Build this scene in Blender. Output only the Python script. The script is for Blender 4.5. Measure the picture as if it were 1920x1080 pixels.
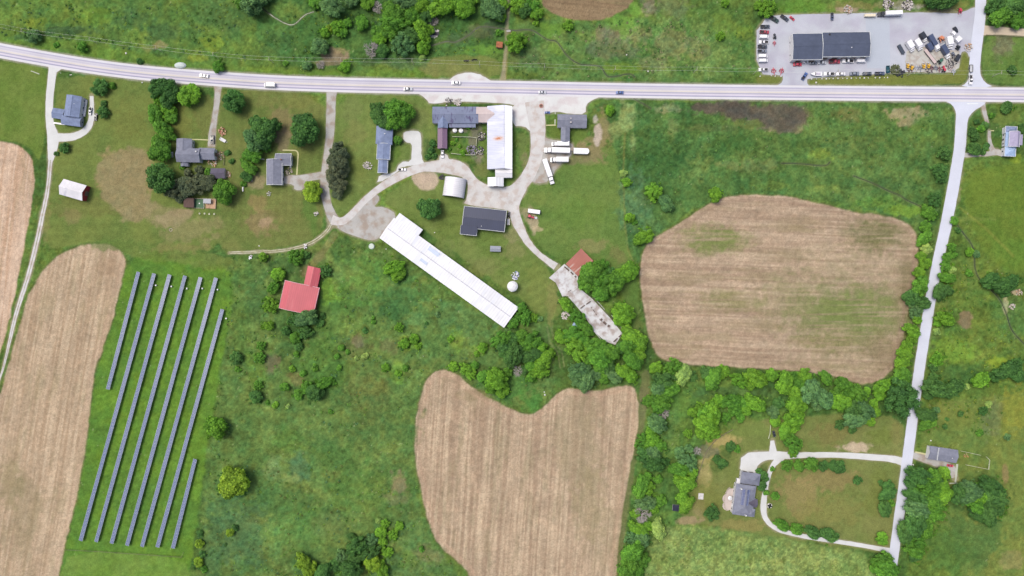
import bpy, bmesh, math, random
import numpy as np
from mathutils import Vector, Matrix
from mathutils.geometry import tessellate_polygon
R = math.radians
scene = bpy.context.scene
for o in list(bpy.data.objects): bpy.data.objects.remove(o)
COL = scene.collection

# ---------------------------------------------------------------- camera, sky, sun, exposure
S = 0.35            # metres per photo pixel on the ground
H = 450.0           # flying height
cam = bpy.data.cameras.new('camera')
cam.sensor_width = 36.0
cam.lens = 36.0 * H / (1920 * S)
cam.clip_start = 1.0
cam.clip_end = 30000.0
co = bpy.data.objects.new('camera', cam)
co.location = (0, 0, H)
COL.objects.link(co)
scene.camera = co
SUN_EL, SUN_AZ = 64.0, 300.0         # elevation, compass bearing (0 = top of picture, clockwise)
world = bpy.data.worlds.new('World'); scene.world = world
world.use_nodes = True
wn = world.node_tree.nodes; wl = world.node_tree.links
sky = wn.new('ShaderNodeTexSky'); sky.sky_type = 'NISHITA'; sky.sun_disc = False
sky.sun_elevation = R(SUN_EL); sky.sun_rotation = R(SUN_AZ)
sky.air_density = 0.8; sky.dust_density = 5.0; sky.ozone_density = 0.3
bgn = wn['Background']; bgn.inputs['Strength'].default_value = 0.15
wl.new(sky.outputs[0], bgn.inputs['Color'])
sl = bpy.data.lights.new('sun', 'SUN'); sl.energy = 1.4; sl.angle = R(22); sl.color = (1.0, 0.975, 0.90)
so = bpy.data.objects.new('sun', sl); COL.objects.link(so)
sd = Vector((math.sin(R(SUN_AZ)) * math.cos(R(SUN_EL)), math.cos(R(SUN_AZ)) * math.cos(R(SUN_EL)), math.sin(R(SUN_EL))))
so.location = sd * 900
so.rotation_euler = sd.to_track_quat('Z', 'Y').to_euler()
scene.view_settings.view_transform = 'Standard'
scene.view_settings.look = 'None'
scene.view_settings.exposure = 0.65
scene.view_settings.gamma = 1.0

# ---------------------------------------------------------------- small helpers
ALB = 0.55
def lin(c):
    c = c / 255.0
    return c / 12.92 if c <= 0.04045 else ((c + 0.055) / 1.055) ** 2.4
def A(r, g, b, k=1.0):
    return tuple(min(0.85, lin(v) * ALB * k) for v in (r, g, b))
def W(px, py, z=0.0):
    f = (H - z) / H
    return Vector(((px - 960) * S * f, (540 - py) * S * f, z))
def tag(o, label=None, cat=None, group=None, kind=None):
    if label: o['label'] = label
    if cat: o['category'] = cat
    if group: o['group'] = group
    if kind: o['kind'] = kind
    return o
def empty(name, loc=(0, 0, 0), rz=0.0):
    o = bpy.data.objects.new(name, None); o.location = loc; o.rotation_euler = (0, 0, rz)
    o.empty_display_size = 1; COL.objects.link(o); return o
def dup(root, loc=None, rz=None, scale=None):
    r = root.copy(); COL.objects.link(r)
    if loc is not None: r.location = loc
    if rz is not None: r.rotation_euler = (0, 0, rz)
    if scale is not None: r.scale = scale if hasattr(scale, '__len__') else (scale,) * 3
    for ch in list(KIDS.get(root.name, [])):
        c = ch.copy(); COL.objects.link(c); c.parent = r; KIDS.setdefault(r.name, []).append(c)
        for g in KIDS.get(ch.name, []):
            d = g.copy(); COL.objects.link(d); d.parent = c; KIDS.setdefault(c.name, []).append(d)
    return r
KIDS = {}

class MB:
    """collects faces, builds one mesh object"""
    def __init__(s): s.v = []; s.f = []; s.m = []; s.cur = 0
    def add(s, vs, fs):
        b = len(s.v); s.v += [tuple(v) for v in vs]; s.f += [tuple(b + i for i in f) for f in fs]; s.m += [s.cur] * len(fs)
    def box(s, c, d, rz=0.0, taper=1.0):
        x, y, z = c; a, b, h = d[0] / 2, d[1] / 2, d[2] / 2; cs, sn = math.cos(rz), math.sin(rz)
        vs = []
        for k, t in ((-1, 1.0), (1, taper)):
            for i, j in ((-1, -1), (1, -1), (1, 1), (-1, 1)):
                u, w = i * a * t, j * b * t
                vs.append((x + u * cs - w * sn, y + u * sn + w * cs, z + k * h))
        s.add(vs, [(3, 2, 1, 0), (4, 5, 6, 7), (0, 1, 5, 4), (1, 2, 6, 5), (2, 3, 7, 6), (3, 0, 4, 7)])
    def tube(s, p, q, r0, r1=None, n=8, cap=True):
        r1 = r0 if r1 is None else r1
        p, q = Vector(p), Vector(q); d = (q - p)
        if d.length < 1e-6: return
        d.normalize(); u = d.orthogonal().normalized(); w = d.cross(u)
        vs = []
        for c, r in ((p, r0), (q, r1)):
            for i in range(n):
                a = 2 * math.pi * i / n; vs.append(c + (u * math.cos(a) + w * math.sin(a)) * r)
        fs = [(i, (i + 1) % n, n + (i + 1) % n, n + i) for i in range(n)]
        if cap: fs += [tuple(range(n))[::-1], tuple(range(n, 2 * n))]
        s.add(vs, fs)
    def prism(s, pts, z0, z1):
        n = len(pts)
        vs = [(p[0], p[1], z0) for p in pts] + [(p[0], p[1], z1) for p in pts]
        tr = tessellate_polygon([[Vector((p[0], p[1], 0)) for p in pts]])
        fs = [tuple(n + i for i in t) for t in tr] + [tuple(t[::-1]) for t in tr]
        fs += [(i, (i + 1) % n, n + (i + 1) % n, n + i) for i in range(n)]
        s.add(vs, fs)
    def profile(s, prof, w, axis='y', w_top=None):
        """side profile [(x,z)] extruded across +-w/2; w_top narrows the highest points"""
        zs = [p[1] for p in prof]; zmin, zmax = min(zs), max(zs); n = len(prof); w_top = w if w_top is None else w_top
        vs = []
        for sgn in (-1, 1):
            for x, z in prof:
                t = (z - zmin) / max(1e-6, zmax - zmin); hw = (w + (w_top - w) * t) / 2 * sgn
                vs.append((x, hw, z) if axis == 'y' else (hw, x, z))
        tr = tessellate_polygon([[Vector((p[0], p[1], 0)) for p in prof]])
        fs = [tuple(t) for t in tr] + [tuple(n + i for i in t[::-1]) for t in tr]
        fs += [(i, (i + 1) % n, n + (i + 1) % n, n + i) for i in range(n)]
        s.add(vs, fs)
    def slab(s, quad, t):
        """a quad given a thickness t downwards"""
        vs = [tuple(q) for q in quad] + [(q[0], q[1], q[2] - t) for q in quad]; n = len(quad)
        s.add(vs, [tuple(range(n)), tuple(range(2 * n - 1, n - 1, -1))] + [(i, n + i, n + (i + 1) % n, (i + 1) % n) for i in range(n)])
    def build(s, name, mats, parent=None, smooth=False, loc=None):
        me = bpy.data.meshes.new(name); me.from_pydata(s.v, [], s.f)
        if not isinstance(mats, (list, tuple)): mats = [mats]
        for m in mats: me.materials.append(m)
        if len(mats) > 1: me.polygons.foreach_set('material_index', s.m)
        bm = bmesh.new(); bm.from_mesh(me); bmesh.ops.recalc_face_normals(bm, faces=bm.faces); bm.to_mesh(me); bm.free()
        if smooth: me.polygons.foreach_set('use_smooth', [True] * len(me.polygons))
        o = bpy.data.objects.new(name, me); COL.objects.link(o)
        if loc is not None: o.location = loc
        if parent is not None: o.parent = parent; KIDS.setdefault(parent.name, []).append(o)
        return o

# ---------------------------------------------------------------- materials
def base_mat(name, rough=0.9, spec=0.2, metal=0.0):
    m = bpy.data.materials.new(name); m.use_nodes = True
    nt = m.node_tree; b = nt.nodes['Principled BSDF']
    b.inputs['Roughness'].default_value = rough
    b.inputs['Specular IOR Level'].default_value = spec
    b.inputs['Metallic'].default_value = metal
    return m, nt, b
def nd(nt, t, **kw):
    n = nt.nodes.new(t)
    for k, v in kw.items(): setattr(n, k, v)
    return n
def vary(nt, src, scale, lo, hi, detail=4, stretch=None, seed=0.0, coord='Object', pattern='noise'):
    """multiply colour socket src by a noise between lo and hi"""
    tc = nd(nt, 'ShaderNodeTexCoord'); mp = nd(nt, 'ShaderNodeMapping')
    mp.inputs['Location'].default_value = (seed, seed * .7, 0)
    if stretch: mp.inputs['Scale'].default_value = stretch
    nt.links.new(tc.outputs[coord], mp.inputs['Vector'])
    no = nd(nt, 'ShaderNodeTexNoise'); no.inputs['Scale'].default_value = scale; no.inputs['Detail'].default_value = detail
    nt.links.new(mp.outputs[0], no.inputs['Vector'])
    mr = nd(nt, 'ShaderNodeMapRange'); mr.inputs['From Min'].default_value = .3; mr.inputs['From Max'].default_value = .7
    mr.inputs['To Min'].default_value = lo; mr.inputs['To Max'].default_value = hi
    nt.links.new(no.outputs['Fac'], mr.inputs['Value'])
    mx = nd(nt, 'ShaderNodeVectorMath', operation='SCALE')
    nt.links.new(src, mx.inputs[0]); nt.links.new(mr.outputs[0], mx.inputs['Scale'])
    return mx.outputs[0]
def bump(nt, b, scale, strength, dist=0.1, stretch=None):
    tc = nd(nt, 'ShaderNodeTexCoord'); mp = nd(nt, 'ShaderNodeMapping')
    if stretch: mp.inputs['Scale'].default_value = stretch
    nt.links.new(tc.outputs['Object'], mp.inputs['Vector'])
    no = nd(nt, 'ShaderNodeTexNoise'); no.inputs['Scale'].default_value = scale; no.inputs['Detail'].default_value = 5
    nt.links.new(mp.outputs[0], no.inputs['Vector'])
    bp = nd(nt, 'ShaderNodeBump'); bp.inputs['Strength'].default_value = strength; bp.inputs['Distance'].default_value = dist
    nt.links.new(no.outputs['Fac'], bp.inputs['Height']); nt.links.new(bp.outputs[0], b.inputs['Normal'])
MATS = {}
def solid(name, col, rough=0.85, spec=0.25, metal=0.0, v=(0.88, 1.1), scale=0.8, stretch=None, bmp=0.0):
    if name in MATS: return MATS[name]
    m, nt, b = base_mat(name, rough, spec, metal)
    rgb = nd(nt, 'ShaderNodeRGB'); rgb.outputs[0].default_value = (*col, 1)
    out = vary(nt, rgb.outputs[0], scale, v[0], v[1], stretch=stretch)
    out = vary(nt, out, scale * 7, 0.95, 1.05, stretch=stretch, seed=3)
    nt.links.new(out, b.inputs['Base Color'])
    if bmp: bump(nt, b, scale * 4, bmp)
    MATS[name] = m; return m
def tinted(name, rough=0.4, spec=0.5, v=(0.9, 1.08), scale=1.0, attr=None, transl=0.0, coat=0.0, metal=0.0):
    """takes its colour from the object's own colour"""
    if name in MATS: return MATS[name]
    m, nt, b = base_mat(name, rough, spec, metal)
    oi = nd(nt, 'ShaderNodeObjectInfo'); out = oi.outputs['Color']
    if attr:
        at = nd(nt, 'ShaderNodeAttribute', attribute_name=attr)
        mx = nd(nt, 'ShaderNodeVectorMath', operation='MULTIPLY')
        nt.links.new(out, mx.inputs[0]); nt.links.new(at.outputs['Color'], mx.inputs[1]); out = mx.outputs[0]
    out = vary(nt, out, scale, v[0], v[1])
    nt.links.new(out, b.inputs['Base Color'])
    b.inputs['Coat Weight'].default_value = coat
    if transl:
        tr = nd(nt, 'ShaderNodeBsdfTranslucent'); nt.links.new(out, tr.inputs['Color'])
        mix = nd(nt, 'ShaderNodeMixShader'); mix.inputs[0].default_value = transl
        nt.links.new(b.outputs[0], mix.inputs[1]); nt.links.new(tr.outputs[0], mix.inputs[2])
        nt.links.new(mix.outputs[0], nt.nodes['Material Output'].inputs['Surface'])
    MATS[name] = m; return m

# ---------------------------------------------------------------- noise in numpy
_rng = np.random.RandomState(7)
_T = _rng.rand(256, 256)
def vn(x, y, s=0):
    x = x + s * 17.31; y = y + s * 41.77
    xi = np.floor(x).astype(int); yi = np.floor(y).astype(int); fx = x - xi; fy = y - yi
    fx = fx * fx * (3 - 2 * fx); fy = fy * fy * (3 - 2 * fy)
    a = _T[xi & 255, yi & 255]; b = _T[(xi + 1) & 255, yi & 255]; c = _T[xi & 255, (yi + 1) & 255]; d = _T[(xi + 1) & 255, (yi + 1) & 255]
    return (a * (1 - fx) + b * fx) * (1 - fy) + (c * (1 - fx) + d * fx) * fy
def fbm(x, y, s=0, o=4, g=0.5):
    t = 0; a = 1.0; n = 0
    for k in range(o):
        t = t + a * vn(x * 2 ** k, y * 2 ** k, s + k * 3); n += a; a *= g
    return t / n
def smooth_poly(pts, it=2, closed=True):
    p = [np.array(q, float) for q in pts]
    for _ in range(it):
        q = []; n = len(p)
        rng = range(n) if closed else range(n - 1)
        for i in rng:
            a, b = p[i], p[(i + 1) % n]; q += [a * .75 + b * .25, a * .25 + b * .75]
        if not closed: q = [p[0]] + q + [p[-1]]
        p = q
    return [tuple(v) for v in p]
def poly_sdf(X, Y, poly):
    """signed distance in px, negative inside"""
    d = np.full(X.shape, 1e9); ins = np.zeros(X.shape, bool); n = len(poly)
    for i in range(n):
        ax, ay = poly[i]; bx, by = poly[(i + 1) % n]
        ex, ey = bx - ax, by - ay; L = ex * ex + ey * ey + 1e-9
        t = np.clip(((X - ax) * ex + (Y - ay) * ey) / L, 0, 1)
        d = np.minimum(d, (X - ax - t * ex) ** 2 + (Y - ay - t * ey) ** 2)
        c = ((ay > Y) != (by > Y)) & (X < (bx - ax) * (Y - ay) / (by - ay + 1e-12) + ax); ins ^= c
    return np.where(ins, -1, 1) * np.sqrt(d)
def line_sdf(X, Y, pts):
    """distance minus local half width; pts (x,y,w)"""
    d = np.full(X.shape, 1e9)
    for (ax, ay, aw), (bx, by, bw) in zip(pts[:-1], pts[1:]):
        ex, ey = bx - ax, by - ay; L = ex * ex + ey * ey + 1e-9
        t = np.clip(((X - ax) * ex + (Y - ay) * ey) / L, 0, 1)
        d = np.minimum(d, np.hypot(X - ax - t * ex, Y - ay - t * ey) - (aw + (bw - aw) * t) / 2)
    return d
# ---------------------------------------------------------------- ground plan (photo pixels; 0.35 m each)
HWY = [(-260, 46), (-120, 71), (0, 95), (100, 113), (180, 126), (260, 136), (340, 143), (420, 149), (500, 154.5), (620, 159), (760, 162), (960, 165.5), (1200, 170.5), (1440, 173.5), (1700, 176), (1920, 178), (2200, 181)]
HWY = smooth_poly(HWY, 2, False)
HWY_W = 27.5
SIDE_S = [(1812, 186, 30), (1807, 200, 27), (1803, 225, 22), (1801, 262, 21.5), (1798, 290, 21.5), (1779, 398, 21.5), (1763, 470, 20.5), (1748, 540, 19.5), (1735, 620, 20), (1724, 690, 20), (1716, 748, 19.5), (1708, 810, 19.5), (1700, 870, 20), (1694, 915, 19.5), (1684, 980, 18.5), (1675, 1048, 17.5), (1668, 1100, 17), (1655, 1240, 17)]
SIDE_N = [(1828, 172, 34), (1828, 150, 23), (1827, 130, 20), (1829, 100, 21), (1834, 60, 21), (1838, 30, 20.5), (1839, 0, 20.5), (1843, -200, 20.5)]
FL = [  # flared junction corners
    [(1770, 189), (1786, 196), (1793, 212), (1796, 240), (1806, 240), (1813, 225), (1825, 208), (1843, 198), (1850, 190)],
    [(1800, 163), (1812, 156), (1818, 143), (1820, 125), (1836, 125), (1838, 140), (1846, 155), (1865, 164)]]
PEN = [(78, 113), (90, 122), (95, 140), (102, 140), (108, 134), (120, 127), (140, 125)]
DRIVES = {  # name: list of ribbons (x,y,w)
 'w_road': [(100, 122, 17), (98, 140, 15), (93, 180, 14), (92, 215, 14), (94, 235, 15), (100, 255, 22), (99, 275, 20), (95, 300, 10), (93, 318, 8.5), (91, 345, 8.5), (86, 375, 9), (80, 402, 9.5), (70, 450, 10.5), (58, 500, 10), (46, 540, 9.5), (35, 572, 9), (24, 612, 8), (15, 655, 6), (4, 698, 4), (-30, 800, 3)],
 'w_loop': [(100, 258, 16), (118, 258, 15), (135, 257, 14), (150, 252, 13), (163, 243, 12), (170, 230, 11), (172, 215, 10), (172, 200, 8), (172, 180, 7)],
 'b_drive': [(409, 160, 15), (408, 175, 11), (406, 200, 10), (401, 230, 10), (398, 250, 14), (396, 275, 13)],
 'c_drive': [(622, 168, 22), (621, 185, 16.5), (620, 230, 17), (618, 262, 15), (613, 290, 12), (610, 318, 14), (609, 335, 17), (609, 360, 16), (614, 385, 15), (622, 405, 18), (630, 418, 20)],
 'c_spur': [(608, 328, 14), (590, 331, 13), (572, 334, 13), (556, 335, 12), (540, 334, 11)],
 'farm_lane': [(622, 412, 18), (640, 417, 14), (657, 405, 13), (672, 388, 12), (690, 370, 12), (712, 352, 13), (735, 338, 15), (765, 322, 16), (795, 313, 16), (825, 309, 18), (850, 310, 24), (868, 318, 24), (880, 333, 18), (895, 347, 16), (915, 356, 16), (940, 361, 17), (962, 358, 20), (982, 342, 24), (996, 320, 24), (1005, 295, 23), (1009, 265, 26), (1008, 235, 30), (1004, 208, 34), (1002, 190, 36)],
 'barn_lane': [(975, 355, 22), (966, 375, 20), (963, 395, 18), (970, 418, 20), (979, 436, 15), (988, 452, 13), (1000, 467, 11), (1014, 480, 10), (1028, 490, 11), (1042, 500, 14)],
 'field_track': [(622, 416, 14), (616, 430, 9), (603, 443, 6), (585, 455, 5.5), (560, 464, 5), (530, 470, 5), (495, 472, 5), (430, 474, 3.5)],
 'villa_drive': [(1698, 868, 17), (1688, 864, 14), (1670, 860, 12), (1640, 857.5, 11.5), (1600, 854.5, 10.5), (1560, 853, 10), (1520, 853, 10), (1490, 854, 11), (1465, 854, 15), (1440, 853, 14), (1412, 855, 13)],
 'villa_loop': [(1466, 856, 15), (1452, 868, 10), (1443, 885, 8), (1438, 905, 7.5), (1433, 930, 10), (1431, 950, 12), (1433, 968, 9.5), (1442, 982, 8.5), (1458, 993, 8), (1480, 1000, 8), (1520, 1008, 8), (1560, 1014, 7.5), (1600, 1020, 8), (1640, 1027, 8), (1672, 1033, 9)],
 'ne_drive': [(1804, 291, 9), (1830, 290, 7.5), (1852, 289, 8), (1868, 284, 12), (1880, 289, 9)],
 'ne_spur': [(1842, 190, 9), (1845, 208, 8), (1850, 226, 7), (1852, 231, 6)],
 'ne_spur2': [(1855, 245, 6), (1855, 262, 6), (1858, 276, 9), (1864, 286, 10)],
 'house_drive': [(1708, 853, 10), (1725, 857, 14), (1745, 864, 14), (1765, 871, 14), (1785, 878, 16), (1790, 895, 12)],
 'gravel_track': [(1840, 57, 20), (1850, 57, 17), (1880, 58, 14), (1920, 61, 13), (2060, 66, 12)],
 'north_lane': [(942, 150, 10), (944, 130, 5), (947, 110, 4), (950, 60, 4), (952, 0, 4), (952, -60, 4)],
 'oak_spur': [(1449, 852, 16), (1449, 838, 11), (1448, 826, 7)],
}
AREAS = {
 'dirt_yard': [(700, 388), (722, 388), (744, 402), (735, 420), (712, 446), (698, 452), (672, 445), (642, 434), (630, 425), (640, 412), (660, 402), (680, 385), (704, 362), (712, 372), (706, 382)],
 'farm_apron': [(868, 322), (885, 345), (905, 358), (945, 367), (975, 362), (984, 345), (990, 352), (975, 375), (962, 400), (950, 393), (868, 384), (876, 372), (878, 340)],
 'north_apron': [(780, 172), (800, 186), (806, 196), (845, 190), (925, 192), (965, 196), (990, 205), (1025, 214), (1042, 208), (1070, 214), (1098, 214), (1099, 196), (1112, 186), (1125, 182), (1125, 176), (780, 170)],
 'court': [(824, 290), (838, 288), (842, 300), (858, 300), (875, 312), (890, 338), (860, 330), (822, 322), (790, 322), (802, 306), (824, 304)],
 'trailer_yard': [(1010, 250), (1030, 262), (1060, 265), (1078, 272), (1070, 295), (1045, 312), (1030, 340), (1008, 345), (992, 338)],
 'pad_d': [(757, 247), (772, 245), (788, 246), (790, 262), (790, 296), (798, 309), (752, 312), (750, 320), (706, 346), (712, 326), (740, 326), (750, 303), (771, 303), (772, 285), (772, 268), (760, 267), (756, 258)],
 'barn_pad': [(960, 190), (1000, 196), (1004, 250), (994, 246), (984, 237), (960, 236)],
 'lot': [(1419, 31), (1500, 27), (1560, 26), (1650, 24), (1700, 24), (1740, 23), (1790, 26), (1808, 22), (1828, 12), (1836, 20), (1832, 70), (1822, 95), (1818, 110), (1812, 95), (1801, 98), (1799, 125), (1785, 137), (1700, 134), (1665, 138), (1515, 146), (1512, 154), (1519, 163), (1450, 163), (1464, 157), (1469, 147), (1466, 141), (1418, 139)],
 'villa_pad': [(1391, 849), (1440, 847), (1462, 850), (1455, 862), (1438, 862), (1426, 868), (1419, 876), (1416, 888), (1386, 888)],
 'lay_by': [(840, 152), (853, 141), (872, 136), (895, 137), (915, 148), (925, 154)],
 'c_pad': [(530, 330), (560, 330), (575, 336), (570, 356), (552, 357), (552, 346), (530, 344)],
}
FIELDS = {
 'F1': [(-300, 240), (-60, 262), (0, 265), (30, 270), (52, 285), (63, 310), (65, 345), (60, 385), (50, 440), (40, 490), (31, 540), (18, 600), (5, 650), (-12, 700), (-300, 1300)],
 'F2': [(165, 456), (190, 456), (215, 461), (232, 475), (237, 492), (230, 525), (222, 555), (208, 610), (190, 662), (177, 700), (168, 780), (163, 830), (150, 900), (138, 960), (122, 1020), (108, 1090), (95, 1300), (-400, 1300), (-150, 950), (-20, 780), (0, 740), (15, 690), (28, 640), (40, 600), (50, 562), (65, 532), (80, 507), (103, 484), (130, 468)],
 'F3': [(798, 716), (812, 697), (835, 693), (860, 703), (880, 722), (905, 740), (930, 752), (960, 768), (985, 778), (1005, 774), (1030, 752), (1050, 733), (1070, 727), (1100, 732), (1140, 730), (1168, 721), (1187, 725), (1197, 745), (1197, 790), (1190, 835), (1180, 885), (1170, 940), (1163, 1000), (1155, 1060), (1140, 1300), (930, 1300), (885, 1080), (857, 1052), (830, 1030), (810, 1000), (798, 960), (790, 920), (780, 880), (777, 830), (779, 790), (786, 748)],
 'F4': [(1199, 500), (1205, 470), (1220, 448), (1250, 432), (1288, 410), (1320, 387), (1355, 370), (1400, 365), (1450, 366), (1500, 372), (1550, 385), (1600, 397), (1650, 403), (1690, 412), (1714, 428), (1723, 455), (1722, 495), (1712, 545), (1703, 590), (1693, 640), (1680, 685), (1655, 712), (1625, 722), (1590, 714), (1550, 702), (1500, 696), (1440, 692), (1380, 690), (1310, 685), (1260, 682), (1233, 670), (1219, 640), (1210, 600), (1202, 550)],
 'F5': [(1000, -200), (1012, 5), (1030, 22), (1060, 35), (1100, 40), (1140, 35), (1168, 22), (1190, 4), (1240, -200)],
}
for k in FIELDS: FIELDS[k] = smooth_poly(FIELDS[k], 1)
for k in AREAS: AREAS[k] = smooth_poly(AREAS[k], 1)

# nonuniform grid: fine where the photograph looks, coarse out to the horizon
def axis(lo, hi, step, far):
    mid = np.arange(lo, hi + step, step); out = []; d = step; v = hi + step
    while v < far:
        d *= 1.35; v += d; out.append(v)
    neg = []; d = step; v = lo
    while v > -far:
        d *= 1.35; v -= d; neg.append(v)
    return np.array(neg[::-1] + list(mid) + out)
GX = axis(-110, 2030, 1.8, 22000); GY = axis(-90, 1170, 1.8, 22000)
PX, PY = np.meshgrid(GX, GY)
SH = PX.shape
wx = (fbm(PX / 14, PY / 14, 1, 4) - .5); wy = (fbm(PX / 14, PY / 14, 2, 4) - .5)
n_big = fbm(PX / 120, PY / 120, 3, 4); n_mid = fbm(PX / 34, PY / 34, 4, 4); n_sm = fbm(PX / 9, PY / 9, 5, 3); n_fine = fbm(PX / 3.2, PY / 3.2, 6, 2)
C = np.zeros(SH + (3,)); AMP = np.full(SH, 0.55); FLAT = np.ones(SH)      # colour and herbage height
def col(c): return np.array(A(*c))
def setc(m, c, a=1.0, amp=None):
    m = np.clip(m * a, 0, 1)[..., None]
    C[:] = C * (1 - m) + np.asarray(c) * m
    if amp is not None: AMP[:] = AMP * (1 - m[..., 0]) + amp * m[..., 0]
def sub(x0, y0, x1, y1):
    i0, i1 = np.searchsorted(GY, [y0, y1]); j0, j1 = np.searchsorted(GX, [x0, x1]); return slice(i0, i1), slice(j0, j1)
def region(mask_fn, bbox, cs, a=1.0, amp=None):
    sl = sub(*bbox); m = np.clip(mask_fn(sl) * a, 0, 1)[..., None]
    c = cs(sl) if callable(cs) else np.asarray(cs)
    C[sl] = C[sl] * (1 - m) + c * m
    if amp is not None: AMP[sl] = AMP[sl] * (1 - m[..., 0]) + amp * m[..., 0]
def mix2(c1, c2, n): n = np.clip(n, 0, 1)[..., None]; return col(c1) * (1 - n) + col(c2) * n
def P(poly, cs, feather=3, wob=6, a=1.0, amp=None, sm=1):
    """polygon layer with a wandering, feathered edge"""
    poly = smooth_poly(poly, sm) if sm else poly
    xs = [p[0] for p in poly]; ys = [p[1] for p in poly]; e = feather + wob + 4
    f = lambda sl: np.clip(.5 - poly_sdf(PX[sl] + wx[sl] * wob * 2, PY[sl] + wy[sl] * wob * 2, poly) / max(feather, .1), 0, 1)
    c = (lambda sl: mix2(cs[0], cs[1], (n_mid[sl] - .5) * 2.6 + .5)) if len(cs) == 2 else (col(cs))
    region(f, (min(xs) - e, min(ys) - e, max(xs) + e, max(ys) + e), c, a, amp)
def B(x, y, rx, ry, c, a=0.8, amp=None, hard=2.6, wob=.9, rot=0):
    """soft irregular patch"""
    e = max(rx, ry) * 1.7 + 6; cs_, sn = math.cos(R(rot)), math.sin(R(rot))
    def f(sl):
        X = PX[sl] - x; Y = PY[sl] - y; u = (X * cs_ + Y * sn) / rx; v = (-X * sn + Y * cs_) / ry
        d = np.hypot(u, v) + (n_sm[sl] - .5) * 1.3 * wob + (n_mid[sl] - .5) * 1.0 * wob
        return np.clip((1 - d) * hard, 0, 1)
    region(f, (x - e, y - e, x + e, y + e), col(c), a, amp)
def Ln(pts, c, feather=1.5, a=1.0, wob=0.6, amp=0.0):
    xs = [p[0] for p in pts]; ys = [p[1] for p in pts]; e = 30
    f = lambda sl: np.clip(.5 - line_sdf(PX[sl] + wx[sl] * wob * 4, PY[sl] + wy[sl] * wob * 4, pts) / feather, 0, 1)
    region(f, (min(xs) - e, min(ys) - e, max(xs) + e, max(ys) + e), col(c), a, amp)

# base meadow, greens that drift
base = mix2((78, 112, 52), (112, 142, 60), (n_big - .5) * 3 + .5)
C[:] = base
setc(np.clip((n_mid - .5) * 4, 0, 1), col((92, 130, 70)), .35)
# --- north of the highway
P([(-150, -120), (420, -120), (480, -40), (480, 125), (300, 130), (0, 70), (-150, 40)], ((84, 124, 62), (106, 138, 58)), 12, 14)
P([(-150, 60), (0, 55), (200, 85), (330, 110), (480, 128), (700, 132), (830, 130), (830, 150), (480, 142), (200, 122), (0, 84), (-150, 60)], ((112, 148, 52), (96, 132, 58)), 8, 8, .85, .4)
P([(480, -100), (960, -100), (960, 110), (700, 125), (480, 120)], ((74, 114, 56), (88, 128, 62)), 10, 12)
P([(950, 60), (1010, 30), (1060, 45), (1200, 30), (1330, 40), (1418, 60), (1418, 158), (950, 150)], ((84, 126, 62), (108, 140, 72)), 8, 10)
P([(810, 104), (880, 104), (935, 108), (940, 146), (840, 146), (780, 138)], ((132, 138, 74), (118, 134, 62)), 4, 5, .9, .08)
# --- residential lawns
P([(-120, 108), (40, 116), (82, 125), (90, 150), (84, 260), (76, 300), (70, 300), (50, 270), (0, 262), (-120, 255)], ((104, 132, 52), (116, 138, 60)), 4, 3, 1, .08)
P([(106, 130), (400, 160), (405, 260), (420, 330), (440, 470), (240, 470), (200, 450), (150, 455), (95, 470), (85, 440), (100, 300), (105, 200)], ((106, 128, 60), (120, 136, 64)), 5, 5, 1, .08)
P([(410, 168), (610, 170), (612, 300), (600, 350), (610, 420), (580, 455), (480, 470), (410, 478), (400, 350), (405, 200)], ((106, 127, 60), (122, 132, 68)), 5, 4, 1, .08)
P([(632, 172), (800, 178), (812, 200), (820, 290), (770, 310), (720, 340), (690, 365), (640, 410), (625, 390), (618, 340), (625, 280)], ((108, 132, 62), (122, 142, 70)), 4, 3, 1, .08)
P([(712, 372), (760, 340), (800, 322), (830, 330), (875, 380), (948, 395), (975, 440), (1000, 475), (1030, 505), (1045, 560), (1060, 580), (1040, 600), (1010, 590), (975, 560), (900, 510), (790, 425), (745, 395)], ((108, 133, 60), (122, 140, 70)), 4, 4, 1, .08)
P([(988, 350), (1030, 310), (1060, 300), (1150, 265), (1165, 320), (1170, 400), (1175, 450), (1195, 480), (1198, 650), (1212, 720), (1195, 700), (1180, 560), (1110, 480), (1060, 490), (1020, 470), (985, 420), (978, 380)], ((100, 132, 60), (112, 138, 64)), 4, 3, 1, .1)
# --- the tall dark meadow right of the farm
P([(1110, 190), (1200, 192), (1780, 195), (1795, 230), (1780, 330), (1740, 470), (1725, 430), (1650, 398), (1500, 368), (1400, 362), (1310, 385), (1250, 428), (1205, 465), (1195, 500), (1176, 470), (1172, 400), (1160, 300), (1130, 230)], ((72, 112, 58), (92, 130, 66)), 4, 5, 1, .7)
P([(1330, 190), (1780, 195), (1795, 230), (1780, 330), (1740, 470), (1725, 430), (1650, 398), (1500, 368), (1420, 340), (1360, 280)], ((86, 122, 60), (104, 136, 68)), 30, 20, .8, .6)
# --- scrubby meadow in the centre
P([(440, 478), (580, 460), (640, 440), (700, 455), (760, 490), (940, 610), (1030, 600), (1040, 680), (1040, 740), (985, 772), (900, 735), (850, 695), (800, 695), (775, 780), (780, 900), (800, 1010), (870, 1080), (880, 1300), (350, 1300), (375, 1000), (390, 850), (430, 600)], ((90, 126, 64), (110, 138, 68)), 8, 8, 1, .5)
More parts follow.
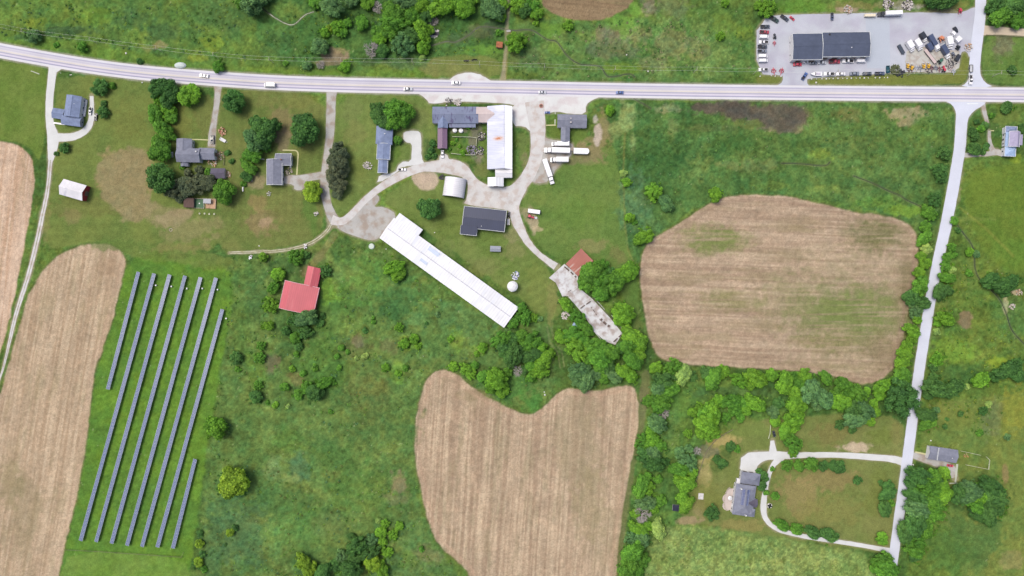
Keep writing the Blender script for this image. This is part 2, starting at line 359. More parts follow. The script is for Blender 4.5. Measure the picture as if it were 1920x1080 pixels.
# --- solar field grass
P([(240, 478), (300, 485), (430, 490), (440, 560), (415, 680), (390, 830), (370, 980), (355, 1080), (340, 1300), (60, 1300), (120, 1040), (150, 920), (175, 720), (215, 590)], ((104, 146, 44), (92, 136, 50)), 6, 5, 1, .25)
P([(130, 1030), (345, 1042), (362, 1100), (340, 1300), (60, 1300), (110, 1090)], ((112, 150, 56), (120, 152, 64)), 3, 3, .8, .15)
P([(95, 455), (240, 455), (440, 480), (430, 500), (250, 488), (235, 470)], ((108, 132, 56), (120, 136, 66)), 5, 4, .7, .1)
# --- right of the side road
P([(1815, 290), (2200, 290), (2200, 1300), (1690, 1300), (1705, 900), (1722, 800), (1740, 650), (1765, 520), (1790, 400)], ((92, 126, 54), (110, 136, 56)), 6, 6, 1, .5)
P([(1815, 300), (2200, 300), (2200, 520), (1900, 520), (1840, 470), (1810, 400)], ((98, 128, 42), (112, 136, 48)), 8, 8, .9, .15)
P([(1855, 60), (2200, 70), (2200, 165), (1860, 160), (1840, 140), (1842, 90)], ((108, 138, 64), (96, 130, 58)), 4, 3, 1, .2)
P([(1745, 750), (1800, 750), (1900, 740), (2200, 700), (2200, 1300), (1820, 1300), (1800, 1000), (1740, 960), (1720, 850)], ((106, 134, 62), (124, 138, 62)), 7, 6, 1, .3)
# --- villa grounds
P([(1310, 850), (1390, 795), (1450, 780), (1505, 770), (1600, 775), (1690, 780), (1700, 860), (1690, 1030), (1655, 1040), (1450, 1005), (1400, 1000), (1270, 975), (1300, 930)], ((118, 134, 66), (130, 138, 74)), 5, 5, 1, .08)
P([(1225, 985), (1300, 985), (1430, 1000), (1500, 1015), (1655, 1042), (1650, 1300), (1190, 1300), (1205, 1080)], ((112, 142, 72), (134, 156, 84)), 6, 5, 1, .45)
P([(1225, 700), (1300, 720), (1480, 740), (1620, 770), (1500, 780), (1340, 800), (1290, 870), (1280, 980), (1215, 1000), (1165, 1080), (1165, 950), (1195, 830), (1205, 740)], ((82, 122, 58), (106, 142, 62)), 7, 6, 1, .5)
P([(1205, 690), (1222, 700), (1212, 780), (1195, 850), (1180, 940), (1166, 1060), (1155, 1060), (1168, 940), (1190, 830), (1199, 740)], ((112, 122, 70), (124, 126, 84)), 4, 3, .9, .1)

# --- crop fields: streaked stubble
def field(poly, c1, c2, c3, dx, dy, seed, fe=3.0):
    """c1 soil, c2 pale straw, c3 weeds; (dx,dy) row direction"""
    xs = [p[0] for p in poly]; ys = [p[1] for p in poly]; L = math.hypot(dx, dy); dx, dy = dx / L, dy / L
    f = lambda sl: np.clip(.5 - poly_sdf(PX[sl] + wx[sl] * 5, PY[sl] + wy[sl] * 5, poly) / fe, 0, 1)
    def cf(sl):
        u = PX[sl] * dx + PY[sl] * dy; v = -PX[sl] * dy + PY[sl] * dx; v = v + (n_big[sl] - .5) * 4
        st = .5 * vn(u / 170, v / 2.9, seed) + .22 * vn(u / 300, v / 8, seed + 1) + .28 * vn(u / 40, v / 2.4, seed + 2)
        st = np.clip((st - .5) * 2.5 + .5, 0, 1)[..., None]; b = np.clip((n_mid[sl] - .5) * 2.5 + .5, 0, 1)[..., None]
        c = col(c1) * (1 - st) + col(c2) * st
        c = c * (1 + (b - .5) * .12)
        g = np.clip((vn(u / 70, v / 16, seed + 5) * .6 + vn(u / 25, v / 5, seed + 6) * .4 - .56) * 5, 0, 1)[..., None]
        c = c * (1 - g * .4) + col(c3) * g * .4
        return c * (1 + (n_fine[sl][..., None] - .5) * .22)
    region(f, (max(min(xs) - 8, -2000), max(min(ys) - 8, -2000), min(max(xs) + 8, 4000), min(max(ys) + 8, 4000)), cf, 1, 0.06)
field(FIELDS['F1'], (196, 164, 134), (216, 190, 164), (180, 160, 125), -.12, 1, 11)
field(FIELDS['F2'], (176, 152, 122), (200, 178, 147), (158, 146, 110), -.17, 1, 21)
field(FIELDS['F3'], (172, 148, 121), (200, 178, 147), (152, 142, 108), -.07, 1, 31)
field(FIELDS['F4'], (170, 146, 121), (196, 174, 145), (150, 138, 100), 1, .045, 41)
field(FIELDS['F5'], (132, 112, 84), (152, 130, 98), (120, 118, 76), 1, .1, 51)
# weeds coming through in the round field
for b in [(1600, 585, 135, 115, (142, 140, 96), .55), (1340, 450, 62, 28, (122, 138, 70), .9), (1375, 565, 65, 22, (132, 136, 76), .6), (1590, 590, 105, 52, (120, 137, 70), .9), (1480, 560, 60, 60, (140, 140, 92), .5), (1640, 440, 60, 34, (112, 116, 68), .85), (1560, 640, 70, 20, (138, 132, 84), .6),
          (1700, 560, 22, 110, (126, 116, 82), .6), (1500, 420, 60, 14, (146, 132, 96), .5), (1290, 520, 60, 12, (150, 136, 100), .5), (1470, 480, 80, 14, (146, 134, 98), .5), (1420, 610, 80, 12, (148, 136, 98), .5), (1660, 660, 40, 40, (136, 122, 88), .6)]:
    region(lambda sl: np.clip((1.25 - np.hypot((PX[sl] - b[0]) / b[2], (PY[sl] - b[1]) / b[3]) + (n_sm[sl] - .5) * .9) * 1.3, 0, 1) * np.clip(.5 + 1.2 * (vn(PX[sl] / 45, PY[sl] / 3.4, 71) - .2), 0, 1), (b[0] - b[2] * 1.9, b[1] - b[3] * 1.9, b[0] + b[2] * 1.9, b[1] + b[3] * 1.9), col(b[4]), b[5])
for b in [(50, 950, 40, 70, (156, 142, 108), .5), (20, 900, 25, 60, (150, 140, 100), .5), (1080, 830, 60, 90, (162, 148, 114), .45), (1110, 960, 40, 90, (158, 146, 108), .5), (200, 500, 25, 18, (168, 142, 112), .5), (890, 740, 40, 12, (150, 134, 100), .6), (850, 710, 26, 8, (156, 136, 108), .5)]:
    B(*b[:4], b[4], b[5], None, 2.0)
# headland rings round the stubble
for k, cc in (('F3', (196, 164, 136)), ('F4', (158, 132, 112)), ('F2', (196, 168, 140))):
    poly = FIELDS[k]; xs = [p[0] for p in poly]; ys = [p[1] for p in poly]
    region(lambda sl: np.clip(1 - abs(poly_sdf(PX[sl] + wx[sl] * 4, PY[sl] + wy[sl] * 4, poly) + 9) / 5, 0, 1), (max(min(xs), -90), min(ys), max(xs), min(max(ys), 1170)), col(cc), .45)
    region(lambda sl: np.clip(1 - abs(poly_sdf(PX[sl] + wx[sl] * 4, PY[sl] + wy[sl] * 4, poly) - 1.5) / 2.5, 0, 1), (max(min(xs) - 9, -90), min(ys) - 9, max(xs) + 9, min(max(ys) + 9, 1170)), col((104, 116, 66)), .6)

# --- patches: brown brush, straw, worn turf, brighter and darker herbage
for b in [
 (1470, 232, 60, 20, (150, 142, 108), .8, .3), (1330, 204, 44, 12, (96, 90, 78), .95, .3), (1385, 206, 55, 17, (90, 84, 76), .97, .3), (1440, 210, 60, 20, (92, 86, 76), .97, .3), (1490, 216, 26, 20, (120, 110, 90), .9, .3), (1400, 232, 30, 10, (96, 118, 60), .8, .4), (1350, 240, 60, 8, (96, 110, 64), .5, .5), (1700, 213, 40, 16, (166, 158, 118), .85, .2), (1700, 228, 24, 14, (160, 152, 112), .8, .2), (1590, 215, 30, 18, (122, 128, 72), .7, .4),
 (1150, 62, 42, 18, (128, 124, 100), .8, .5), (1215, 8, 22, 20, (140, 130, 108), .85, .4), (1255, 12, 45, 24, (112, 124, 88), .6, .5), (1140, 90, 55, 22, (112, 122, 88), .7, .5), (1260, 85, 34, 30, (126, 130, 88), .6, .5), (1310, 95, 34, 26, (128, 136, 88), .6, .5), (1190, 65, 28, 20, (134, 142, 96), .6, .5),
 (1230, 122, 34, 16, (126, 132, 86), .6, .4), (1165, 45, 34, 26, (112, 160, 60), .8, .2), (1190, 18, 14, 22, (112, 160, 58), .8, .2), (1035, 55, 28, 22, (106, 150, 52), .8, .3), (1045, 92, 22, 18, (114, 150, 56), .7, .3), (1160, 128, 40, 12, (112, 144, 48), .8, .4), (1360, 50, 34, 26, (116, 148, 60), .7, .4), (1400, 60, 22, 14, (120, 150, 52), .8, .3),
 (1410, 100, 16, 45, (84, 122, 60), .6, .5), (1420, 50, 12, 40, (76, 110, 56), .7, .6), (1000, 110, 34, 22, (96, 120, 76), .6, .5), (965, 105, 12, 26, (118, 130, 70), .6, .3),
 (900, 95, 55, 12, (104, 150, 56), .9, .2), (860, 75, 24, 14, (90, 118, 76), .6, .4), (895, 60, 30, 16, (104, 112, 80), .6, .3), (850, 40, 34, 20, (78, 124, 62), .7, .5), (930, 50, 26, 14, (70, 88, 68), .6, .4),
 (632, 105, 28, 14, (150, 132, 106), .9, .15), (618, 118, 30, 6, (140, 128, 100), .8, .2), (640, 95, 18, 8, (164, 150, 108), .6, .2), (690, 118, 30, 12, (78, 110, 64), .8, .4), (575, 50, 40, 18, (76, 120, 58), .6, .6), (520, 80, 40, 30, (70, 112, 62), .6, .6), (760, 118, 45, 14, (102, 132, 80), .7, .4), (540, 20, 40, 18, (112, 142, 62), .6, .5),
 (250, 40, 46, 26, (78, 114, 64), .7, .6), (300, 60, 46, 18, (80, 116, 66), .7, .6), (130, 58, 60, 10, (62, 92, 62), .7, .8), (50, 70, 34, 8, (66, 96, 62), .6, .8), (60, 45, 34, 12, (128, 152, 44), .6, .4), (180, 30, 34, 20, (112, 150, 48), .6, .4), (110, 24, 34, 20, (116, 146, 56), .5, .4), (400, 80, 26, 20, (126, 152, 46), .7, .4), (370, 110, 20, 10, (138, 156, 48), .6, .3), (300, 84, 16, 8, (160, 144, 96), .6, .2), (275, 90, 14, 8, (130, 136, 80), .6, .2), (420, 30, 46, 30, (86, 118, 62), .6, .6),
 # residential
 (232, 330, 50, 52, (158, 142, 96), .95, .15), (255, 345, 36, 50, (160, 142, 98), .9, .15), (250, 300, 40, 24, (152, 138, 94), .9, .15), (268, 390, 36, 22, (154, 142, 98), .8, .15), (250, 405, 22, 14, (156, 144, 104), .7, .1), (320, 412, 40, 16, (170, 156, 122), .8, .05), (345, 400, 24, 10, (176, 154, 120), .8, .05), (360, 430, 60, 28, (146, 142, 92), .7, .08), (170, 390, 80, 20, (122, 128, 66), .6, .08), (135, 405, 16, 18, (144, 136, 84), .6, .05), (85, 420, 12, 40, (140, 134, 78), .6, .05),
 (330, 230, 40, 40, (124, 128, 60), .6, .06), (385, 215, 22, 40, (122, 128, 66), .6, .06), (240, 230, 40, 50, (120, 128, 60), .6, .06), (225, 460, 90, 12, (96, 126, 56), .6, .06), (340, 465, 60, 10, (138, 134, 78), .6, .06),
 (490, 415, 40, 30, (146, 130, 88), .75, .06), (500, 415, 18, 14, (176, 152, 116), .8, .04), (488, 385, 22, 20, (150, 134, 84), .7, .05), (480, 340, 20, 14, (164, 148, 112), .7, .05), (530, 230, 30, 30, (142, 128, 88), .7, .05), (530, 260, 20, 24, (150, 134, 104), .7, .05), (530, 400, 40, 26, (122, 126, 66), .6, .05), (560, 190, 40, 14, (130, 132, 66), .5, .05), (500, 190, 30, 12, (128, 130, 70), .5, .05), (585, 395, 18, 40, (92, 130, 54), .7, .05),
 (660, 210, 26, 34, (122, 138, 74), .7, .05), (668, 250, 24, 34, (130, 138, 74), .7, .05), (675, 320, 30, 40, (122, 134, 62), .6, .05), (688, 380, 24, 20, (114, 136, 56), .6, .05),
 (798, 338, 20, 15, (196, 176, 150), .9, .05), (790, 220, 22, 24, (126, 138, 76), .6, .06), (806, 280, 14, 24, (76, 104, 58), .8, .2), (742, 290, 10, 24, (98, 132, 48), .7, .05), (735, 250, 14, 40, (70, 106, 54), .6, .2),
 (860, 278, 30, 26, (102, 132, 52), .9, .3), (890, 255, 14, 34, (128, 124, 108), .8, .1), (900, 300, 10, 16, (150, 136, 122), .7, .1), (862, 245, 26, 7, (138, 138, 110), .8, .1), (830, 188, 16, 8, (170, 166, 158), .8, .1), (905, 320, 18, 26, (118, 130, 68), .9, .1), (980, 275, 16, 36, (110, 132, 66), .95, .1), (985, 310, 10, 26, (138, 134, 92), .7, .08), (925, 348, 30, 8, (96, 128, 56), .9, .1), (965, 335, 14, 18, (110, 134, 62), .9, .1),
 (1047, 246, 24, 26, (104, 128, 52), .95, .06), (1088, 258, 18, 22, (108, 134, 56), .95, .06), (1125, 215, 22, 14, (122, 132, 64), .8, .2), (1126, 268, 26, 34, (142, 136, 86), .9, .08), (1106, 286, 34, 20, (146, 136, 92), .9, .06), (1132, 240, 14, 40, (142, 134, 88), .85, .06), (1120, 252, 8, 26, (196, 182, 164), .95, .05), (1075, 300, 34, 10, (134, 130, 88), .8, .06), (1116, 222, 7, 12, (196, 190, 180), .8, .04),
 (1110, 322, 40, 16, (112, 144, 62), .5, .1), (1090, 400, 60, 40, (110, 142, 58), .5, .1), (1110, 460, 34, 14, (144, 142, 88), .7, .08), (1000, 420, 10, 20, (188, 172, 140), .8, .05), (1010, 430, 14, 6, (196, 180, 140), .6, .05), (990, 400, 18, 16, (168, 156, 122), .7, .05), (1012, 372, 22, 16, (122, 142, 66), .6, .05), (965, 470, 24, 16, (136, 140, 84), .6, .05), (960, 440, 20, 14, (150, 146, 100), .6, .05), (1160, 480, 18, 18, (130, 128, 76), .6, .05), (1188, 560, 8, 100, (96, 132, 56), .7, .1), (1200, 640, 14, 50, (112, 126, 66), .7, .1), (850, 420, 60, 30, (112, 130, 58), .5, .06), (820, 470, 40, 20, (126, 140, 78), .5, .06), (900, 500, 40, 20, (134, 140, 80), .5, .06), (1010, 545, 30, 50, (126, 140, 66), .6, .1), (1025, 620, 12, 50, (90, 124, 62), .7, .2),
 (1175, 225, 24, 34, (140, 162, 96), .85, .7), (1160, 245, 18, 30, (134, 156, 90), .8, .7), (1145, 205, 14, 12, (108, 148, 60), .7, .6), (1185, 265, 10, 30, (134, 152, 92), .6, .6), (1250, 205, 22, 12, (146, 154, 112), .6, .4), (1260, 240, 12, 30, (128, 146, 88), .5, .4),
 (1230, 300, 60, 60, (64, 108, 56), .6, .9), (1190, 380, 34, 60, (92, 134, 92), .7, .7), (1215, 430, 40, 26, (86, 128, 76), .7, .6), (1310, 320, 30, 30, (116, 144, 74), .6, .4), (1400, 310, 60, 14, (124, 140, 84), .5, .4), (1540, 290, 26, 14, (126, 156, 60), .7, .4), (1660, 320, 26, 34, (108, 144, 74), .6, .6), (1600, 270, 60, 18, (108, 134, 70), .5, .5), (1730, 245, 34, 30, (98, 136, 62), .6, .5), (1540, 355, 40, 10, (122, 152, 72), .7, .5), (1640, 380, 60, 12, (106, 150, 60), .6, .4), (1700, 395, 34, 12, (120, 160, 50), .7, .3), (1440, 350, 40, 10, (110, 140, 62), .5, .5), (1650, 345, 60, 14, (72, 110, 60), .6, .7), (1380, 270, 60, 24, (66, 108, 52), .6, .8), (1560, 240, 60, 14, (96, 128, 62), .5, .5),
 # solar side and centre meadow
 (455, 520, 34, 34, (88, 128, 60), .6, .5), (400, 495, 60, 12, (118, 138, 66), .6, .3), (480, 560, 26, 60, (84, 122, 66), .7, .6), (455, 620, 24, 60, (90, 124, 54), .6, .6), (560, 470, 40, 14, (120, 136, 72), .6, .2), (580, 510, 18, 16, (132, 124, 84), .8, .1), (600, 480, 20, 20, (122, 126, 78), .7, .1), (530, 500, 40, 30, (72, 108, 56), .7, .7),
 (650, 475, 40, 30, (78, 118, 58), .7, .7), (690, 520, 60, 50, (104, 150, 64), .6, .6), (640, 560, 50, 40, (84, 132, 58), .6, .7), (760, 560, 60, 50, (72, 124, 68), .7, .8), (860, 600, 60, 40, (98, 138, 76), .6, .6), (820, 640, 50, 30, (104, 146, 74), .6, .6), (640, 610, 60, 30, (104, 138, 60), .6, .6), (730, 650, 30, 18, (128, 122, 76), .6, .3), (665, 650, 40, 30, (108, 120, 68), .7, .5), (670, 640, 16, 14, (120, 114, 94), .6, .3), (690, 740, 50, 60, (114, 124, 64), .6, .5), (600, 680, 60, 60, (84, 130, 54), .6, .7), (540, 640, 40, 40, (68, 106, 54), .7, .8), (510, 680, 16, 22, (122, 114, 88), .7, .2), (555, 710, 22, 16, (134, 126, 78), .6, .3), (480, 700, 20, 50, (104, 140, 54), .6, .6),
 (640, 800, 140, 60, (92, 128, 66), .5, .5), (540, 830, 40, 30, (100, 138, 60), .7, .5), (560, 880, 26, 34, (86, 128, 88), .7, .5), (515, 880, 22, 30, (120, 150, 88), .8, .4), (540, 900, 22, 14, (142, 160, 84), .7, .3), (640, 870, 60, 40, (84, 124, 58), .6, .6), (680, 920, 80, 60, (96, 134, 60), .6, .5), (520, 940, 50, 50, (84, 126, 66), .7, .5), (560, 990, 60, 50, (98, 142, 66), .6, .4), (500, 1000, 30, 30, (108, 152, 72), .6, .4), (460, 1000, 60, 60, (84, 120, 78), .6, .4), (745, 905, 16, 26, (142, 130, 100), .7, .3), (740, 935, 26, 12, (122, 128, 86), .6, .3), (620, 985, 40, 26, (112, 136, 74), .5, .3), (770, 1000, 40, 40, (90, 132, 72), .6, .4), (800, 1040, 34, 20, (124, 130, 86), .6, .3), (765, 1050, 18, 18, (120, 158, 58), .8, .3), (750, 1060, 60, 26, (84, 124, 72), .5, .4), (400, 1020, 26, 60, (72, 110, 70), .6, .6), (420, 950, 34, 40, (84, 124, 76), .6, .6), (640, 560, 400, 3, (100, 130, 60), .2, .5), (765, 645, 30, 14, (128, 162, 54), .7, .5), (745, 695, 16, 28, (118, 160, 60), .7, .5), (860, 640, 18, 24, (126, 160, 58), .6, .5), (895, 655, 22, 12, (128, 160, 60), .6, .5),
 (620, 540, 26, 26, (112, 160, 54), .7, .5), (520, 520, 14, 14, (84, 134, 40), .6, .5), (810, 540, 60, 26, (96, 138, 66), .6, .6), (780, 600, 24, 20, (104, 148, 82), .7, .5), (960, 720, 60, 30, (84, 136, 62), .7, .4), (1000, 750, 34, 22, (80, 138, 58), .8, .4), (1035, 560, 14, 40, (140, 140, 80), .6, .1),
 # right side
 (1860, 360, 60, 40, (112, 138, 46), .6, .1), (1900, 470, 60, 30, (106, 142, 50), .5, .3), (1820, 520, 40, 34, (112, 138, 62), .6, .3), (1810, 600, 14, 18, (142, 124, 94), .85, .1), (1795, 660, 50, 30, (122, 158, 48), .7, .3), (1870, 680, 30, 16, (140, 168, 44), .85, .2), (1800, 700, 70, 20, (72, 114, 60), .6, .6), (1900, 600, 40, 60, (90, 132, 68), .6, .5), (1905, 770, 40, 50, (140, 148, 52), .8, .2), (1860, 780, 20, 50, (118, 132, 86), .6, .4), (1800, 780, 30, 30, (118, 136, 60), .7, .2), (1895, 560, 12, 34, (92, 122, 64), .6, .5), (1885, 575, 5, 18, (190, 186, 140), .7, .2), (1905, 548, 9, 6, (206, 190, 150), .8, .1), (1800, 320, 9, 34, (140, 138, 92), .7, .2), (1795, 360, 6, 24, (156, 150, 116), .5, .2), (1880, 400, 40, 8, (112, 136, 50), .5, .1), (1800, 410, 60, 5, (130, 146, 70), .4, .2),
 (1830, 1010, 60, 60, (84, 120, 60), .7, .3), (1780, 1040, 40, 40, (84, 124, 56), .6, .3), (1900, 1050, 30, 20, (148, 144, 86), .7, .2), (1895, 900, 30, 60, (126, 140, 62), .6, .2), (1885, 895, 6, 22, (148, 130, 84), .8, .1), (1740, 910, 40, 60, (66, 98, 48), .8, .4), (1840, 930, 50, 40, (66, 98, 48), .7, .4), (1880, 80, 20, 34, (128, 122, 98), .7, .3), (1885, 120, 30, 20, (96, 132, 60), .6, .4), (1870, 20, 30, 30, (84, 124, 56), .8, .5), (1835, 235, 14, 30, (88, 120, 56), .8, .4), (1885, 225, 30, 20, (112, 132, 58), .8, .1), (1880, 300, 40, 10, (96, 130, 54), .7, .1), (1905, 300, 14, 10, (134, 162, 40), .7, .3),
 # villa
 (1355, 825, 34, 12, (196, 176, 110), .75, .1), (1335, 850, 20, 24, (172, 160, 92), .8, .1), (1320, 890, 14, 30, (184, 172, 108), .8, .1), (1360, 850, 14, 10, (90, 116, 56), .8, .2), (1345, 870, 16, 16, (96, 120, 58), .8, .2), (1550, 895, 60, 24, (150, 134, 84), .7, .05), (1500, 930, 40, 44, (156, 140, 88), .7, .05), (1560, 960, 70, 30, (136, 136, 70), .6, .05), (1640, 930, 20, 60, (120, 132, 60), .6, .05), (1610, 838, 34, 10, (204, 184, 154), .9, .05), (1560, 815, 44, 20, (132, 126, 70), .7, .05), (1650, 820, 36, 20, (118, 134, 58), .7, .05), (1680, 810, 12, 40, (136, 132, 72), .5, .05), (1290, 975, 30, 9, (168, 148, 112), .8, .05), (1310, 955, 12, 20, (160, 148, 100), .7, .05), (1320, 930, 34, 34, (128, 132, 62), .6, .05), (1390, 985, 50, 12, (150, 142, 80), .7, .05), (1335, 963, 12, 12, (78, 100, 48), .7, .1), (1450, 885, 8, 12, (120, 120, 56), .7, .1), (1434, 890, 12, 30, (84, 104, 52), .7, .1), (1400, 800, 50, 20, (122, 142, 66), .7, .1), (1270, 740, 34, 60, (98, 140, 58), .6, .4), (1260, 830, 20, 60, (104, 140, 72), .6, .4), (1380, 735, 100, 14, (88, 126, 68), .7, .5), (1320, 845, 30, 14, (98, 110, 96), .6, .3),
 # lot surroundings
 (1600, 12, 60, 12, (132, 132, 72), .8, .1), (1590, 18, 34, 6, (176, 156, 128), .8, .05), (1700, 12, 40, 10, (168, 162, 152), .8, .15), (1660, 8, 30, 8, (126, 132, 80), .7, .1), (1770, 18, 34, 8, (150, 136, 110), .7, .1), (1500, 12, 60, 14, (96, 142, 48), .8, .3), (1790, 8, 30, 10, (128, 136, 66), .7, .1), (1800, 90, 10, 8, (206, 192, 172), .8, .05)]:
    B(b[0], b[1], b[2], b[3], b[4], b[5], b[6] if len(b) > 6 else None)
P([(205, 287), (228, 280), (252, 277), (278, 287), (284, 305), (272, 325), (274, 360), (286, 372), (284, 400), (262, 418), (238, 412), (222, 396), (206, 392), (194, 378), (190, 352), (179, 332), (183, 305)], (150, 139, 97), 6, 9, .9, .15)
P([(268, 375), (290, 385), (345, 390), (360, 400), (350, 415), (300, 425), (275, 418)], (152, 142, 98), 6, 8, .6, .06)
P([(768, 332), (786, 321), (812, 320), (823, 332), (818, 352), (800, 358), (780, 350)], (200, 180, 156), 4, 3, .9, .04)
P([(1290, 196), (1330, 192), (1500, 195), (1516, 212), (1506, 234), (1478, 246), (1440, 243), (1398, 228), (1350, 217), (1312, 209)], ((92, 88, 80), (106, 100, 84)), 11, 11, .92, .3)
B(1402, 233, 30, 10, (100, 120, 62), .8, .4)
# lawn verges of the car lot
P([(1418, 141), (1466, 142), (1469, 148), (1462, 157), (1450, 163), (1418, 160)], ((112, 126, 56), (122, 134, 62)), 1.5, 1, 1, .05)
P([(1514, 148), (1665, 140), (1790, 140), (1800, 128), (1803, 98), (1812, 96), (1817, 112), (1814, 145), (1802, 160), (1530, 161), (1515, 157)], ((116, 130, 56), (128, 136, 62)), 1.5, 1, 1, .05)
# worn double tracks and mown lines
for pts, c, a in [([(1026, 612, 2), (1030, 640, 2), (1045, 660, 2), (1051, 690, 2)], (140, 150, 104), .6), ([(1034, 612, 2), (1038, 638, 2), (1053, 658, 2), (1058, 688, 2)], (140, 150, 104), .6),
                  ([(575, 510, 16), (600, 480, 12), (628, 440, 14)], (132, 132, 82), .6), ([(126, 1030, 2), (240, 1036, 2), (345, 1044, 2)], (76, 108, 40), .6),
                  ([(1172, 250, 3), (1168, 330, 3), (1172, 420, 3), (1178, 470, 3), (1192, 500, 3)], (134, 142, 74), .6), ([(800, 705, 2), (820, 674, 2), (795, 665, 2)], (130, 150, 84), .4),
                  ([(1800, 390, 4), (1850, 430, 5), (1900, 480, 5)], (138, 146, 60), .5), ([(955, 60, 8), (948, 110, 9), (944, 150, 10)], (150, 142, 86), .6)]:
    Ln(pts, c, 2.5, a, .5, None)
# mown stripes on the big lawns
sl = sub(85, 380, 980, 520)
C[sl] *= (1 + .05 * np.sin((PY[sl] + wy[sl] * 6) / 3.4) * np.clip((480 - PY[sl]) / 60, 0, 1) * (AMP[sl] < .12))[..., None]
sl = sub(400, 170, 830, 420); C[sl] *= (1 + .045 * np.sin((PX[sl] + wx[sl] * 6) / 2.6) * (AMP[sl] < .12))[..., None]
sl = sub(840, 390, 1060, 600); C[sl] *= (1 + .05 * np.sin((PX[sl] * .5 + PY[sl] * .86 + wx[sl] * 8) / 2.8) * (AMP[sl] < .12))[..., None]
# little creeks: wet dark lines
CREEKS = [[(800, 88), (822, 82), (838, 77), (850, 80), (858, 78), (880, 66), (896, 50), (915, 50), (940, 54), (965, 58), (990, 55), (1005, 60), (1018, 70), (1030, 76), (1042, 76), (1052, 88), (1060, 102), (1075, 115), (1090, 122), (1115, 122), (1128, 126), (1134, 138), (1140, 145), (1160, 143), (1172, 139), (1185, 139), (1190, 145)],
          [(470, 8), (490, 14), (510, 30), (530, 42), (545, 48), (556, 44), (570, 28), (588, 22)], [(1465, 306), (1500, 307), (1530, 310), (1548, 311), (1556, 304)],
          [(1600, 330), (1640, 345), (1665, 358), (1690, 368), (1700, 376), (1720, 384), (1732, 392)], [(1788, 405), (1792, 418), (1806, 438), (1820, 455), (1826, 470), (1828, 520), (1870, 552), (1888, 590), (1895, 620), (1925, 650)],
          [(1188, 184), (1196, 190), (1208, 196), (1220, 204)]]
for cpts in CREEKS:
    cp = smooth_poly(cpts, 2, False)
    Ln([(x, y, 4.5) for x, y in cp], (122, 130, 88), 2.5, .55, .3, .1)
    Ln([(x + .8, y - .4, 1.6) for x, y in cp], (66, 76, 58), 1.6, .9, .3, 0)
# pale soil halo under roads, drives and yards (also keeps them clear of the herbage)
Ln([(x, y, HWY_W + 5) for x, y in HWY], (168, 168, 150), 3, .8, .8, 0)
for w, pts in [(3, SIDE_S), (3, SIDE_N)]: Ln([(x, y, v + w) for x, y, v in pts], (150, 152, 118), 3, .7, .8, 0)
for k, pts in DRIVES.items(): Ln([(x, y, v + 2.2) for x, y, v in pts], (166, 158, 128), 3, .75, 1.2, 0)
for k, poly in list(AREAS.items()) + [('a', f) for f in FL] + [('p', PEN)]:
    xs = [p[0] for p in poly]; ys = [p[1] for p in poly]
    region(lambda sl: np.clip(1.1 - poly_sdf(PX[sl] + wx[sl] * 4, PY[sl] + wy[sl] * 4, poly) / 4, 0, 1), (min(xs) - 9, min(ys) - 9, max(xs) + 9, max(ys) + 9), col((164, 158, 132)), .75, 0)
def flat(poly=None, line=None, m=2.5):
    q = poly if poly else line; xs = [p[0] for p in q]; ys = [p[1] for p in q]; sl = sub(min(xs) - 30, min(ys) - 30, max(xs) + 30, max(ys) + 30)
    d = poly_sdf(PX[sl], PY[sl], poly) if poly else line_sdf(PX[sl], PY[sl], line)
    FLAT[sl] = np.minimum(FLAT[sl], np.clip((d - m) / 3, 0, 1))
flat(line=[(x, y, HWY_W) for x, y in HWY])
flat(poly=[(1029, 521), (1058, 494), (1092, 467), (1113, 490), (1084, 517), (1084, 540), (1110, 560), (1143, 595), (1168, 625), (1154, 647), (1135, 640), (1114, 623), (1077, 570), (1063, 556), (1054, 556)], m=1)
for q in ([(711, 446), (747, 398), (791, 430), (969, 573), (944, 614)], [(522, 582), (537, 524), (574, 498), (602, 503), (600, 545), (590, 590)], [(810, 198), (962, 198), (962, 350), (914, 350), (812, 280)]): flat(poly=q, m=1)
for q in [SIDE_S, SIDE_N] + list(DRIVES.values()): flat(line=q)
for q in list(AREAS.values()) + FL + [PEN]: flat(poly=q)
for q in CREEKS: flat(line=[(x, y, 1.5) for x, y in smooth_poly(q, 2, False)], m=1.2)
# grain: tufts, blades, specks
rough_w = np.clip(AMP / .5, 0, 1)
clump = fbm(PX / 5.2, PY / 5.2, 8, 3) - .5; clump2 = fbm(PX / 18, PY / 18, 9, 3) - .5
C *= (1 + clump * (.25 + .75 * rough_w) * .75 + clump2 * .5 * rough_w + (n_fine - .5) * (.12 + .25 * rough_w))[..., None]
hue = (fbm(PX / 11, PY / 11, 12, 3) - .5) * rough_w
C[..., 0] *= 1 + hue * .5; C[..., 2] *= 1 - hue * .3
C[..., 2] *= 1 - .1 * rough_w; C *= (1 - .05 * rough_w)[..., None]
grain = (vn(PX / 1.9, PY / 1.9, 33) - .5) * .34 + (vn(PX / 4.5, PY / 3.1, 35) - .5) * .26
C *= (1 + grain * (.25 + .75 * rough_w) * FLAT)[..., None]
lum = C.mean(-1, keepdims=True); C[:] = lum + (C - lum) * .9
fl = (vn(PX / 2.0, PY / 2.0, 77) > .965) & (rough_w > .45) & (n_mid > .47); C[fl] = C[fl] * .6 + np.array(A(190, 196, 150)) * .4
sp = np.clip((fbm(PX / 3.5, PY / 3.5, 14, 2) - .52) * 5, 0, 1)
SPK = np.clip(.5 - poly_sdf(PX, PY, [(1225, 985), (1300, 985), (1430, 1005), (1640, 1045), (1650, 1200), (1190, 1200)]) / 8, 0, 1)
SPK = np.maximum(SPK, .6 * np.clip(.5 - poly_sdf(PX, PY, [(1200, 20), (1330, 30), (1410, 130), (1230, 150), (1130, 90)]) / 20, 0, 1))
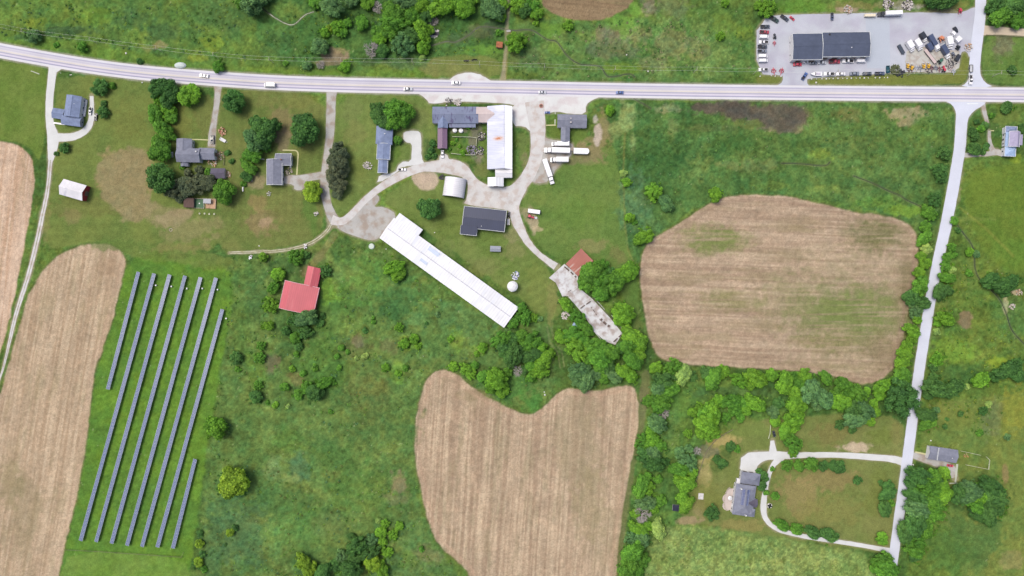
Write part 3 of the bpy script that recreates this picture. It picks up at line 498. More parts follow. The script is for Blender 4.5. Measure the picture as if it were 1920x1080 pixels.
C += (sp * SPK)[..., None] * np.array(A(120, 130, 70)) * .55
C[:] = np.clip(C, 0.004, .8)
Z = np.clip(AMP, 0, 1) * (np.clip(clump + .25, 0, 1) * 1.1 + np.clip(clump2 + .1, 0, 1) * 1.0)
Z = np.where(AMP < .02, 0, Z) * FLAT

ground_mat, nt, b_ = base_mat('ground herbage and soil', 1.0, 0.05)
at = nd(nt, 'ShaderNodeAttribute', attribute_name='albedo')
o_ = vary(nt, at.outputs['Color'], 1.3, .82, 1.16, 3); o_ = vary(nt, o_, 0.25, .93, 1.07, 3, seed=9)
nt.links.new(o_, b_.inputs['Base Color']); bump(nt, b_, 1.6, .5, .25)
def grid_mesh(name, XX, YY, ZZ, CC, keep=None):
    h, w = XX.shape; me = bpy.data.meshes.new(name)
    vs = np.stack([(XX - 960) * S, (540 - YY) * S, ZZ], -1).reshape(-1, 3)
    idx = np.arange(h * w).reshape(h, w)
    q = np.stack([idx[1:, :-1], idx[1:, 1:], idx[:-1, 1:], idx[:-1, :-1]], -1).reshape(-1, 4)
    cc = np.concatenate([CC.reshape(-1, 3), np.ones((h * w, 1))], 1)
    if keep is not None:
        q = q[keep.reshape(-1)]; used = np.zeros(h * w, bool); used[q.reshape(-1)] = True
        mp = np.cumsum(used) - 1; q = mp[q]; vs = vs[used]; cc = cc[used]
    me.vertices.add(len(vs)); me.vertices.foreach_set('co', vs.reshape(-1))
    me.loops.add(len(q) * 4); me.loops.foreach_set('vertex_index', q.reshape(-1))
    me.polygons.add(len(q)); me.polygons.foreach_set('loop_start', np.arange(len(q)) * 4); me.polygons.foreach_set('loop_total', np.full(len(q), 4))
    me.polygons.foreach_set('use_smooth', np.ones(len(q), bool))
    me.update(calc_edges=True)
    ca = me.color_attributes.new('albedo', 'FLOAT_COLOR', 'POINT'); ca.data.foreach_set('color', cc.reshape(-1))
    me.materials.append(ground_mat)
    o = bpy.data.objects.new(name, me); COL.objects.link(o); return o
tag(grid_mesh('ground', PX, PY, Z, C), 'grassy ground of meadows and lawns', None, None, 'structure')
FLAB = {'F1': 'pale harvested crop field at the far left', 'F2': 'long harvested crop field beside the solar rows', 'F3': 'heart shaped tilled field', 'F4': 'round tilled field left of the side road', 'F5': 'dark tilled field at the top edge'}
for k, poly in FIELDS.items():
    xs = [p[0] for p in poly]; ys = [p[1] for p in poly]
    sl = sub(max(min(xs) - 4, GX[0]), max(min(ys) - 4, GY[0]), min(max(xs) + 4, GX[-1]), min(max(ys) + 4, GY[-1]))
    X_, Y_ = PX[sl], PY[sl]; d = poly_sdf(X_, Y_, poly)
    inside = (d[:-1, :-1] < 0) & (d[1:, :-1] < 0) & (d[:-1, 1:] < 0) & (d[1:, 1:] < 0)
    furrow = .012 + .05 * np.clip(vn((X_ * .2 + Y_) / 40 if k != 'F4' else X_ / 40, (X_ / 2.4 if k != 'F4' else Y_ / 2.4), 61), 0, 1)
    tag(grid_mesh('crop_field', X_, Y_, np.maximum(Z[sl], 0) + furrow, C[sl], inside), FLAB[k], None, None, 'structure')

# ---------------------------------------------------------------- roads and yards as sheets
def paving(name, c, v1=(.9, 1.08), sc=.12, fine=(.93, 1.07), patch=None):
    m, nt, b = base_mat(name, .95, .1)
    rgb = nd(nt, 'ShaderNodeRGB'); rgb.outputs[0].default_value = (*A(c[0] * .985, c[1] * 1.012, c[2] * .998), 1)
    o = rgb.outputs[0]
    if patch:
        tc = nd(nt, 'ShaderNodeTexCoord'); no = nd(nt, 'ShaderNodeTexNoise'); no.inputs['Scale'].default_value = patch[1]; no.inputs['Detail'].default_value = 6
        nt.links.new(tc.outputs['Object'], no.inputs['Vector'])
        mr = nd(nt, 'ShaderNodeMapRange'); mr.inputs['From Min'].default_value = .46; mr.inputs['From Max'].default_value = .62
        nt.links.new(no.outputs['Fac'], mr.inputs['Value'])
        mx = nd(nt, 'ShaderNodeMix', data_type='RGBA'); mx.inputs[7].default_value = (*A(*patch[0]), 1)
        nt.links.new(mr.outputs[0], mx.inputs[0]); nt.links.new(o, mx.inputs[6]); o = mx.outputs[2]
    o = vary(nt, o, sc, *v1); o = vary(nt, o, 2.2, *fine, seed=5)
    nt.links.new(o, b.inputs['Base Color']); bump(nt, b, 3, .25, .05); return m
def ribbon(name, pts, z, m, label, kind='structure', jit=0.0, seed=0, uv=False, sm=2):
    """pts (x,y,w) in photo pixels"""
    rnd = random.Random(seed)
    p = [np.array(q, float) for q in pts]
    for _ in range(sm):
        q = [p[0]]
        for a, b in zip(p[:-1], p[1:]): q += [a * .75 + b * .25, a * .25 + b * .75]
        p = q + [p[-1]]
    # resample
    out = [p[0]]
    for a, b in zip(p[:-1], p[1:]):
        n = max(1, int(np.hypot(*(b - a)[:2]) / 7))
        out += [a + (b - a) * (i + 1) / n for i in range(n)]
    p = out; n = len(p); vs = []; T = 0; us = []
    K = 9 if uv else 1
    for i in range(n):
        d = p[min(i + 1, n - 1)] - p[max(i - 1, 0)]; L = math.hypot(d[0], d[1]) or 1; nx, ny = -d[1] / L, d[0] / L
        hw = p[i][2] / 2; j0, j1 = rnd.uniform(-jit, jit), rnd.uniform(-jit, jit)
        a = np.array((p[i][0] + nx * (hw + j0), p[i][1] + ny * (hw + j0))); b = np.array((p[i][0] - nx * (hw + j1), p[i][1] - ny * (hw + j1)))
        for k in range(K + 1):
            t = k / K; q = a * (1 - t) + b * t; w = W(q[0], q[1], 0); vs.append((w.x, w.y, z)); us.append((i * 7 * S, t))
    fs = [((K + 1) * i + k, (K + 1) * i + k + 1, (K + 1) * (i + 1) + k + 1, (K + 1) * (i + 1) + k) for i in range(n - 1) for k in range(K)]
    me = bpy.data.meshes.new(name); me.from_pydata(vs, [], fs); me.materials.append(m)
    if uv:
        u = me.uv_layers.new(name='across')
        for lp in me.loops: u.data[lp.index].uv = us[lp.vertex_index]
    o = bpy.data.objects.new(name, me); COL.objects.link(o)
    bm = bmesh.new(); bm.from_mesh(me); bmesh.ops.recalc_face_normals(bm, faces=bm.faces)
    if sum(f.normal.z for f in bm.faces) < 0: bmesh.ops.reverse_faces(bm, faces=bm.faces)
    bm.to_mesh(me); bm.free()
    return tag(o, label, None, None, kind)
def sheet(name, poly, z, m, label, jit=.5, seed=1, step=5):
    rnd = random.Random(seed); pts = []
    for i in range(len(poly)):
        a = np.array(poly[i]); b = np.array(poly[(i + 1) % len(poly)]); n = max(1, int(np.hypot(*(b - a)) / step))
        for k in range(n):
            q = a + (b - a) * k / n; pts.append((q[0] + rnd.uniform(-jit, jit), q[1] + rnd.uniform(-jit, jit)))
    ws = [W(*p) for p in pts]; tr = tessellate_polygon([[Vector((w.x, w.y, 0)) for w in ws]])
    me = bpy.data.meshes.new(name); me.from_pydata([(w.x, w.y, z) for w in ws], [], [tuple(t) for t in tr]); me.materials.append(m)
    bm = bmesh.new(); bm.from_mesh(me)
    for f in bm.faces:
        if f.normal.z < 0: f.normal_flip()
    bm.to_mesh(me); bm.free()
    o = bpy.data.objects.new(name, me); COL.objects.link(o); return tag(o, label, None, None, 'structure')

# highway with wheel tracks worn along each lane
mh, nt, b_ = base_mat('worn highway asphalt', .9, .15)
uvn = nd(nt, 'ShaderNodeUVMap', uv_map='across'); sx = nd(nt, 'ShaderNodeSeparateXYZ'); nt.links.new(uvn.outputs[0], sx.inputs[0])
cr = nd(nt, 'ShaderNodeValToRGB'); nt.links.new(sx.outputs['Y'], cr.inputs[0])
els = [(0, (222, 221, 224)), (.07, (228, 227, 233)), (.12, (210, 209, 224)), (.2, (184, 182, 202)), (.27, (212, 210, 221)), (.36, (202, 200, 214)), (.44, (222, 218, 222)), (.5, (224, 216, 216)), (.55, (208, 206, 216)), (.61, (168, 167, 186)), (.67, (222, 216, 228)), (.74, (218, 213, 230)), (.8, (158, 158, 180)), (.86, (206, 202, 218)), (.9, (226, 224, 230)), (1, (228, 226, 228))]
ramp = cr.color_ramp
while len(ramp.elements) > 1: ramp.elements.remove(ramp.elements[-1])
ramp.elements[0].position = 0; ramp.elements[0].color = (*A(*els[0][1]), 1)
for p_, c_ in els[1:]:
    e = ramp.elements.new(p_); e.color = (*A(*c_), 1)
o_ = vary(nt, cr.outputs[0], .06, .95, 1.05, 4); o_ = vary(nt, o_, 1.5, .96, 1.04, 3, seed=4); nt.links.new(o_, b_.inputs['Base Color']); bump(nt, b_, 4, .2, .03)
# ribbon side 0 lies on the +normal side; keep v = 0 at the top of the picture
ribbon('highway', [(x, y, HWY_W) for x, y in HWY[::-1]], .075, mh, 'pale two lane highway crossing the whole scene', uv=True, sm=0)
white = paving('road paint white', (250, 250, 250)); yellow = paving('road paint yellow', (234, 222, 196))
for off, m_, w_, lb in ((-10.6, white, .5, 'white edge line on the far side of the highway'), (10.4, white, .5, 'white edge line on the near side of the highway'), (-.35, yellow, .35, 'yellow centre line of the highway, upper of the pair'), (.5, yellow, .35, 'yellow centre line of the highway, lower of the pair')):
    ribbon('road_marking', [(x, y + off, w_) for x, y in HWY[::-1]], .08, m_, lb, sm=0)
side_m = paving('side road asphalt', (222, 221, 238), (.95, 1.05), .1)
conc = paving('bright concrete drive', (226, 222, 224), (.93, 1.05), .2)
grav = paving('pale gravel', (220, 213, 214), (.92, 1.06), .15, (.92, 1.08), ((204, 195, 188), .22))
gravd = paving('grey gravel and dirt', (192, 186, 184), (.9, 1.1), .12, (.9, 1.1), ((172, 160, 148), .18))
apron_m = paving('white gravel apron', (232, 228, 230), (.95, 1.04), .12, (.93, 1.06), ((218, 212, 212), .15))
trk = paving('dusty farm track', (206, 198, 178), (.86, 1.1), .3, (.88, 1.12), ((176, 172, 134), .35))
lot_m = paving('car park asphalt', (200, 199, 212), (.93, 1.06), .09, (.94, 1.06), ((188, 188, 202), .07))
tan = paving('tan gravel track', (214, 194, 174), (.93, 1.06), .3)
ribbon('side_road', SIDE_S, .055, side_m, 'pale side road running down from the highway', jit=.35, seed=3)
ribbon('side_road', SIDE_N, .051, side_m, 'pale side road leaving the highway beside the car lot', jit=.35, seed=4)
sheet('road_junction', smooth_poly(FL[0], 1), .063, side_m, 'flared mouth of the lower side road', .1)
sheet('road_junction', smooth_poly(FL[1], 1), .067, side_m, 'flared mouth of the upper side road', .1)
sheet('road_junction', smooth_poly(PEN, 1), .069, conc, 'flared mouth of the farm road at the left', .1)
ribbon('road_marking', [(1813, 194.5, 1.4), (1834, 194.5, 1.4)], .08, white, 'white stop line at the lower side road', sm=0)
DM = {'w_road': (conc, 'pale farm road at the far left'), 'w_loop': (conc, 'drive curling round the blue roofed house'), 'b_drive': (gravd, 'grey drive of the house among old trees'), 'c_drive': (gravd, 'grey farm lane down from the highway'), 'c_spur': (gravd, 'grey drive to the L shaped house'),
      'farm_lane': (grav, 'gravel lane looping through the farm'), 'barn_lane': (grav, 'gravel lane to the ruined barn'), 'field_track': (trk, 'double dirt track curving to the left'), 'villa_drive': (conc, 'concrete drive of the villa'), 'villa_loop': (conc, 'narrow loop drive round the paddock'),
      'ne_drive': (gravd, 'drive of the lavender roofed house'), 'ne_spur': (gravd, 'short drive stub by the junction'), 'ne_spur2': (gravd, 'short drive arm beside the shrubs'), 'house_drive': (gravd, 'grey drive with a parked red car'), 'gravel_track': (tan, 'tan gravel track leaving the upper side road'),
      'north_lane': (trk, 'worn grass lane north of the highway'), 'oak_spur': (conc, 'stub of concrete under the trees')}
zz = 0.0
for k, (m_, lb) in DM.items():
    z_ = .034 if k in ('w_loop', 'c_spur', 'villa_loop', 'barn_lane', 'field_track') else .044
    if k == 'field_track':
        for s_, l2 in ((-1, 'upper wheel rut of the curving dirt track'), (1, 'lower wheel rut of the curving dirt track')):
            ribbon('dirt_track', [(x + s_ * .9, y + s_ * 1.6, 1.7) for x, y, w in DRIVES[k]], z_, m_, l2, jit=.3, seed=9)
        continue
    if k == 'north_lane': continue
    zz += .0006; z_ += (zz - .003) if z_ > .04 else -zz * .6
    if k == 'w_road':
        ribbon('driveway', DRIVES[k][:8], z_, m_, lb, jit=.25, seed=1)
        for s_, l2 in ((-1, 'left wheel rut of the farm road between the fields'), (1, 'right wheel rut of the farm road between the fields')):
            ribbon('dirt_track', [(x + s_ * w * .23, y, max(.9, w * .36)) for x, y, w in DRIVES[k][6:]], z_ - .004, trk if False else grav, l2, jit=.3, seed=9)
        continue
    ribbon('driveway', DRIVES[k], z_, m_, lb, jit=.35, seed=hash(k) % 100 if False else len(k))
for k, m_, z_, lb in (('dirt_yard', gravd, .038, 'bare dirt yard at the end of the long white barn'), ('farm_apron', grav, .026, 'gravel yard between the farm buildings'), ('north_apron', apron_m, .03, 'white gravel apron along the highway'), ('court', grav, .018, 'gravel court by the purple roofed wing'),
                     ('trailer_yard', gravd, .022, 'worn yard under the white trailers'), ('barn_pad', apron_m, .014, 'pale concrete pad between the great barn and the lane'), ('pad_d', conc, .03, 'hooked concrete drive by the long house'), ('lot', lot_m, .045, 'asphalt car lot'), ('villa_pad', conc, .03, 'concrete forecourt of the villa'), ('lay_by', apron_m, .03, 'gravel lay-by on the highway'), ('c_pad', gravd, .03, 'turning pad by the L shaped house')):
    sheet('yard' if k != 'lot' else 'car_park', AREAS[k], z_, m_, lb, .45)
sheet('yard', [(1700, 96), (1722, 88), (1760, 92), (1798, 96), (1800, 112), (1797, 127), (1784, 136), (1738, 136), (1702, 133), (1696, 116)], .053, paving('dusty machine yard', (204, 198, 194), (.88, 1.08), .2, (.88, 1.1), ((186, 178, 170), .3)), 'dusty gravel corner of the car lot', 1.4)
sheet('yard', [(1623, 34), (1668, 33), (1669, 128), (1664, 128), (1625, 128)], .0515, paving('newer asphalt', (194, 197, 212), (.97, 1.03), .1), 'slightly darker patch of newer asphalt in the lot', .3)
# creek water lying in the low lines
wm, nt, b_ = base_mat('creek water', .25, .5); b_.inputs['Base Color'].default_value = (.02, .028, .018, 1); bump(nt, b_, 2, .2, .02)
for cpts, lb in zip(CREEKS, ('dark creek winding north of the highway', 'short creek bend at the top left', 'creek line in the dark meadow', 'creek line running to the side road', 'creek right of the side road', 'creek outlet below the highway')):
    ribbon('creek', [(x, y, (.9 if cpts[0][0] < 1000 or cpts[0][0] > 1700 else .45) + .3 * math.sin(i * 1.7)) for i, (x, y) in enumerate(smooth_poly(cpts, 1, False))], .05, wm, lb, jit=.25, seed=5)
# ---------------------------------------------------------------- trees
bark = solid('bark', (.09, .075, .06), .95, .1, scale=2, bmp=.5)
deadbark = solid('weathered bark', (.34, .31, .30), .95, .1, scale=2)
leaf = tinted('foliage', .75, .25, (.72, 1.28), .35, 'tint', transl=.28)

def crown_mesh(seed, nl=16, flat_=.75, leafn=150, ls=.085, lobe=(.26, .42), spread=.66, core=True):
    rnd = np.random.RandomState(seed); V = []; F = []; T = []
    lobes = []
    ph = rnd.rand() * 6
    for i in range(nl):
        # golden-spiral dome of lobes, jittered
        t = (i + .5) / nl; el = math.acos(1 - t * 1.05) if t * 1.05 < 2 else 1.6
        az = i * 2.39996 + ph + rnd.uniform(-.35, .35)
        rr = spread * (1 + rnd.uniform(-.26, .26)); lr = rnd.uniform(*lobe)
        lobes.append((rr * math.sin(el) * math.cos(az) * 1.05, rr * math.sin(el) * math.sin(az) * 1.05, rr * math.cos(el) * flat_ + rnd.uniform(-.06, .12), lr, rnd.uniform(.8, 1.2)))
    for x, y, z, lr, tn in lobes:
        c = np.array((x, y, z))
        if core:
            # lumpy inner mass so gaps look into leaves, tint darkened to paint their shade
            bm = bmesh.new(); bmesh.ops.create_icosphere(bm, subdivisions=2, radius=lr * .8)
            b = len(V)
            for v in bm.verts:
                p = np.array(v.co) * (1 + .25 * (rnd.rand() - .5)); V.append(tuple(p + c))
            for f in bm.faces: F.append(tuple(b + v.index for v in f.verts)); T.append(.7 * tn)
            bm.free()
        n = int(leafn * 1.65 * (lr / .34) ** 2)
        d = rnd.normal(size=(n, 3)); d /= np.linalg.norm(d, axis=1)[:, None]; d[:, 2] = np.where(d[:, 2] < -.35, -d[:, 2], d[:, 2])
        for k in range(n):
            nrm = d[k] * 1.0 + rnd.normal(size=3) * .38 + np.array((0, 0, .25)); nrm /= np.linalg.norm(nrm)
            u = np.cross(nrm, rnd.normal(size=3)); u /= np.linalg.norm(u) + 1e-9; w = np.cross(nrm, u)
            s1 = ls * .76 * rnd.uniform(.6, 1.4); s2 = s1 * rnd.uniform(.5, .9)
            p = c + d[k] * lr * rnd.uniform(.8, 1.2)
            b = len(V); V += [tuple(p + u * s1), tuple(p + w * s2 + nrm * s1 * .2), tuple(p - u * s1), tuple(p - w * s2 - nrm * s1 * .1)]
            F.append((b, b + 1, b + 2, b + 3)); T.append(tn * rnd.uniform(.72, 1.3))
    return finish_crown('crown', V, F, T)
def finish_crown(name, V, F, T, mat=None):
    me = bpy.data.meshes.new(name); me.from_pydata([tuple(map(float, v)) for v in V], [], F); me.materials.append(mat or leaf)
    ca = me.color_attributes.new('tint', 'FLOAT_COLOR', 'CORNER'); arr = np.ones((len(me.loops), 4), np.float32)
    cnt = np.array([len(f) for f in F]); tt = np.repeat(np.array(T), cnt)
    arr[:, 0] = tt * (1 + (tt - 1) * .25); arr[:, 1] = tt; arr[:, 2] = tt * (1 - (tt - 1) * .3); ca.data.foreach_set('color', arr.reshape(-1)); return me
def conifer_mesh(seed):
    rnd = np.random.RandomState(seed); V = []; F = []; T = []
    for tier in range(15):
        t = tier / 14; z = .15 + 1.75 * t; r = .98 * (1 - t) ** .8 + .05; n = int(9 + 22 * (1 - t))
        for k in range(n):
            a = 6.283 * k / n + rnd.uniform(-.2, .2); rl = r * rnd.uniform(.75, 1.1)
            for q in range(5):
                f0 = (q + .3) / 5; c = np.array((math.cos(a) * rl * f0, math.sin(a) * rl * f0, z - .16 * f0 * rl)); 
                u = np.array((math.cos(a), math.sin(a), -.25)); w = np.array((-math.sin(a), math.cos(a), rnd.uniform(-.3, .3)))
                s1 = .12 * rnd.uniform(.8, 1.3); s2 = .07 * rnd.uniform(.7, 1.3)
                b = len(V); V += [c + u * s1, c + w * s2, c - u * s1, c - w * s2]; F.append((b, b + 1, b + 2, b + 3)); T.append(rnd.uniform(.7, 1.25))
    return finish_crown('crown', V, F, T)
def bare_mesh(seed, mat, wisps):
    rnd = random.Random(seed); mb = MB()
    def grow(p, d, L, r, lev):
        q = p + d * L; mb.tube(p, q, r, r * .6, 4, False)
        if lev == 0: return
        for k in range(4 if lev > 1 else 3):
            nd_ = (d + Vector((rnd.uniform(-1, 1), rnd.uniform(-1, 1), rnd.uniform(-.45, .5))) * .85).normalized()
            grow(q if k < 2 else p + d * L * .6, nd_, L * rnd.uniform(.55, .8), r * .6, lev - 1)
    for k in range(7):
        a = k * .9 + rnd.uniform(-.3, .3); grow(Vector((0, 0, .1)), Vector((math.cos(a) * .8, math.sin(a) * .8, .55)).normalized(), .42, .035, 4)
    return mb
def trunk_mesh(seed):
    rnd = random.Random(seed); mb = MB(); mb.tube((0, 0, -.02), (0, 0, .55), .07, .045, 8)
    for k in range(5):
        a = k * 1.26 + rnd.uniform(-.3, .3); h = rnd.uniform(.3, .55)
        mb.tube((0, 0, h), (math.cos(a) * .45, math.sin(a) * .45, h + .42), .035, .012, 6)
    return mb
def proto(name, crown, trunk_mb, bm=None, lift=.45):
    r = empty(name, (0, 0, -500)); c = bpy.data.objects.new('crown', crown); COL.objects.link(c); c.parent = r; c.location = (0, 0, lift); KIDS.setdefault(r.name, []).append(c)
    trunk_mb.build('trunk', bm or bark, r); return r
PROTO = {'L': [], 'C': [], 'S': [], 'shrub': []}
for i, (nl, fl, ln, ls, lo, sp) in enumerate([(17, .75, 150, .085, (.24, .38), .68), (22, .7, 125, .075, (.2, .34), .72), (13, .85, 175, .09, (.28, .44), .62), (26, .65, 110, .07, (.18, .31), .75), (19, .8, 140, .08, (.2, .42), .7), (15, .7, 160, .085, (.26, .4), .72)]):
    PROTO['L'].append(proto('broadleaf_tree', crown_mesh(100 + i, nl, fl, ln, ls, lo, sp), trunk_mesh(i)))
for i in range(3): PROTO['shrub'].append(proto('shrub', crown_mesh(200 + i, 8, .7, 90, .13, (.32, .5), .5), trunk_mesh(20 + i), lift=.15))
for i in range(2): PROTO['C'].append(proto('conifer_tree', conifer_mesh(300 + i), trunk_mesh(30 + i), lift=.1))
for i in range(2):
    r = empty('bare_tree', (0, 0, -500)); bare_mesh(400 + i, deadbark, 0).build('crown', deadbark, r); trunk_mesh(40 + i).build('trunk', deadbark, r); PROTO['S'].append(r)
TCOL = {'L': (114, 166, 52), 'G': (98, 152, 54), 'D': (82, 128, 62), 'B': (102, 144, 86), 'Y': (136, 174, 54), 'C': (100, 114, 84), 'S': (170, 165, 158), 'P': (150, 182, 96), 'O': (166, 186, 58)}
TDESC = {'L': 'bright lime green', 'G': 'mid green', 'D': 'dark green', 'B': 'grey green', 'Y': 'yellow green', 'C': 'dark olive', 'S': 'leafless silvery', 'P': 'pale green', 'O': 'golden green'}
ONES = ['', 'first', 'second', 'third', 'fourth', 'fifth', 'sixth', 'seventh', 'eighth', 'ninth', 'tenth', 'eleventh', 'twelfth', 'thirteenth', 'fourteenth', 'fifteenth', 'sixteenth', 'seventeenth', 'eighteenth', 'nineteenth']
def ordinal(n):
    if n < 20: return ONES[n]
    t = {20: 'twenti', 30: 'thirti', 40: 'forti'}; u = {2: 'twenty', 3: 'thirty', 4: 'forty'}
    return t[n] + 'eth' if n % 10 == 0 else u[n // 10] + '-' + ONES[n % 10]
trnd = random.Random(99); UNDER = []
def tree(x, y, r, k, label, group=None, ell=None):
    small = r < 10.5 and k not in 'CS'
    fam = 'S' if k == 'S' else 'shrub' if r < 8 else 'L'
    p = trnd.choice(PROTO[fam]); rm = r * S * 1.1
    # crown middle stands above the trunk foot, so the foot is found from the crown's height
    hz = rm * (1.05 if fam == 'C' else 1.1 if fam != 'shrub' else .55)
    w = W(x, y, hz); sc = (rm * trnd.uniform(.94, 1.06), rm * trnd.uniform(.94, 1.06), rm * trnd.uniform(.9, 1.15) * (1.15 if r > 14 else 1.0))
    rot = trnd.uniform(0, 6.28)
    if ell: rot = ell[1]; sc = (sc[0] * ell[0] ** .5 * 1.02, sc[1] / ell[0] ** .5 * 1.02, sc[2])
    o = dup(p, (w.x, w.y, 0), rot, sc)
    o.name = {'S': 'bare_tree'}.get(k, 'shrub' if small else 'broadleaf_tree')
    c = TCOL[k]; j = trnd.uniform(.88, 1.12); jr = trnd.uniform(.93, 1.07)
    for ch in KIDS[o.name] if o.name in KIDS else o.children:
        pass
    for ch in [q for q in LASTKIDS(o)]:
        ch.color = (*[min(.9, v) for v in (lin(c[0]) * .79 * j * jr, lin(c[1]) * .79 * j, lin(c[2]) * .79 * j)], 1)
    tag(o, label, 'shrub' if small else 'tree', group)
    if r >= 9 and group and k not in 'S': UNDER.append((x, y, r, k))
    return o
def LASTKIDS(o):
    return [k for k in LAST]
_dup = dup
LAST = []
def dup(root, loc=None, rz=None, scale=None):
    r = _dup(root, loc, rz, scale); LAST[:] = KIDS.get(r.name, []); return r
def merge(items):
    """two neighbouring lobes of one colour belong to one broad crown"""
    it = [tuple(t) + (None,) for t in items]; out = []; used = set(); pairs = []
    for i in range(len(it)):
        for j in range(i + 1, len(it)):
            a, b = it[i], it[j]
            if a[3] != b[3] or a[3] in 'SC' or min(a[2], b[2]) < 8 or max(a[2], b[2]) > 17: continue
            d = math.hypot(a[0] - b[0], a[1] - b[1])
            if d < .86 * (a[2] + b[2]): pairs.append((d / (a[2] + b[2]), i, j, d))
    for q, i, j, d in sorted(pairs):
        if i in used or j in used: continue
        used |= {i, j}; a, b = it[i], it[j]; rm = (a[2] + b[2]) / 2; w = a[2] / (a[2] + b[2])
        major = d / 2 + rm; minor = rm * 1.08
        out.append((a[0] * w + b[0] * (1 - w), a[1] * w + b[1] * (1 - w), math.sqrt(major * minor) * .97, a[3], (major / minor, -math.atan2(b[1] - a[1], b[0] - a[0]))))
    return out + [t for i, t in enumerate(it) if i not in used]
def grove(phrase, axis_, items, group=None):
    """items (x, y, r, kind); labels count along the axis"""
    items = merge(items); n = len(items); it = sorted(items, key=lambda t: t[0] if axis_ == 'x' else t[1]); frm = 'left' if axis_ == 'x' else 'top'
    for i, (x, y, r, k, ell) in enumerate(it):
        small = r < 10.5 and k not in 'CS'; noun = 'shrub' if small else 'tree'
        size = 'big ' if r >= 22 else 'small ' if (r < 6 or (9 > r and not small)) else ''
        if n == 1: lb = f'{size}{TDESC[k]} {noun} {phrase}'
        elif i == 0: lb = f'{size}{TDESC[k]} {noun}, {"leftmost" if axis_ == "x" else "topmost"} {phrase}'
        elif i == n - 1: lb = f'{size}{TDESC[k]} {noun}, {"rightmost" if axis_ == "x" else "lowest"} {phrase}'
        else: lb = f'{size}{TDESC[k]} {noun}, {ordinal(i + 1)} from {frm} {phrase}'
        if len(lb.split()) > 16: lb = lb[len(size):]
        tree(x, y, r, k, lb, group if group else (None if n == 1 else 'trees ' + phrase), ell)
G_ = grove
G_('in the top left corner of the wood edge', 'x', [(470, 8, 20, 'B'), (450, 0, 12, 'G'), (492, -6, 14, 'B')])
G_('in the scrub above the highway bend', 'x', [(60, 66, 12, 'B'), (152, 88, 9, 'G'), (105, 84, 6, 'G'), (407, 123, 11, 'G'), (262, 114, 6, 'D'), (575, 121, 9, 'P'), (600, 120, 9, 'S'), (645, 124, 10, 'L'), (598, 86, 16, 'B'), (535, 118, 6, 'G')])
G_('in the lime clump by the creek bend', 'x', [(608, 60, 9, 'O'), (618, 52, 7, 'Y'), (633, 50, 13, 'L'), (650, 42, 9, 'Y'), (642, 60, 9, 'P'), (678, 42, 12, 'G')])
G_('in the wood at the top of the picture', 'x', [(590, 4, 11, 'G'), (612, 6, 15, 'B'), (630, 14, 14, 'B'), (655, -4, 14, 'B'), (688, 2, 13, 'L'), (706, 10, 12, 'S'), (735, 22, 20, 'G'), (748, 42, 17, 'G'), (728, 40, 12, 'G'), (706, 56, 12, 'G'), (712, 70, 13, 'L'), (730, 58, 14, 'G'),
   (753, 80, 19, 'B'), (765, 60, 13, 'D'), (772, 28, 16, 'G'), (788, 10, 15, 'L'), (770, -2, 15, 'B'), (748, 2, 12, 'B'), (776, 66, 14, 'D'), (796, 30, 14, 'D'), (788, 48, 13, 'L'), (797, 62, 13, 'L'), (795, 86, 13, 'L'), (716, 92, 12, 'D'), (695, 90, 15, 'S'),
   (810, 36, 12, 'S'), (815, 14, 15, 'L'), (836, 4, 16, 'L'), (868, 12, 18, 'L'), (855, -4, 14, 'G'), (880, -2, 14, 'L'), (792, 108, 7, 'P'), (805, 55, 9, 'B')])
G_('by the grass lane at the top', 'x', [(914, 4, 16, 'B'), (928, 18, 15, 'B'), (940, 30, 10, 'B'), (908, 22, 8, 'P'), (945, 8, 10, 'D'), (936, 60, 7, 'G'), (968, 77, 18, 'L'), (970, 6, 15, 'L'), (985, 16, 14, 'D'), (998, 8, 12, 'G'), (1006, 24, 11, 'L'), (1005, 44, 6, 'L'), (1066, 46, 9, 'L')])
G_('along the top edge near the car lot', 'x', [(1360, 4, 8, 'L'), (1440, 12, 14, 'L'), (1423, 8, 8, 'D'), (1352, 66, 8, 'P'), (1752, -6, 16, 'D'), (1770, 0, 17, 'D'), (1785, -4, 12, 'D')])
G_('in the thicket at the top right corner', 'x', [(1872, 8, 16, 'D'), (1888, 22, 17, 'G'), (1905, 10, 18, 'D'), (1912, 36, 14, 'G'), (1875, 34, 12, 'G'), (1856, 16, 8, 'P')])
G_('beside the blue roofed house', 'y', [(182, 161, 14, 'D'), (209, 161, 7, 'G'), (194, 194, 7, 'D'), (190, 209, 10, 'B'), (118, 276, 9, 'D'), (105, 288, 5, 'D')])
G_('in the old row left of the grey drive', 'y', [(290, 166, 15, 'D'), (306, 156, 15, 'D'), (320, 172, 14, 'D'), (310, 190, 13, 'D'), (286, 205, 12, 'G'), (296, 186, 10, 'L'), (312, 206, 14, 'L'), (290, 222, 12, 'G'), (318, 220, 11, 'G'), (302, 238, 15, 'G'), (316, 250, 9, 'G'), (296, 262, 13, 'G'), (296, 282, 20, 'G')])
G_('standing alone at the highway beside the old row', 'x', [(350, 176, 19, 'L')])
G_('standing by the grey drive near the highway', 'x', [(436, 189, 20, 'D')])
G_('in the garden below the grey roofed house', 'x', [(298, 334, 26, 'D'), (325, 356, 16, 'C'), (345, 350, 17, 'C'), (366, 346, 17, 'C'), (384, 342, 15, 'C'), (335, 366, 12, 'C'), (417, 357, 21, 'G'), (372, 320, 9, 'D'), (350, 324, 8, 'G'), (390, 322, 8, 'G'), (342, 312, 7, 'G'), (426, 286, 6, 'D'), (434, 302, 6, 'D')])
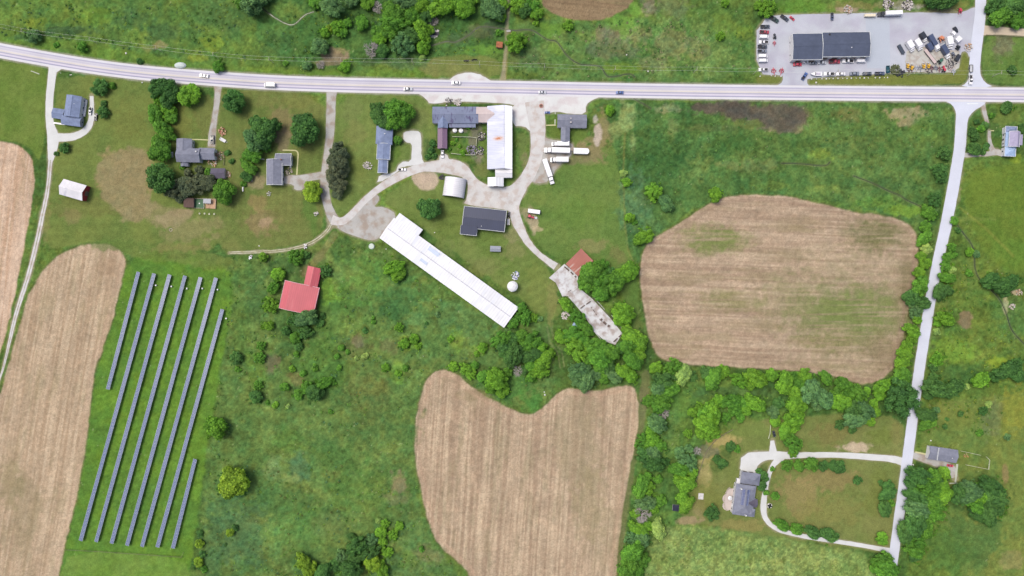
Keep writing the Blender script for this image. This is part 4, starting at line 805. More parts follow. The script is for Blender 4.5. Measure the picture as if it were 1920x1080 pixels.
G_('left of the L shaped house', 'y', [(486, 236, 20, 'D'), (506, 238, 16, 'D'), (470, 256, 16, 'B'), (492, 258, 16, 'D'), (478, 272, 14, 'B'), (496, 274, 10, 'G'), (465, 288, 13, 'G'), (480, 292, 10, 'G'), (458, 306, 11, 'G'), (468, 316, 9, 'G'), (460, 330, 10, 'G'), (456, 345, 6, 'G')])
G_('standing alone on the lawn below the highway', 'x', [(567, 243, 26, 'D')])
G_('at the grey turning pad of the L shaped house', 'x', [(584, 358, 17, 'Y')])
G_('in the dark olive row along the farm lane', 'y', [(634, 284, 17, 'C'), (632, 304, 18, 'C'), (640, 296, 13, 'C'), (630, 326, 18, 'C'), (640, 318, 14, 'C'), (634, 346, 16, 'C'), (626, 340, 11, 'C'), (632, 362, 11, 'C')])
G_('above the long blue roofed house', 'x', [(706, 210, 16, 'D'), (722, 204, 15, 'D'), (715, 222, 15, 'D'), (742, 208, 21, 'G'), (756, 218, 17, 'G'), (736, 226, 17, 'G'), (764, 205, 12, 'G'), (745, 262, 8, 'D')])
G_('on the lawn beside the hooked concrete drive', 'x', [(808, 282, 7, 'D'), (812, 268, 7, 'D'), (802, 294, 6, 'D'), (814, 292, 6, 'D')])
G_('in the farm courtyard', 'x', [(849, 268, 5, 'L'), (868, 286, 6, 'L'), (856, 262, 4, 'G'), (878, 238, 5, 'G'), (862, 274, 4, 'L'), (888, 236, 5, 'P'), (843, 280, 4, 'G')])
G_('on the lawn above the long white barn', 'x', [(803, 390, 19, 'D')])
G_('standing alone below the long white barn', 'x', [(730, 502, 13, 'L'), (745, 496, 10, 'L'), (750, 512, 12, 'L'), (741, 520, 10, 'L')])
G_('at the right tip of the long white barn', 'x', [(977, 577, 9, 'G'), (962, 606, 10, 'L'), (972, 594, 8, 'L'), (988, 590, 9, 'G'), (1000, 596, 8, 'P'), (985, 604, 8, 'G'), (1012, 598, 6, 'B')])
G_('around the red barn', 'x', [(520, 515, 13, 'L'), (508, 545, 8, 'G'), (505, 572, 13, 'L'), (553, 480, 14, 'G'), (572, 478, 8, 'G'), (492, 483, 9, 'L'), (607, 508, 10, 'L'), (566, 598, 15, 'B'), (582, 594, 13, 'B'), (550, 600, 11, 'D'), (596, 604, 9, 'D'), (572, 622, 12, 'D'), (560, 650, 8, 'L'), (502, 611, 9, 'L'), (552, 633, 10, 'D'), (514, 534, 8, 'G'), (556, 664, 6, 'G'), (534, 620, 8, 'D'), (604, 592, 7, 'D')])
G_('in the meadow of scattered scrub', 'x', [(590, 738, 16, 'D'), (600, 722, 9, 'G'), (612, 714, 8, 'G'), (624, 716, 7, 'G'), (575, 728, 11, 'G'), (548, 692, 7, 'L'), (533, 726, 8, 'G'), (558, 740, 9, 'G'), (568, 700, 7, 'G'), (590, 690, 7, 'G'), (636, 690, 6, 'G'), (640, 652, 7, 'G'), (652, 660, 5, 'G'), (668, 672, 5, 'P'), (632, 668, 6, 'G'), (748, 615, 8, 'L'), (757, 645, 9, 'L'), (776, 636, 9, 'L'), (784, 648, 7, 'L'), (845, 636, 7, 'L'), (905, 652, 9, 'L'), (894, 664, 6, 'L'),
   (700, 604, 5, 'G'), (684, 620, 6, 'D'), (820, 590, 6, 'B'), (800, 606, 4, 'D'), (722, 690, 8, 'L'), (746, 700, 7, 'L'), (760, 690, 7, 'G'), (684, 668, 7, 'P'), (440, 672, 11, 'D'), (446, 692, 6, 'G'), (478, 745, 12, 'D'), (516, 760, 7, 'L'), (540, 762, 5, 'P'), (502, 755, 5, 'G'), (700, 596, 4, 'G'), (620, 772, 5, 'G'), (486, 672, 9, 'L'), (483, 724, 8, 'L'), (488, 648, 8, 'L')])
G_('on the grass right of the solar rows', 'y', [(403, 803, 19, 'L'), (435, 908, 26, 'Y'), (416, 914, 9, 'Y')])
G_('in the strip by the lower solar fence', 'y', [(375, 1000, 7, 'D'), (372, 1020, 8, 'D'), (378, 1040, 7, 'D'), (370, 1056, 9, 'D'), (382, 1068, 7, 'G'), (430, 1000, 8, 'D'), (440, 990, 7, 'D')])
G_('in the thicket left of the heart field foot', 'x', [(567, 1054, 15, 'Y'), (578, 1072, 11, 'Y'), (590, 1068, 9, 'D'), (608, 1070, 12, 'D'), (626, 1062, 12, 'D'), (640, 1046, 12, 'B'), (648, 1066, 13, 'D'), (664, 1050, 12, 'D'), (660, 1030, 11, 'D'), (676, 1020, 13, 'D'), (692, 1018, 12, 'B'), (700, 1036, 12, 'D'), (684, 1044, 12, 'D'), (668, 1072, 12, 'D'), (698, 1058, 15, 'Y'), (712, 1064, 11, 'L'), (725, 1036, 10, 'L'), (736, 1003, 9, 'L'), (714, 1000, 10, 'D'), (722, 984, 8, 'D'), (748, 988, 8, 'D'), (716, 1018, 9, 'B'), (658, 1008, 8, 'L'), (709, 976, 6, 'P'), (790, 1030, 6, 'G'), (716, 1078, 10, 'L'), (600, 1084, 14, 'D')])
G_('left of the gap above the heart field', 'x', [(850, 688, 9, 'L'), (872, 690, 10, 'L'), (882, 700, 10, 'L'), (890, 686, 8, 'G'), (906, 706, 11, 'G'), (926, 704, 13, 'L'), (922, 724, 14, 'L'), (938, 716, 17, 'L'), (942, 734, 12, 'L'), (948, 700, 11, 'G'), (946, 634, 14, 'G'), (932, 645, 9, 'G'), (962, 636, 12, 'D'), (978, 630, 12, 'G'), (948, 656, 16, 'D'), (968, 660, 17, 'D'), (962, 676, 14, 'D'), (990, 648, 15, 'G'), (1004, 638, 13, 'G'), (984, 668, 14, 'D'), (1000, 664, 12, 'D'), (1014, 656, 13, 'L'), (1026, 668, 14, 'L'), (1016, 682, 14, 'L'), (1006, 698, 11, 'L'), (1022, 696, 10, 'L'), (996, 684, 13, 'G'), (972, 696, 11, 'S'), (995, 708, 9, 'G'), (984, 694, 8, 'D')])
G_('right of the gap above the heart field', 'x', [(1052, 632, 12, 'L'), (1070, 628, 13, 'G'), (1084, 624, 11, 'G'), (1076, 646, 14, 'L'), (1092, 640, 14, 'G'), (1088, 660, 15, 'L'), (1106, 652, 13, 'G'), (1122, 646, 14, 'G'), (1136, 656, 14, 'G'), (1148, 662, 12, 'G'), (1118, 668, 15, 'G'), (1134, 674, 14, 'G'), (1126, 688, 13, 'G'), (1144, 680, 10, 'D'), (1104, 674, 10, 'D'), (1078, 696, 13, 'B'), (1094, 692, 14, 'B'), (1086, 712, 14, 'B'), (1104, 710, 15, 'B'), (1118, 704, 12, 'B'), (1100, 724, 11, 'B'), (1132, 710, 10, 'D'), (1148, 704, 12, 'B'), (1142, 694, 10, 'D'), (1166, 696, 12, 'L'), (1186, 706, 12, 'L'), (1178, 692, 9, 'D'), (1158, 712, 8, 'B')])
G_('beside the ruined barn floor', 'x', [(1058, 566, 9, 'L'), (1068, 576, 10, 'L'), (1078, 588, 10, 'G'), (1088, 600, 10, 'G'), (1098, 612, 11, 'G'), (1106, 620, 9, 'G'), (1110, 512, 21, 'G'), (1126, 502, 15, 'G'), (1103, 530, 17, 'G'), (1128, 528, 21, 'G'), (1148, 530, 20, 'G'), (1126, 548, 16, 'G'), (1142, 514, 12, 'D'), (1178, 511, 18, 'L'), (1162, 583, 15, 'L'), (1178, 590, 15, 'L'), (1164, 600, 12, 'L'), (1182, 628, 17, 'L'), (1196, 640, 15, 'L'), (1180, 648, 16, 'G'), (1198, 662, 14, 'L'), (1182, 668, 15, 'G'), (1166, 652, 11, 'D'), (1192, 680, 11, 'G'), (1160, 512, 8, 'D')])
G_('in the dark meadow by the round field', 'y', [(1169, 324, 7, 'P'), (1176, 341, 9, 'L'), (1228, 360, 14, 'L'), (1248, 376, 12, 'B'), (1254, 386, 10, 'B'), (1343, 365, 12, 'L'), (1182, 408, 9, 'L'), (1204, 446, 15, 'L'), (1216, 442, 10, 'L'), (1145, 206, 9, 'L'), (1190, 416, 6, 'G')])
G_('in the hedgerow under the round field', 'x', [(1232, 691, 12, 'L'), (1256, 690, 13, 'G'), (1268, 684, 9, 'G'), (1286, 700, 14, 'P'), (1278, 712, 12, 'P'), (1300, 706, 9, 'P'), (1328, 700, 13, 'D'), (1342, 704, 16, 'G'), (1358, 698, 12, 'L'), (1336, 718, 10, 'G'), (1384, 710, 13, 'L'), (1394, 716, 9, 'L'), (1414, 704, 14, 'L'), (1428, 712, 14, 'L'), (1448, 704, 12, 'L'), (1410, 722, 10, 'D'), (1476, 714, 15, 'L'), (1488, 706, 9, 'G'), (1470, 728, 11, 'L'), (1512, 705, 13, 'L'), (1500, 720, 11, 'G'), (1548, 704, 11, 'G'), (1556, 714, 9, 'G'), (1526, 728, 15, 'B'), (1522, 746, 15, 'B'), (1544, 742, 15, 'B'), (1556, 754, 12, 'B'), (1534, 758, 11, 'B'), (1580, 718, 13, 'G'), (1592, 724, 9, 'L'), (1572, 740, 12, 'G'), (1578, 756, 17, 'L'), (1592, 742, 11, 'G'), (1608, 732, 12, 'G'), (1614, 746, 11, 'G'), (1626, 736, 9, 'P'), (1650, 728, 11, 'L'), (1662, 720, 10, 'L'), (1652, 742, 10, 'G'), (1640, 756, 8, 'G')])
G_('in the clump above the paddock', 'x', [(1602, 768, 15, 'D'), (1618, 764, 14, 'B'), (1612, 784, 14, 'B'), (1596, 790, 12, 'B'), (1578, 796, 9, 'B'), (1628, 778, 12, 'B'), (1600, 806, 8, 'B'), (1644, 772, 9, 'D'), (1634, 792, 9, 'G')])
G_('in the belt left of the villa spur', 'y', [(1490, 738, 12, 'L'), (1496, 752, 13, 'L'), (1504, 764, 12, 'L'), (1490, 764, 12, 'L'), (1482, 786, 13, 'L'), (1496, 782, 13, 'L'), (1478, 802, 12, 'L'), (1492, 800, 12, 'L'), (1474, 814, 10, 'L'), (1486, 824, 12, 'G'), (1494, 838, 11, 'G'), (1488, 850, 8, 'D'), (1456, 790, 10, 'D'), (1452, 774, 11, 'B'), (1462, 756, 11, 'D')])
G_('in the curved belt above the villa', 'x', [(1312, 764, 9, 'D'), (1322, 776, 13, 'G'), (1336, 766, 14, 'L'), (1350, 752, 12, 'L'), (1366, 754, 13, 'G'), (1380, 750, 11, 'G'), (1378, 768, 12, 'G'), (1396, 756, 11, 'G'), (1410, 752, 12, 'L'), (1422, 760, 13, 'L'), (1400, 770, 10, 'B'), (1336, 784, 13, 'L'), (1320, 792, 14, 'L'), (1334, 800, 13, 'L'), (1316, 808, 12, 'L'), (1328, 816, 13, 'L'), (1340, 812, 9, 'L'), (1300, 774, 9, 'D'), (1292, 814, 8, 'G'), (1310, 790, 9, 'D'), (1362, 784, 9, 'B'), (1390, 784, 8, 'B')])
G_('in the line right of the heart field', 'y', [(1240, 712, 14, 'D'), (1256, 716, 11, 'D'), (1238, 728, 15, 'B'), (1252, 732, 15, 'G'), (1264, 724, 9, 'G'), (1236, 750, 13, 'G'), (1250, 756, 12, 'G'), (1214, 752, 10, 'G'), (1234, 766, 11, 'G'), (1244, 778, 13, 'S'), (1228, 790, 14, 'B'), (1240, 800, 12, 'B'), (1222, 810, 10, 'D'), (1206, 830, 13, 'G'), (1222, 828, 14, 'L'), (1238, 838, 12, 'G'), (1208, 852, 14, 'D'), (1226, 850, 14, 'B'), (1220, 868, 13, 'D'), (1236, 872, 12, 'D'), (1248, 868, 8, 'P'), (1206, 908, 13, 'G'), (1216, 918, 13, 'L'), (1200, 926, 11, 'G'), (1214, 896, 9, 'L'), (1234, 900, 8, 'B'), (1204, 944, 13, 'B'), (1220, 942, 12, 'B'), (1240, 940, 11, 'G'), (1228, 956, 9, 'P'), (1206, 968, 17, 'S'), (1192, 964, 9, 'D'), (1190, 990, 10, 'L'), (1204, 996, 10, 'L'), (1218, 988, 9, 'D'), (1234, 986, 12, 'P'), (1238, 1002, 10, 'P'), (1184, 1012, 11, 'B')])
G_('at the lower end of that line by the frame', 'y', [(1206, 1014, 13, 'B'), (1194, 1032, 16, 'G'), (1180, 1044, 13, 'G'), (1202, 1052, 14, 'G'), (1184, 1062, 15, 'G'), (1172, 1074, 13, 'G'), (1196, 1076, 12, 'G')])
G_('in the line left of the villa', 'y', [(1282, 862, 12, 'B'), (1296, 870, 13, 'B'), (1268, 880, 12, 'G'), (1282, 882, 12, 'G'), (1300, 888, 10, 'B'), (1278, 906, 13, 'L'), (1292, 908, 12, 'L'), (1284, 920, 10, 'G'), (1280, 936, 12, 'L'), (1292, 944, 12, 'L'), (1286, 952, 10, 'L'), (1292, 842, 8, 'L'), (1276, 848, 10, 'B'), (1308, 846, 8, 'S'), (1272, 894, 8, 'D')])
G_('along the left side of the side road', 'y', [(1775, 287, 12, 'D'), (1764, 320, 13, 'D'), (1768, 334, 9, 'G'), (1757, 372, 12, 'D'), (1742, 396, 12, 'G'), (1750, 404, 9, 'D'), (1734, 402, 7, 'G'), (1738, 424, 10, 'D'), (1742, 440, 9, 'G'), (1733, 452, 10, 'G'), (1740, 466, 11, 'P'), (1730, 480, 9, 'G'), (1738, 494, 10, 'D'), (1728, 512, 11, 'L'), (1732, 528, 11, 'G'), (1724, 544, 12, 'G'), (1712, 560, 14, 'D'), (1728, 566, 13, 'D'), (1740, 567, 8, 'D'), (1718, 584, 12, 'B'), (1722, 598, 9, 'G'), (1708, 616, 12, 'L'), (1720, 622, 10, 'L'), (1712, 634, 9, 'L'), (1702, 648, 10, 'G'), (1692, 664, 10, 'G'), (1704, 664, 10, 'L'), (1700, 680, 11, 'L'), (1688, 684, 10, 'L'), (1692, 700, 13, 'G'), (1684, 714, 11, 'G'), (1701, 710, 9, 'G'), (1676, 730, 9, 'L')])
G_('overhanging the side road above the paddock', 'x', [(1697, 748, 30, 'D')])
G_('along the right side of the side road', 'y', [(1792, 414, 8, 'D'), (1796, 432, 6, 'D'), (1786, 464, 8, 'L'), (1778, 482, 9, 'L'), (1790, 478, 6, 'G'), (1776, 500, 9, 'L'), (1786, 506, 7, 'P'), (1772, 520, 10, 'G'), (1784, 522, 8, 'G'), (1768, 540, 11, 'D'), (1780, 544, 9, 'G'), (1764, 556, 9, 'D'), (1768, 594, 12, 'L'), (1782, 598, 12, 'L'), (1760, 606, 8, 'G'), (1758, 622, 7, 'P'), (1760, 674, 12, 'L'), (1752, 690, 8, 'L'), (1752, 708, 9, 'G'), (1748, 724, 14, 'D'), (1764, 728, 15, 'D'), (1778, 736, 13, 'D'), (1792, 728, 12, 'D'), (1802, 722, 9, 'G'), (1812, 726, 7, 'P'), (1742, 740, 10, 'D'), (1732, 776, 11, 'D'), (1744, 780, 13, 'D'), (1738, 798, 11, 'G'), (1752, 790, 9, 'G'), (1756, 770, 7, 'B')])
G_('in the pasture right of the side road', 'x', [(1856, 530, 12, 'D'), (1868, 522, 12, 'D'), (1876, 536, 14, 'D'), (1892, 534, 13, 'D'), (1904, 526, 10, 'D'), (1888, 548, 9, 'D'), (1838, 716, 12, 'L'), (1848, 708, 9, 'L'), (1824, 714, 7, 'D'), (1866, 706, 10, 'D'), (1882, 700, 11, 'D'), (1896, 694, 14, 'D'), (1912, 702, 13, 'D'), (1910, 682, 9, 'D'), (1820, 472, 8, 'G'), (1832, 476, 7, 'B'), (1818, 512, 7, 'G'), (1846, 770, 8, 'B'), (1854, 758, 7, 'P'), (1802, 776, 6, 'D'), (1773, 800, 5, 'D'), (1890, 820, 7, 'B'), (1838, 812, 7, 'G'), (1776, 786, 4, 'D')])
G_('in the corner garden by the junction', 'y', [(1891, 200, 10, 'D'), (1860, 216, 6, 'G'), (1832, 228, 6, 'D'), (1848, 234, 7, 'D'), (1826, 246, 8, 'D'), (1840, 242, 7, 'G'), (1830, 256, 8, 'B'), (1826, 276, 9, 'D'), (1838, 280, 9, 'D'), (1850, 274, 7, 'D'), (1843, 286, 6, 'D'), (1902, 130, 8, 'D'), (1918, 240, 8, 'D')])
G_('in the paddock row under the villa drive', 'x', [(1478, 873, 10, 'Y'), (1500, 874, 10, 'Y'), (1524, 872, 12, 'G'), (1546, 875, 10, 'L'), (1564, 874, 9, 'G'), (1576, 877, 13, 'D')])
G_('along the lower paddock drive', 'x', [(1455, 931, 8, 'D'), (1462, 982, 9, 'G'), (1474, 988, 10, 'G'), (1492, 992, 9, 'G'), (1500, 994, 9, 'G'), (1521, 996, 11, 'D'), (1532, 1002, 10, 'D'), (1552, 1002, 11, 'D'), (1564, 1008, 11, 'D'), (1657, 1012, 12, 'L')])
G_('at the right side of the paddock', 'y', [(1610, 902, 8, 'D'), (1653, 906, 6, 'D'), (1668, 912, 10, 'D'), (1674, 924, 11, 'D'), (1664, 932, 10, 'D'), (1672, 944, 7, 'G'), (1660, 950, 11, 'D'), (1664, 964, 8, 'D')])
G_('at the bottom end of the side road', 'x', [(1650, 1052, 12, 'G'), (1664, 1050, 12, 'G'), (1656, 1068, 14, 'G'), (1674, 1070, 13, 'G'), (1640, 1066, 8, 'D')])
G_('on the villa lawn', 'y', [(1372, 838, 10, 'D'), (1383, 842, 7, 'G'), (1346, 862, 8, 'G'), (1356, 870, 9, 'D'), (1424, 884, 7, 'D'), (1434, 895, 9, 'D'), (1430, 912, 9, 'D'), (1437, 924, 6, 'G'), (1336, 963, 13, 'D'), (1449, 880, 5, 'G')])
G_('in the grove by the lower side road', 'y', [(1718, 892, 14, 'D'), (1732, 898, 17, 'D'), (1752, 896, 14, 'G'), (1774, 888, 12, 'L'), (1762, 906, 10, 'B'), (1716, 912, 14, 'D'), (1734, 918, 16, 'G'), (1752, 918, 16, 'G'), (1768, 914, 12, 'L'), (1776, 930, 12, 'L'), (1764, 940, 15, 'L'), (1748, 940, 16, 'G'), (1728, 938, 16, 'D'), (1712, 932, 12, 'D'), (1714, 954, 14, 'B'), (1732, 958, 15, 'B'), (1750, 962, 16, 'G'), (1766, 964, 13, 'G'), (1718, 976, 15, 'D'), (1738, 980, 16, 'G'), (1700, 990, 12, 'D'), (1720, 996, 16, 'D'), (1738, 1000, 13, 'G'), (1704, 1010, 13, 'D'), (1722, 1014, 15, 'G'), (1712, 1030, 14, 'G'), (1726, 1034, 12, 'G'), (1718, 1046, 9, 'G')])
G_('in the round grove at the right', 'x', [(1800, 922, 14, 'D'), (1816, 914, 13, 'B'), (1812, 934, 15, 'B'), (1798, 938, 11, 'D'), (1830, 926, 13, 'B'), (1828, 946, 13, 'G'), (1840, 918, 12, 'G'), (1842, 936, 14, 'L'), (1838, 952, 11, 'G'), (1854, 908, 12, 'D'), (1868, 920, 15, 'D'), (1878, 934, 14, 'D'), (1862, 938, 15, 'D'), (1874, 954, 14, 'D'), (1856, 956, 15, 'D'), (1840, 968, 13, 'D'), (1858, 972, 12, 'D'), (1848, 902, 8, 'G'), (1830, 960, 9, 'D')])
for fam in PROTO.values():          # the patterns themselves are not part of the scene
    for r in fam:
        for ch in KIDS[r.name]: bpy.data.objects.remove(ch)
        bpy.data.objects.remove(r)

# low scrub and tall weeds in the meadows: nobody could count them
def clumps(name, label, pts, seed):
    rnd = np.random.RandomState(seed); V = []; F = []; CC = []
    for x, y, r, c, n_ in pts:
        w = W(x, y); j = rnd.uniform(.8, 1.2)
        for q in range(n_):
            d = rnd.normal(size=3); d /= np.linalg.norm(d); d[2] = abs(d[2]); p = np.array((w.x, w.y, .1)) + d * r * np.array((1, 1, .9)) * rnd.uniform(.6, 1.1)
            nm = d + rnd.normal(size=3) * .4; nm /= np.linalg.norm(nm); u = np.cross(nm, rnd.normal(size=3)); u /= np.linalg.norm(u); v = np.cross(nm, u); s = .34 * rnd.uniform(.6, 1.3)
            b = len(V); V += [p + u * s, p + v * s * .8, p - u * s, p - v * s * .8]; F.append((b, b + 1, b + 2, b + 3)); t = rnd.uniform(.75, 1.25) * j; CC.append([lin(c[0]) * .62 * t, lin(c[1]) * .62 * t, lin(c[2]) * .62 * t])
    me = bpy.data.meshes.new(name); me.from_pydata([tuple(map(float, v)) for v in V], [], F)
    ca = me.color_attributes.new('tint', 'FLOAT_COLOR', 'CORNER'); arr = np.ones((len(F) * 4, 4)); arr[:, :3] = np.repeat(np.array(CC), 4, axis=0); ca.data.foreach_set('color', arr.reshape(-1))
    me.materials.append(tinted('scrub leaves', .9, .1, (.85, 1.15), .6, 'tint', transl=.25)); o = bpy.data.objects.new(name, me); o.color = (1, 1, 1, 1); COL.objects.link(o); tag(o, label, 'scrub', None, 'stuff')
def undergrowth():
    rnd = random.Random(8); pts = []
    for x, y, r, k in UNDER:
        c = TCOL[k] if rnd.random() < .5 else TCOL['D' if rnd.random() < .5 else 'G']
        for q in range(int(r * .8)):
            a = rnd.uniform(0, 6.28); d = r * rnd.uniform(.85, 1.35); X, Y = x + math.cos(a) * d, y + math.sin(a) * d
            gi = min(len(GY) - 1, np.searchsorted(GY, Y)), min(len(GX) - 1, np.searchsorted(GX, X))
            if FLAT[gi] < .9 or AMP[gi] < .13 or C[gi][0] > C[gi][1] * .9: continue
            rr = rnd.uniform(.5, 1.5); pts.append((X, Y, rr, c, int(8 + rr * 14)))
    clumps('undergrowth', 'bushy undergrowth filling the gaps between the hedgerow trees', pts, 12)
undergrowth()
def scrub():
    rnd = np.random.RandomState(5); V = []; F = []; T = []; CC = []
    zones = [([(430, 478), (640, 440), (760, 490), (940, 620), (1030, 620), (985, 772), (900, 735), (850, 695), (800, 695), (775, 780), (780, 900), (860, 1080), (375, 1090), (390, 850)], 1040, ((96, 140, 60), (76, 116, 54), (120, 156, 66), (112, 124, 70), (92, 132, 90))),
             ([(0, 0), (960, 0), (960, 100), (700, 118), (480, 120), (0, 70)], 600, ((92, 132, 60), (70, 108, 56), (124, 150, 60), (90, 124, 84))),
             ([(980, 60), (1200, 30), (1410, 60), (1410, 150), (960, 150)], 300, ((96, 136, 70), (140, 140, 104), (80, 120, 62))),
             ([(1180, 200), (1780, 205), (1730, 420), (1650, 396), (1400, 360), (1210, 450), (1180, 400)], 360, ((76, 122, 60), (104, 142, 72), (92, 132, 80))),
             ([(1225, 710), (1480, 745), (1300, 800), (1270, 970), (1180, 1070), (1200, 830)], 300, ((92, 132, 60), (72, 108, 54), (120, 150, 70))),
             ([(1790, 420), (1840, 500), (1920, 600), (1920, 830), (1760, 800), (1740, 700)], 320, ((96, 136, 56), (78, 116, 52), (130, 152, 60))),
             ([(1240, 995), (1640, 1050), (1640, 1080), (1200, 1080)], 120, ((150, 168, 104), (112, 144, 70)))]
    for poly, n, pal in zones:
        xs = [p[0] for p in poly]; ys = [p[1] for p in poly]; X = rnd.uniform(min(xs), max(xs), n * 3); Y = rnd.uniform(min(ys), max(ys), n * 3)
        den = fbm(X / 40, Y / 40, 91, 3) > .47; ok = (poly_sdf(X, Y, poly) < -3) & den
        for k in FIELDS.values(): ok &= poly_sdf(X, Y, k) > 3
        gi = np.clip(np.searchsorted(GY, Y), 0, len(GY) - 1), np.clip(np.searchsorted(GX, X), 0, len(GX) - 1); ok &= (C[gi][:, 0] < C[gi][:, 1] * .86) & (FLAT[gi] > .9)
        for x, y in list(zip(X[ok], Y[ok]))[:n]:
            w = W(x, y); r = .3 + rnd.gamma(2, .2); c = pal[rnd.randint(len(pal))]; j = rnd.uniform(.8, 1.2); n_ = int(10 + r * 16)
            for q in range(n_):
                d = rnd.normal(size=3); d /= np.linalg.norm(d); d[2] = abs(d[2]); p = np.array((w.x, w.y, .1)) + d * r * np.array((1, 1, .45)) * rnd.uniform(.6, 1.1)
                nm = d + rnd.normal(size=3) * .4; nm /= np.linalg.norm(nm); u = np.cross(nm, rnd.normal(size=3)); u /= np.linalg.norm(u); v = np.cross(nm, u); s = .3 * rnd.uniform(.6, 1.3)
                b = len(V); V += [p + u * s, p + v * s * .8, p - u * s, p - v * s * .8]; F.append((b, b + 1, b + 2, b + 3)); t = rnd.uniform(.75, 1.25) * j; CC.append([lin(c[0]) * .8 * t, lin(c[1]) * .8 * t, lin(c[2]) * .8 * t])
    me = bpy.data.meshes.new('meadow_scrub'); me.from_pydata([tuple(map(float, v)) for v in V], [], F)
    ca = me.color_attributes.new('tint', 'FLOAT_COLOR', 'CORNER'); arr = np.ones((len(F) * 4, 4)); arr[:, :3] = np.repeat(np.array(CC), 4, axis=0); ca.data.foreach_set('color', arr.reshape(-1))
    me.materials.append(tinted('scrub leaves', .9, .1, (.85, 1.15), .6, 'tint', transl=.25)); o = bpy.data.objects.new('meadow_scrub', me); o.color = (1, 1, 1, 1); COL.objects.link(o)
    tag(o, 'low scrub and tall weeds scattered over the rough meadows', 'scrub', None, 'stuff')
scrub()
# ---------------------------------------------------------------- buildings
def metal_roof(name, c, axis_='X', gap=.9, rough=.45, streak=None, spec=.4):
    if name in MATS: return MATS[name]
    m, nt, b = base_mat(name, rough, spec, .0)
    rgb = nd(nt, 'ShaderNodeRGB'); rgb.outputs[0].default_value = (*c, 1); o = rgb.outputs[0]
    tc = nd(nt, 'ShaderNodeTexCoord'); wv = nd(nt, 'ShaderNodeTexWave', bands_direction=axis_); wv.inputs['Scale'].default_value = .314 / gap
    wv.inputs['Distortion'].default_value = .15
    nt.links.new(tc.outputs['Object'], wv.inputs['Vector'])
    mr = nd(nt, 'ShaderNodeMapRange'); mr.inputs['From Min'].default_value = 0; mr.inputs['From Max'].default_value = .25; mr.inputs['To Min'].default_value = .86; mr.inputs['To Max'].default_value = 1.0
    nt.links.new(wv.outputs['Fac'], mr.inputs['Value'])
    mx = nd(nt, 'ShaderNodeVectorMath', operation='SCALE'); nt.links.new(o, mx.inputs[0]); nt.links.new(mr.outputs[0], mx.inputs['Scale']); o = mx.outputs[0]
    st = (.08, .5, .5) if axis_ == 'Y' else (.5, .08, .5)
    o = vary(nt, o, 1.4, .93, 1.05, stretch=st); o = vary(nt, o, .12, .93, 1.05, seed=8)
    if streak:
        no = nd(nt, 'ShaderNodeTexNoise'); no.inputs['Scale'].default_value = streak[1]; no.inputs['Detail'].default_value = 5; mp = nd(nt, 'ShaderNodeMapping'); mp.inputs['Scale'].default_value = st
        nt.links.new(tc.outputs['Object'], mp.inputs['Vector']); nt.links.new(mp.outputs[0], no.inputs['Vector'])
        m2 = nd(nt, 'ShaderNodeMapRange'); m2.inputs['From Min'].default_value = streak[2]; m2.inputs['From Max'].default_value = streak[2] + .1; nt.links.new(no.outputs['Fac'], m2.inputs['Value'])
        mz = nd(nt, 'ShaderNodeMix', data_type='RGBA'); mz.inputs[7].default_value = (*streak[0], 1); nt.links.new(m2.outputs[0], mz.inputs[0]); nt.links.new(o, mz.inputs[6]); o = mz.outputs[2]
    nt.links.new(o, b.inputs['Base Color']); MATS[name] = m; return m
def shingle(name, c, v=(.86, 1.12)):
    if name in MATS: return MATS[name]
    m, nt, b = base_mat(name, .9, .15); rgb = nd(nt, 'ShaderNodeRGB'); rgb.outputs[0].default_value = (*c, 1)
    o = vary(nt, rgb.outputs[0], .5, *v); o = vary(nt, o, 3.5, .9, 1.1, seed=2); o = vary(nt, o, .12, .92, 1.08, seed=6); nt.links.new(o, b.inputs['Base Color']); bump(nt, b, 6, .4, .04); MATS[name] = m; return m
glass = solid('window glass', (.035, .045, .055), .12, .6, v=(.9, 1.1)); wframe = solid('white window frame', A(235, 235, 235), .6, .3)
doorm = solid('door paint', (.12, .09, .07), .6, .3); brick = solid('chimney brick', (.24, .12, .09), .9, .1, scale=3)
whitewall = solid('white siding', A(236, 236, 238), .7, .3, v=(.94, 1.04)); creamwall = solid('cream siding', A(214, 208, 196), .8, .2); greywall = solid('grey siding', A(170, 172, 178), .8, .2); bluewall = solid('blue grey siding', A(140, 152, 172), .8, .2)
redwall = metal_roof('red barn boards', A(176, 52, 62), 'Y', .6, .8); rustwall = solid('old boards', (.16, .12, .10), .95, .1, stretch=(3, 3, .2)); concwall = solid('concrete', (.42, .41, .40), .95, .1, v=(.75, 1.1), scale=.7)
white_roof = metal_roof('white metal roof', A(246, 248, 253), 'X', 1.8, streak=(A(232, 236, 246), .5, .56)); white_roof_y = metal_roof('white metal roof across', A(248, 248, 252), 'Y', .9)
trim = solid('pale roof edging', A(220, 224, 226), .5, .4)
vent_m = solid('galvanised vent', (.5, .5, .52), .4, .5)

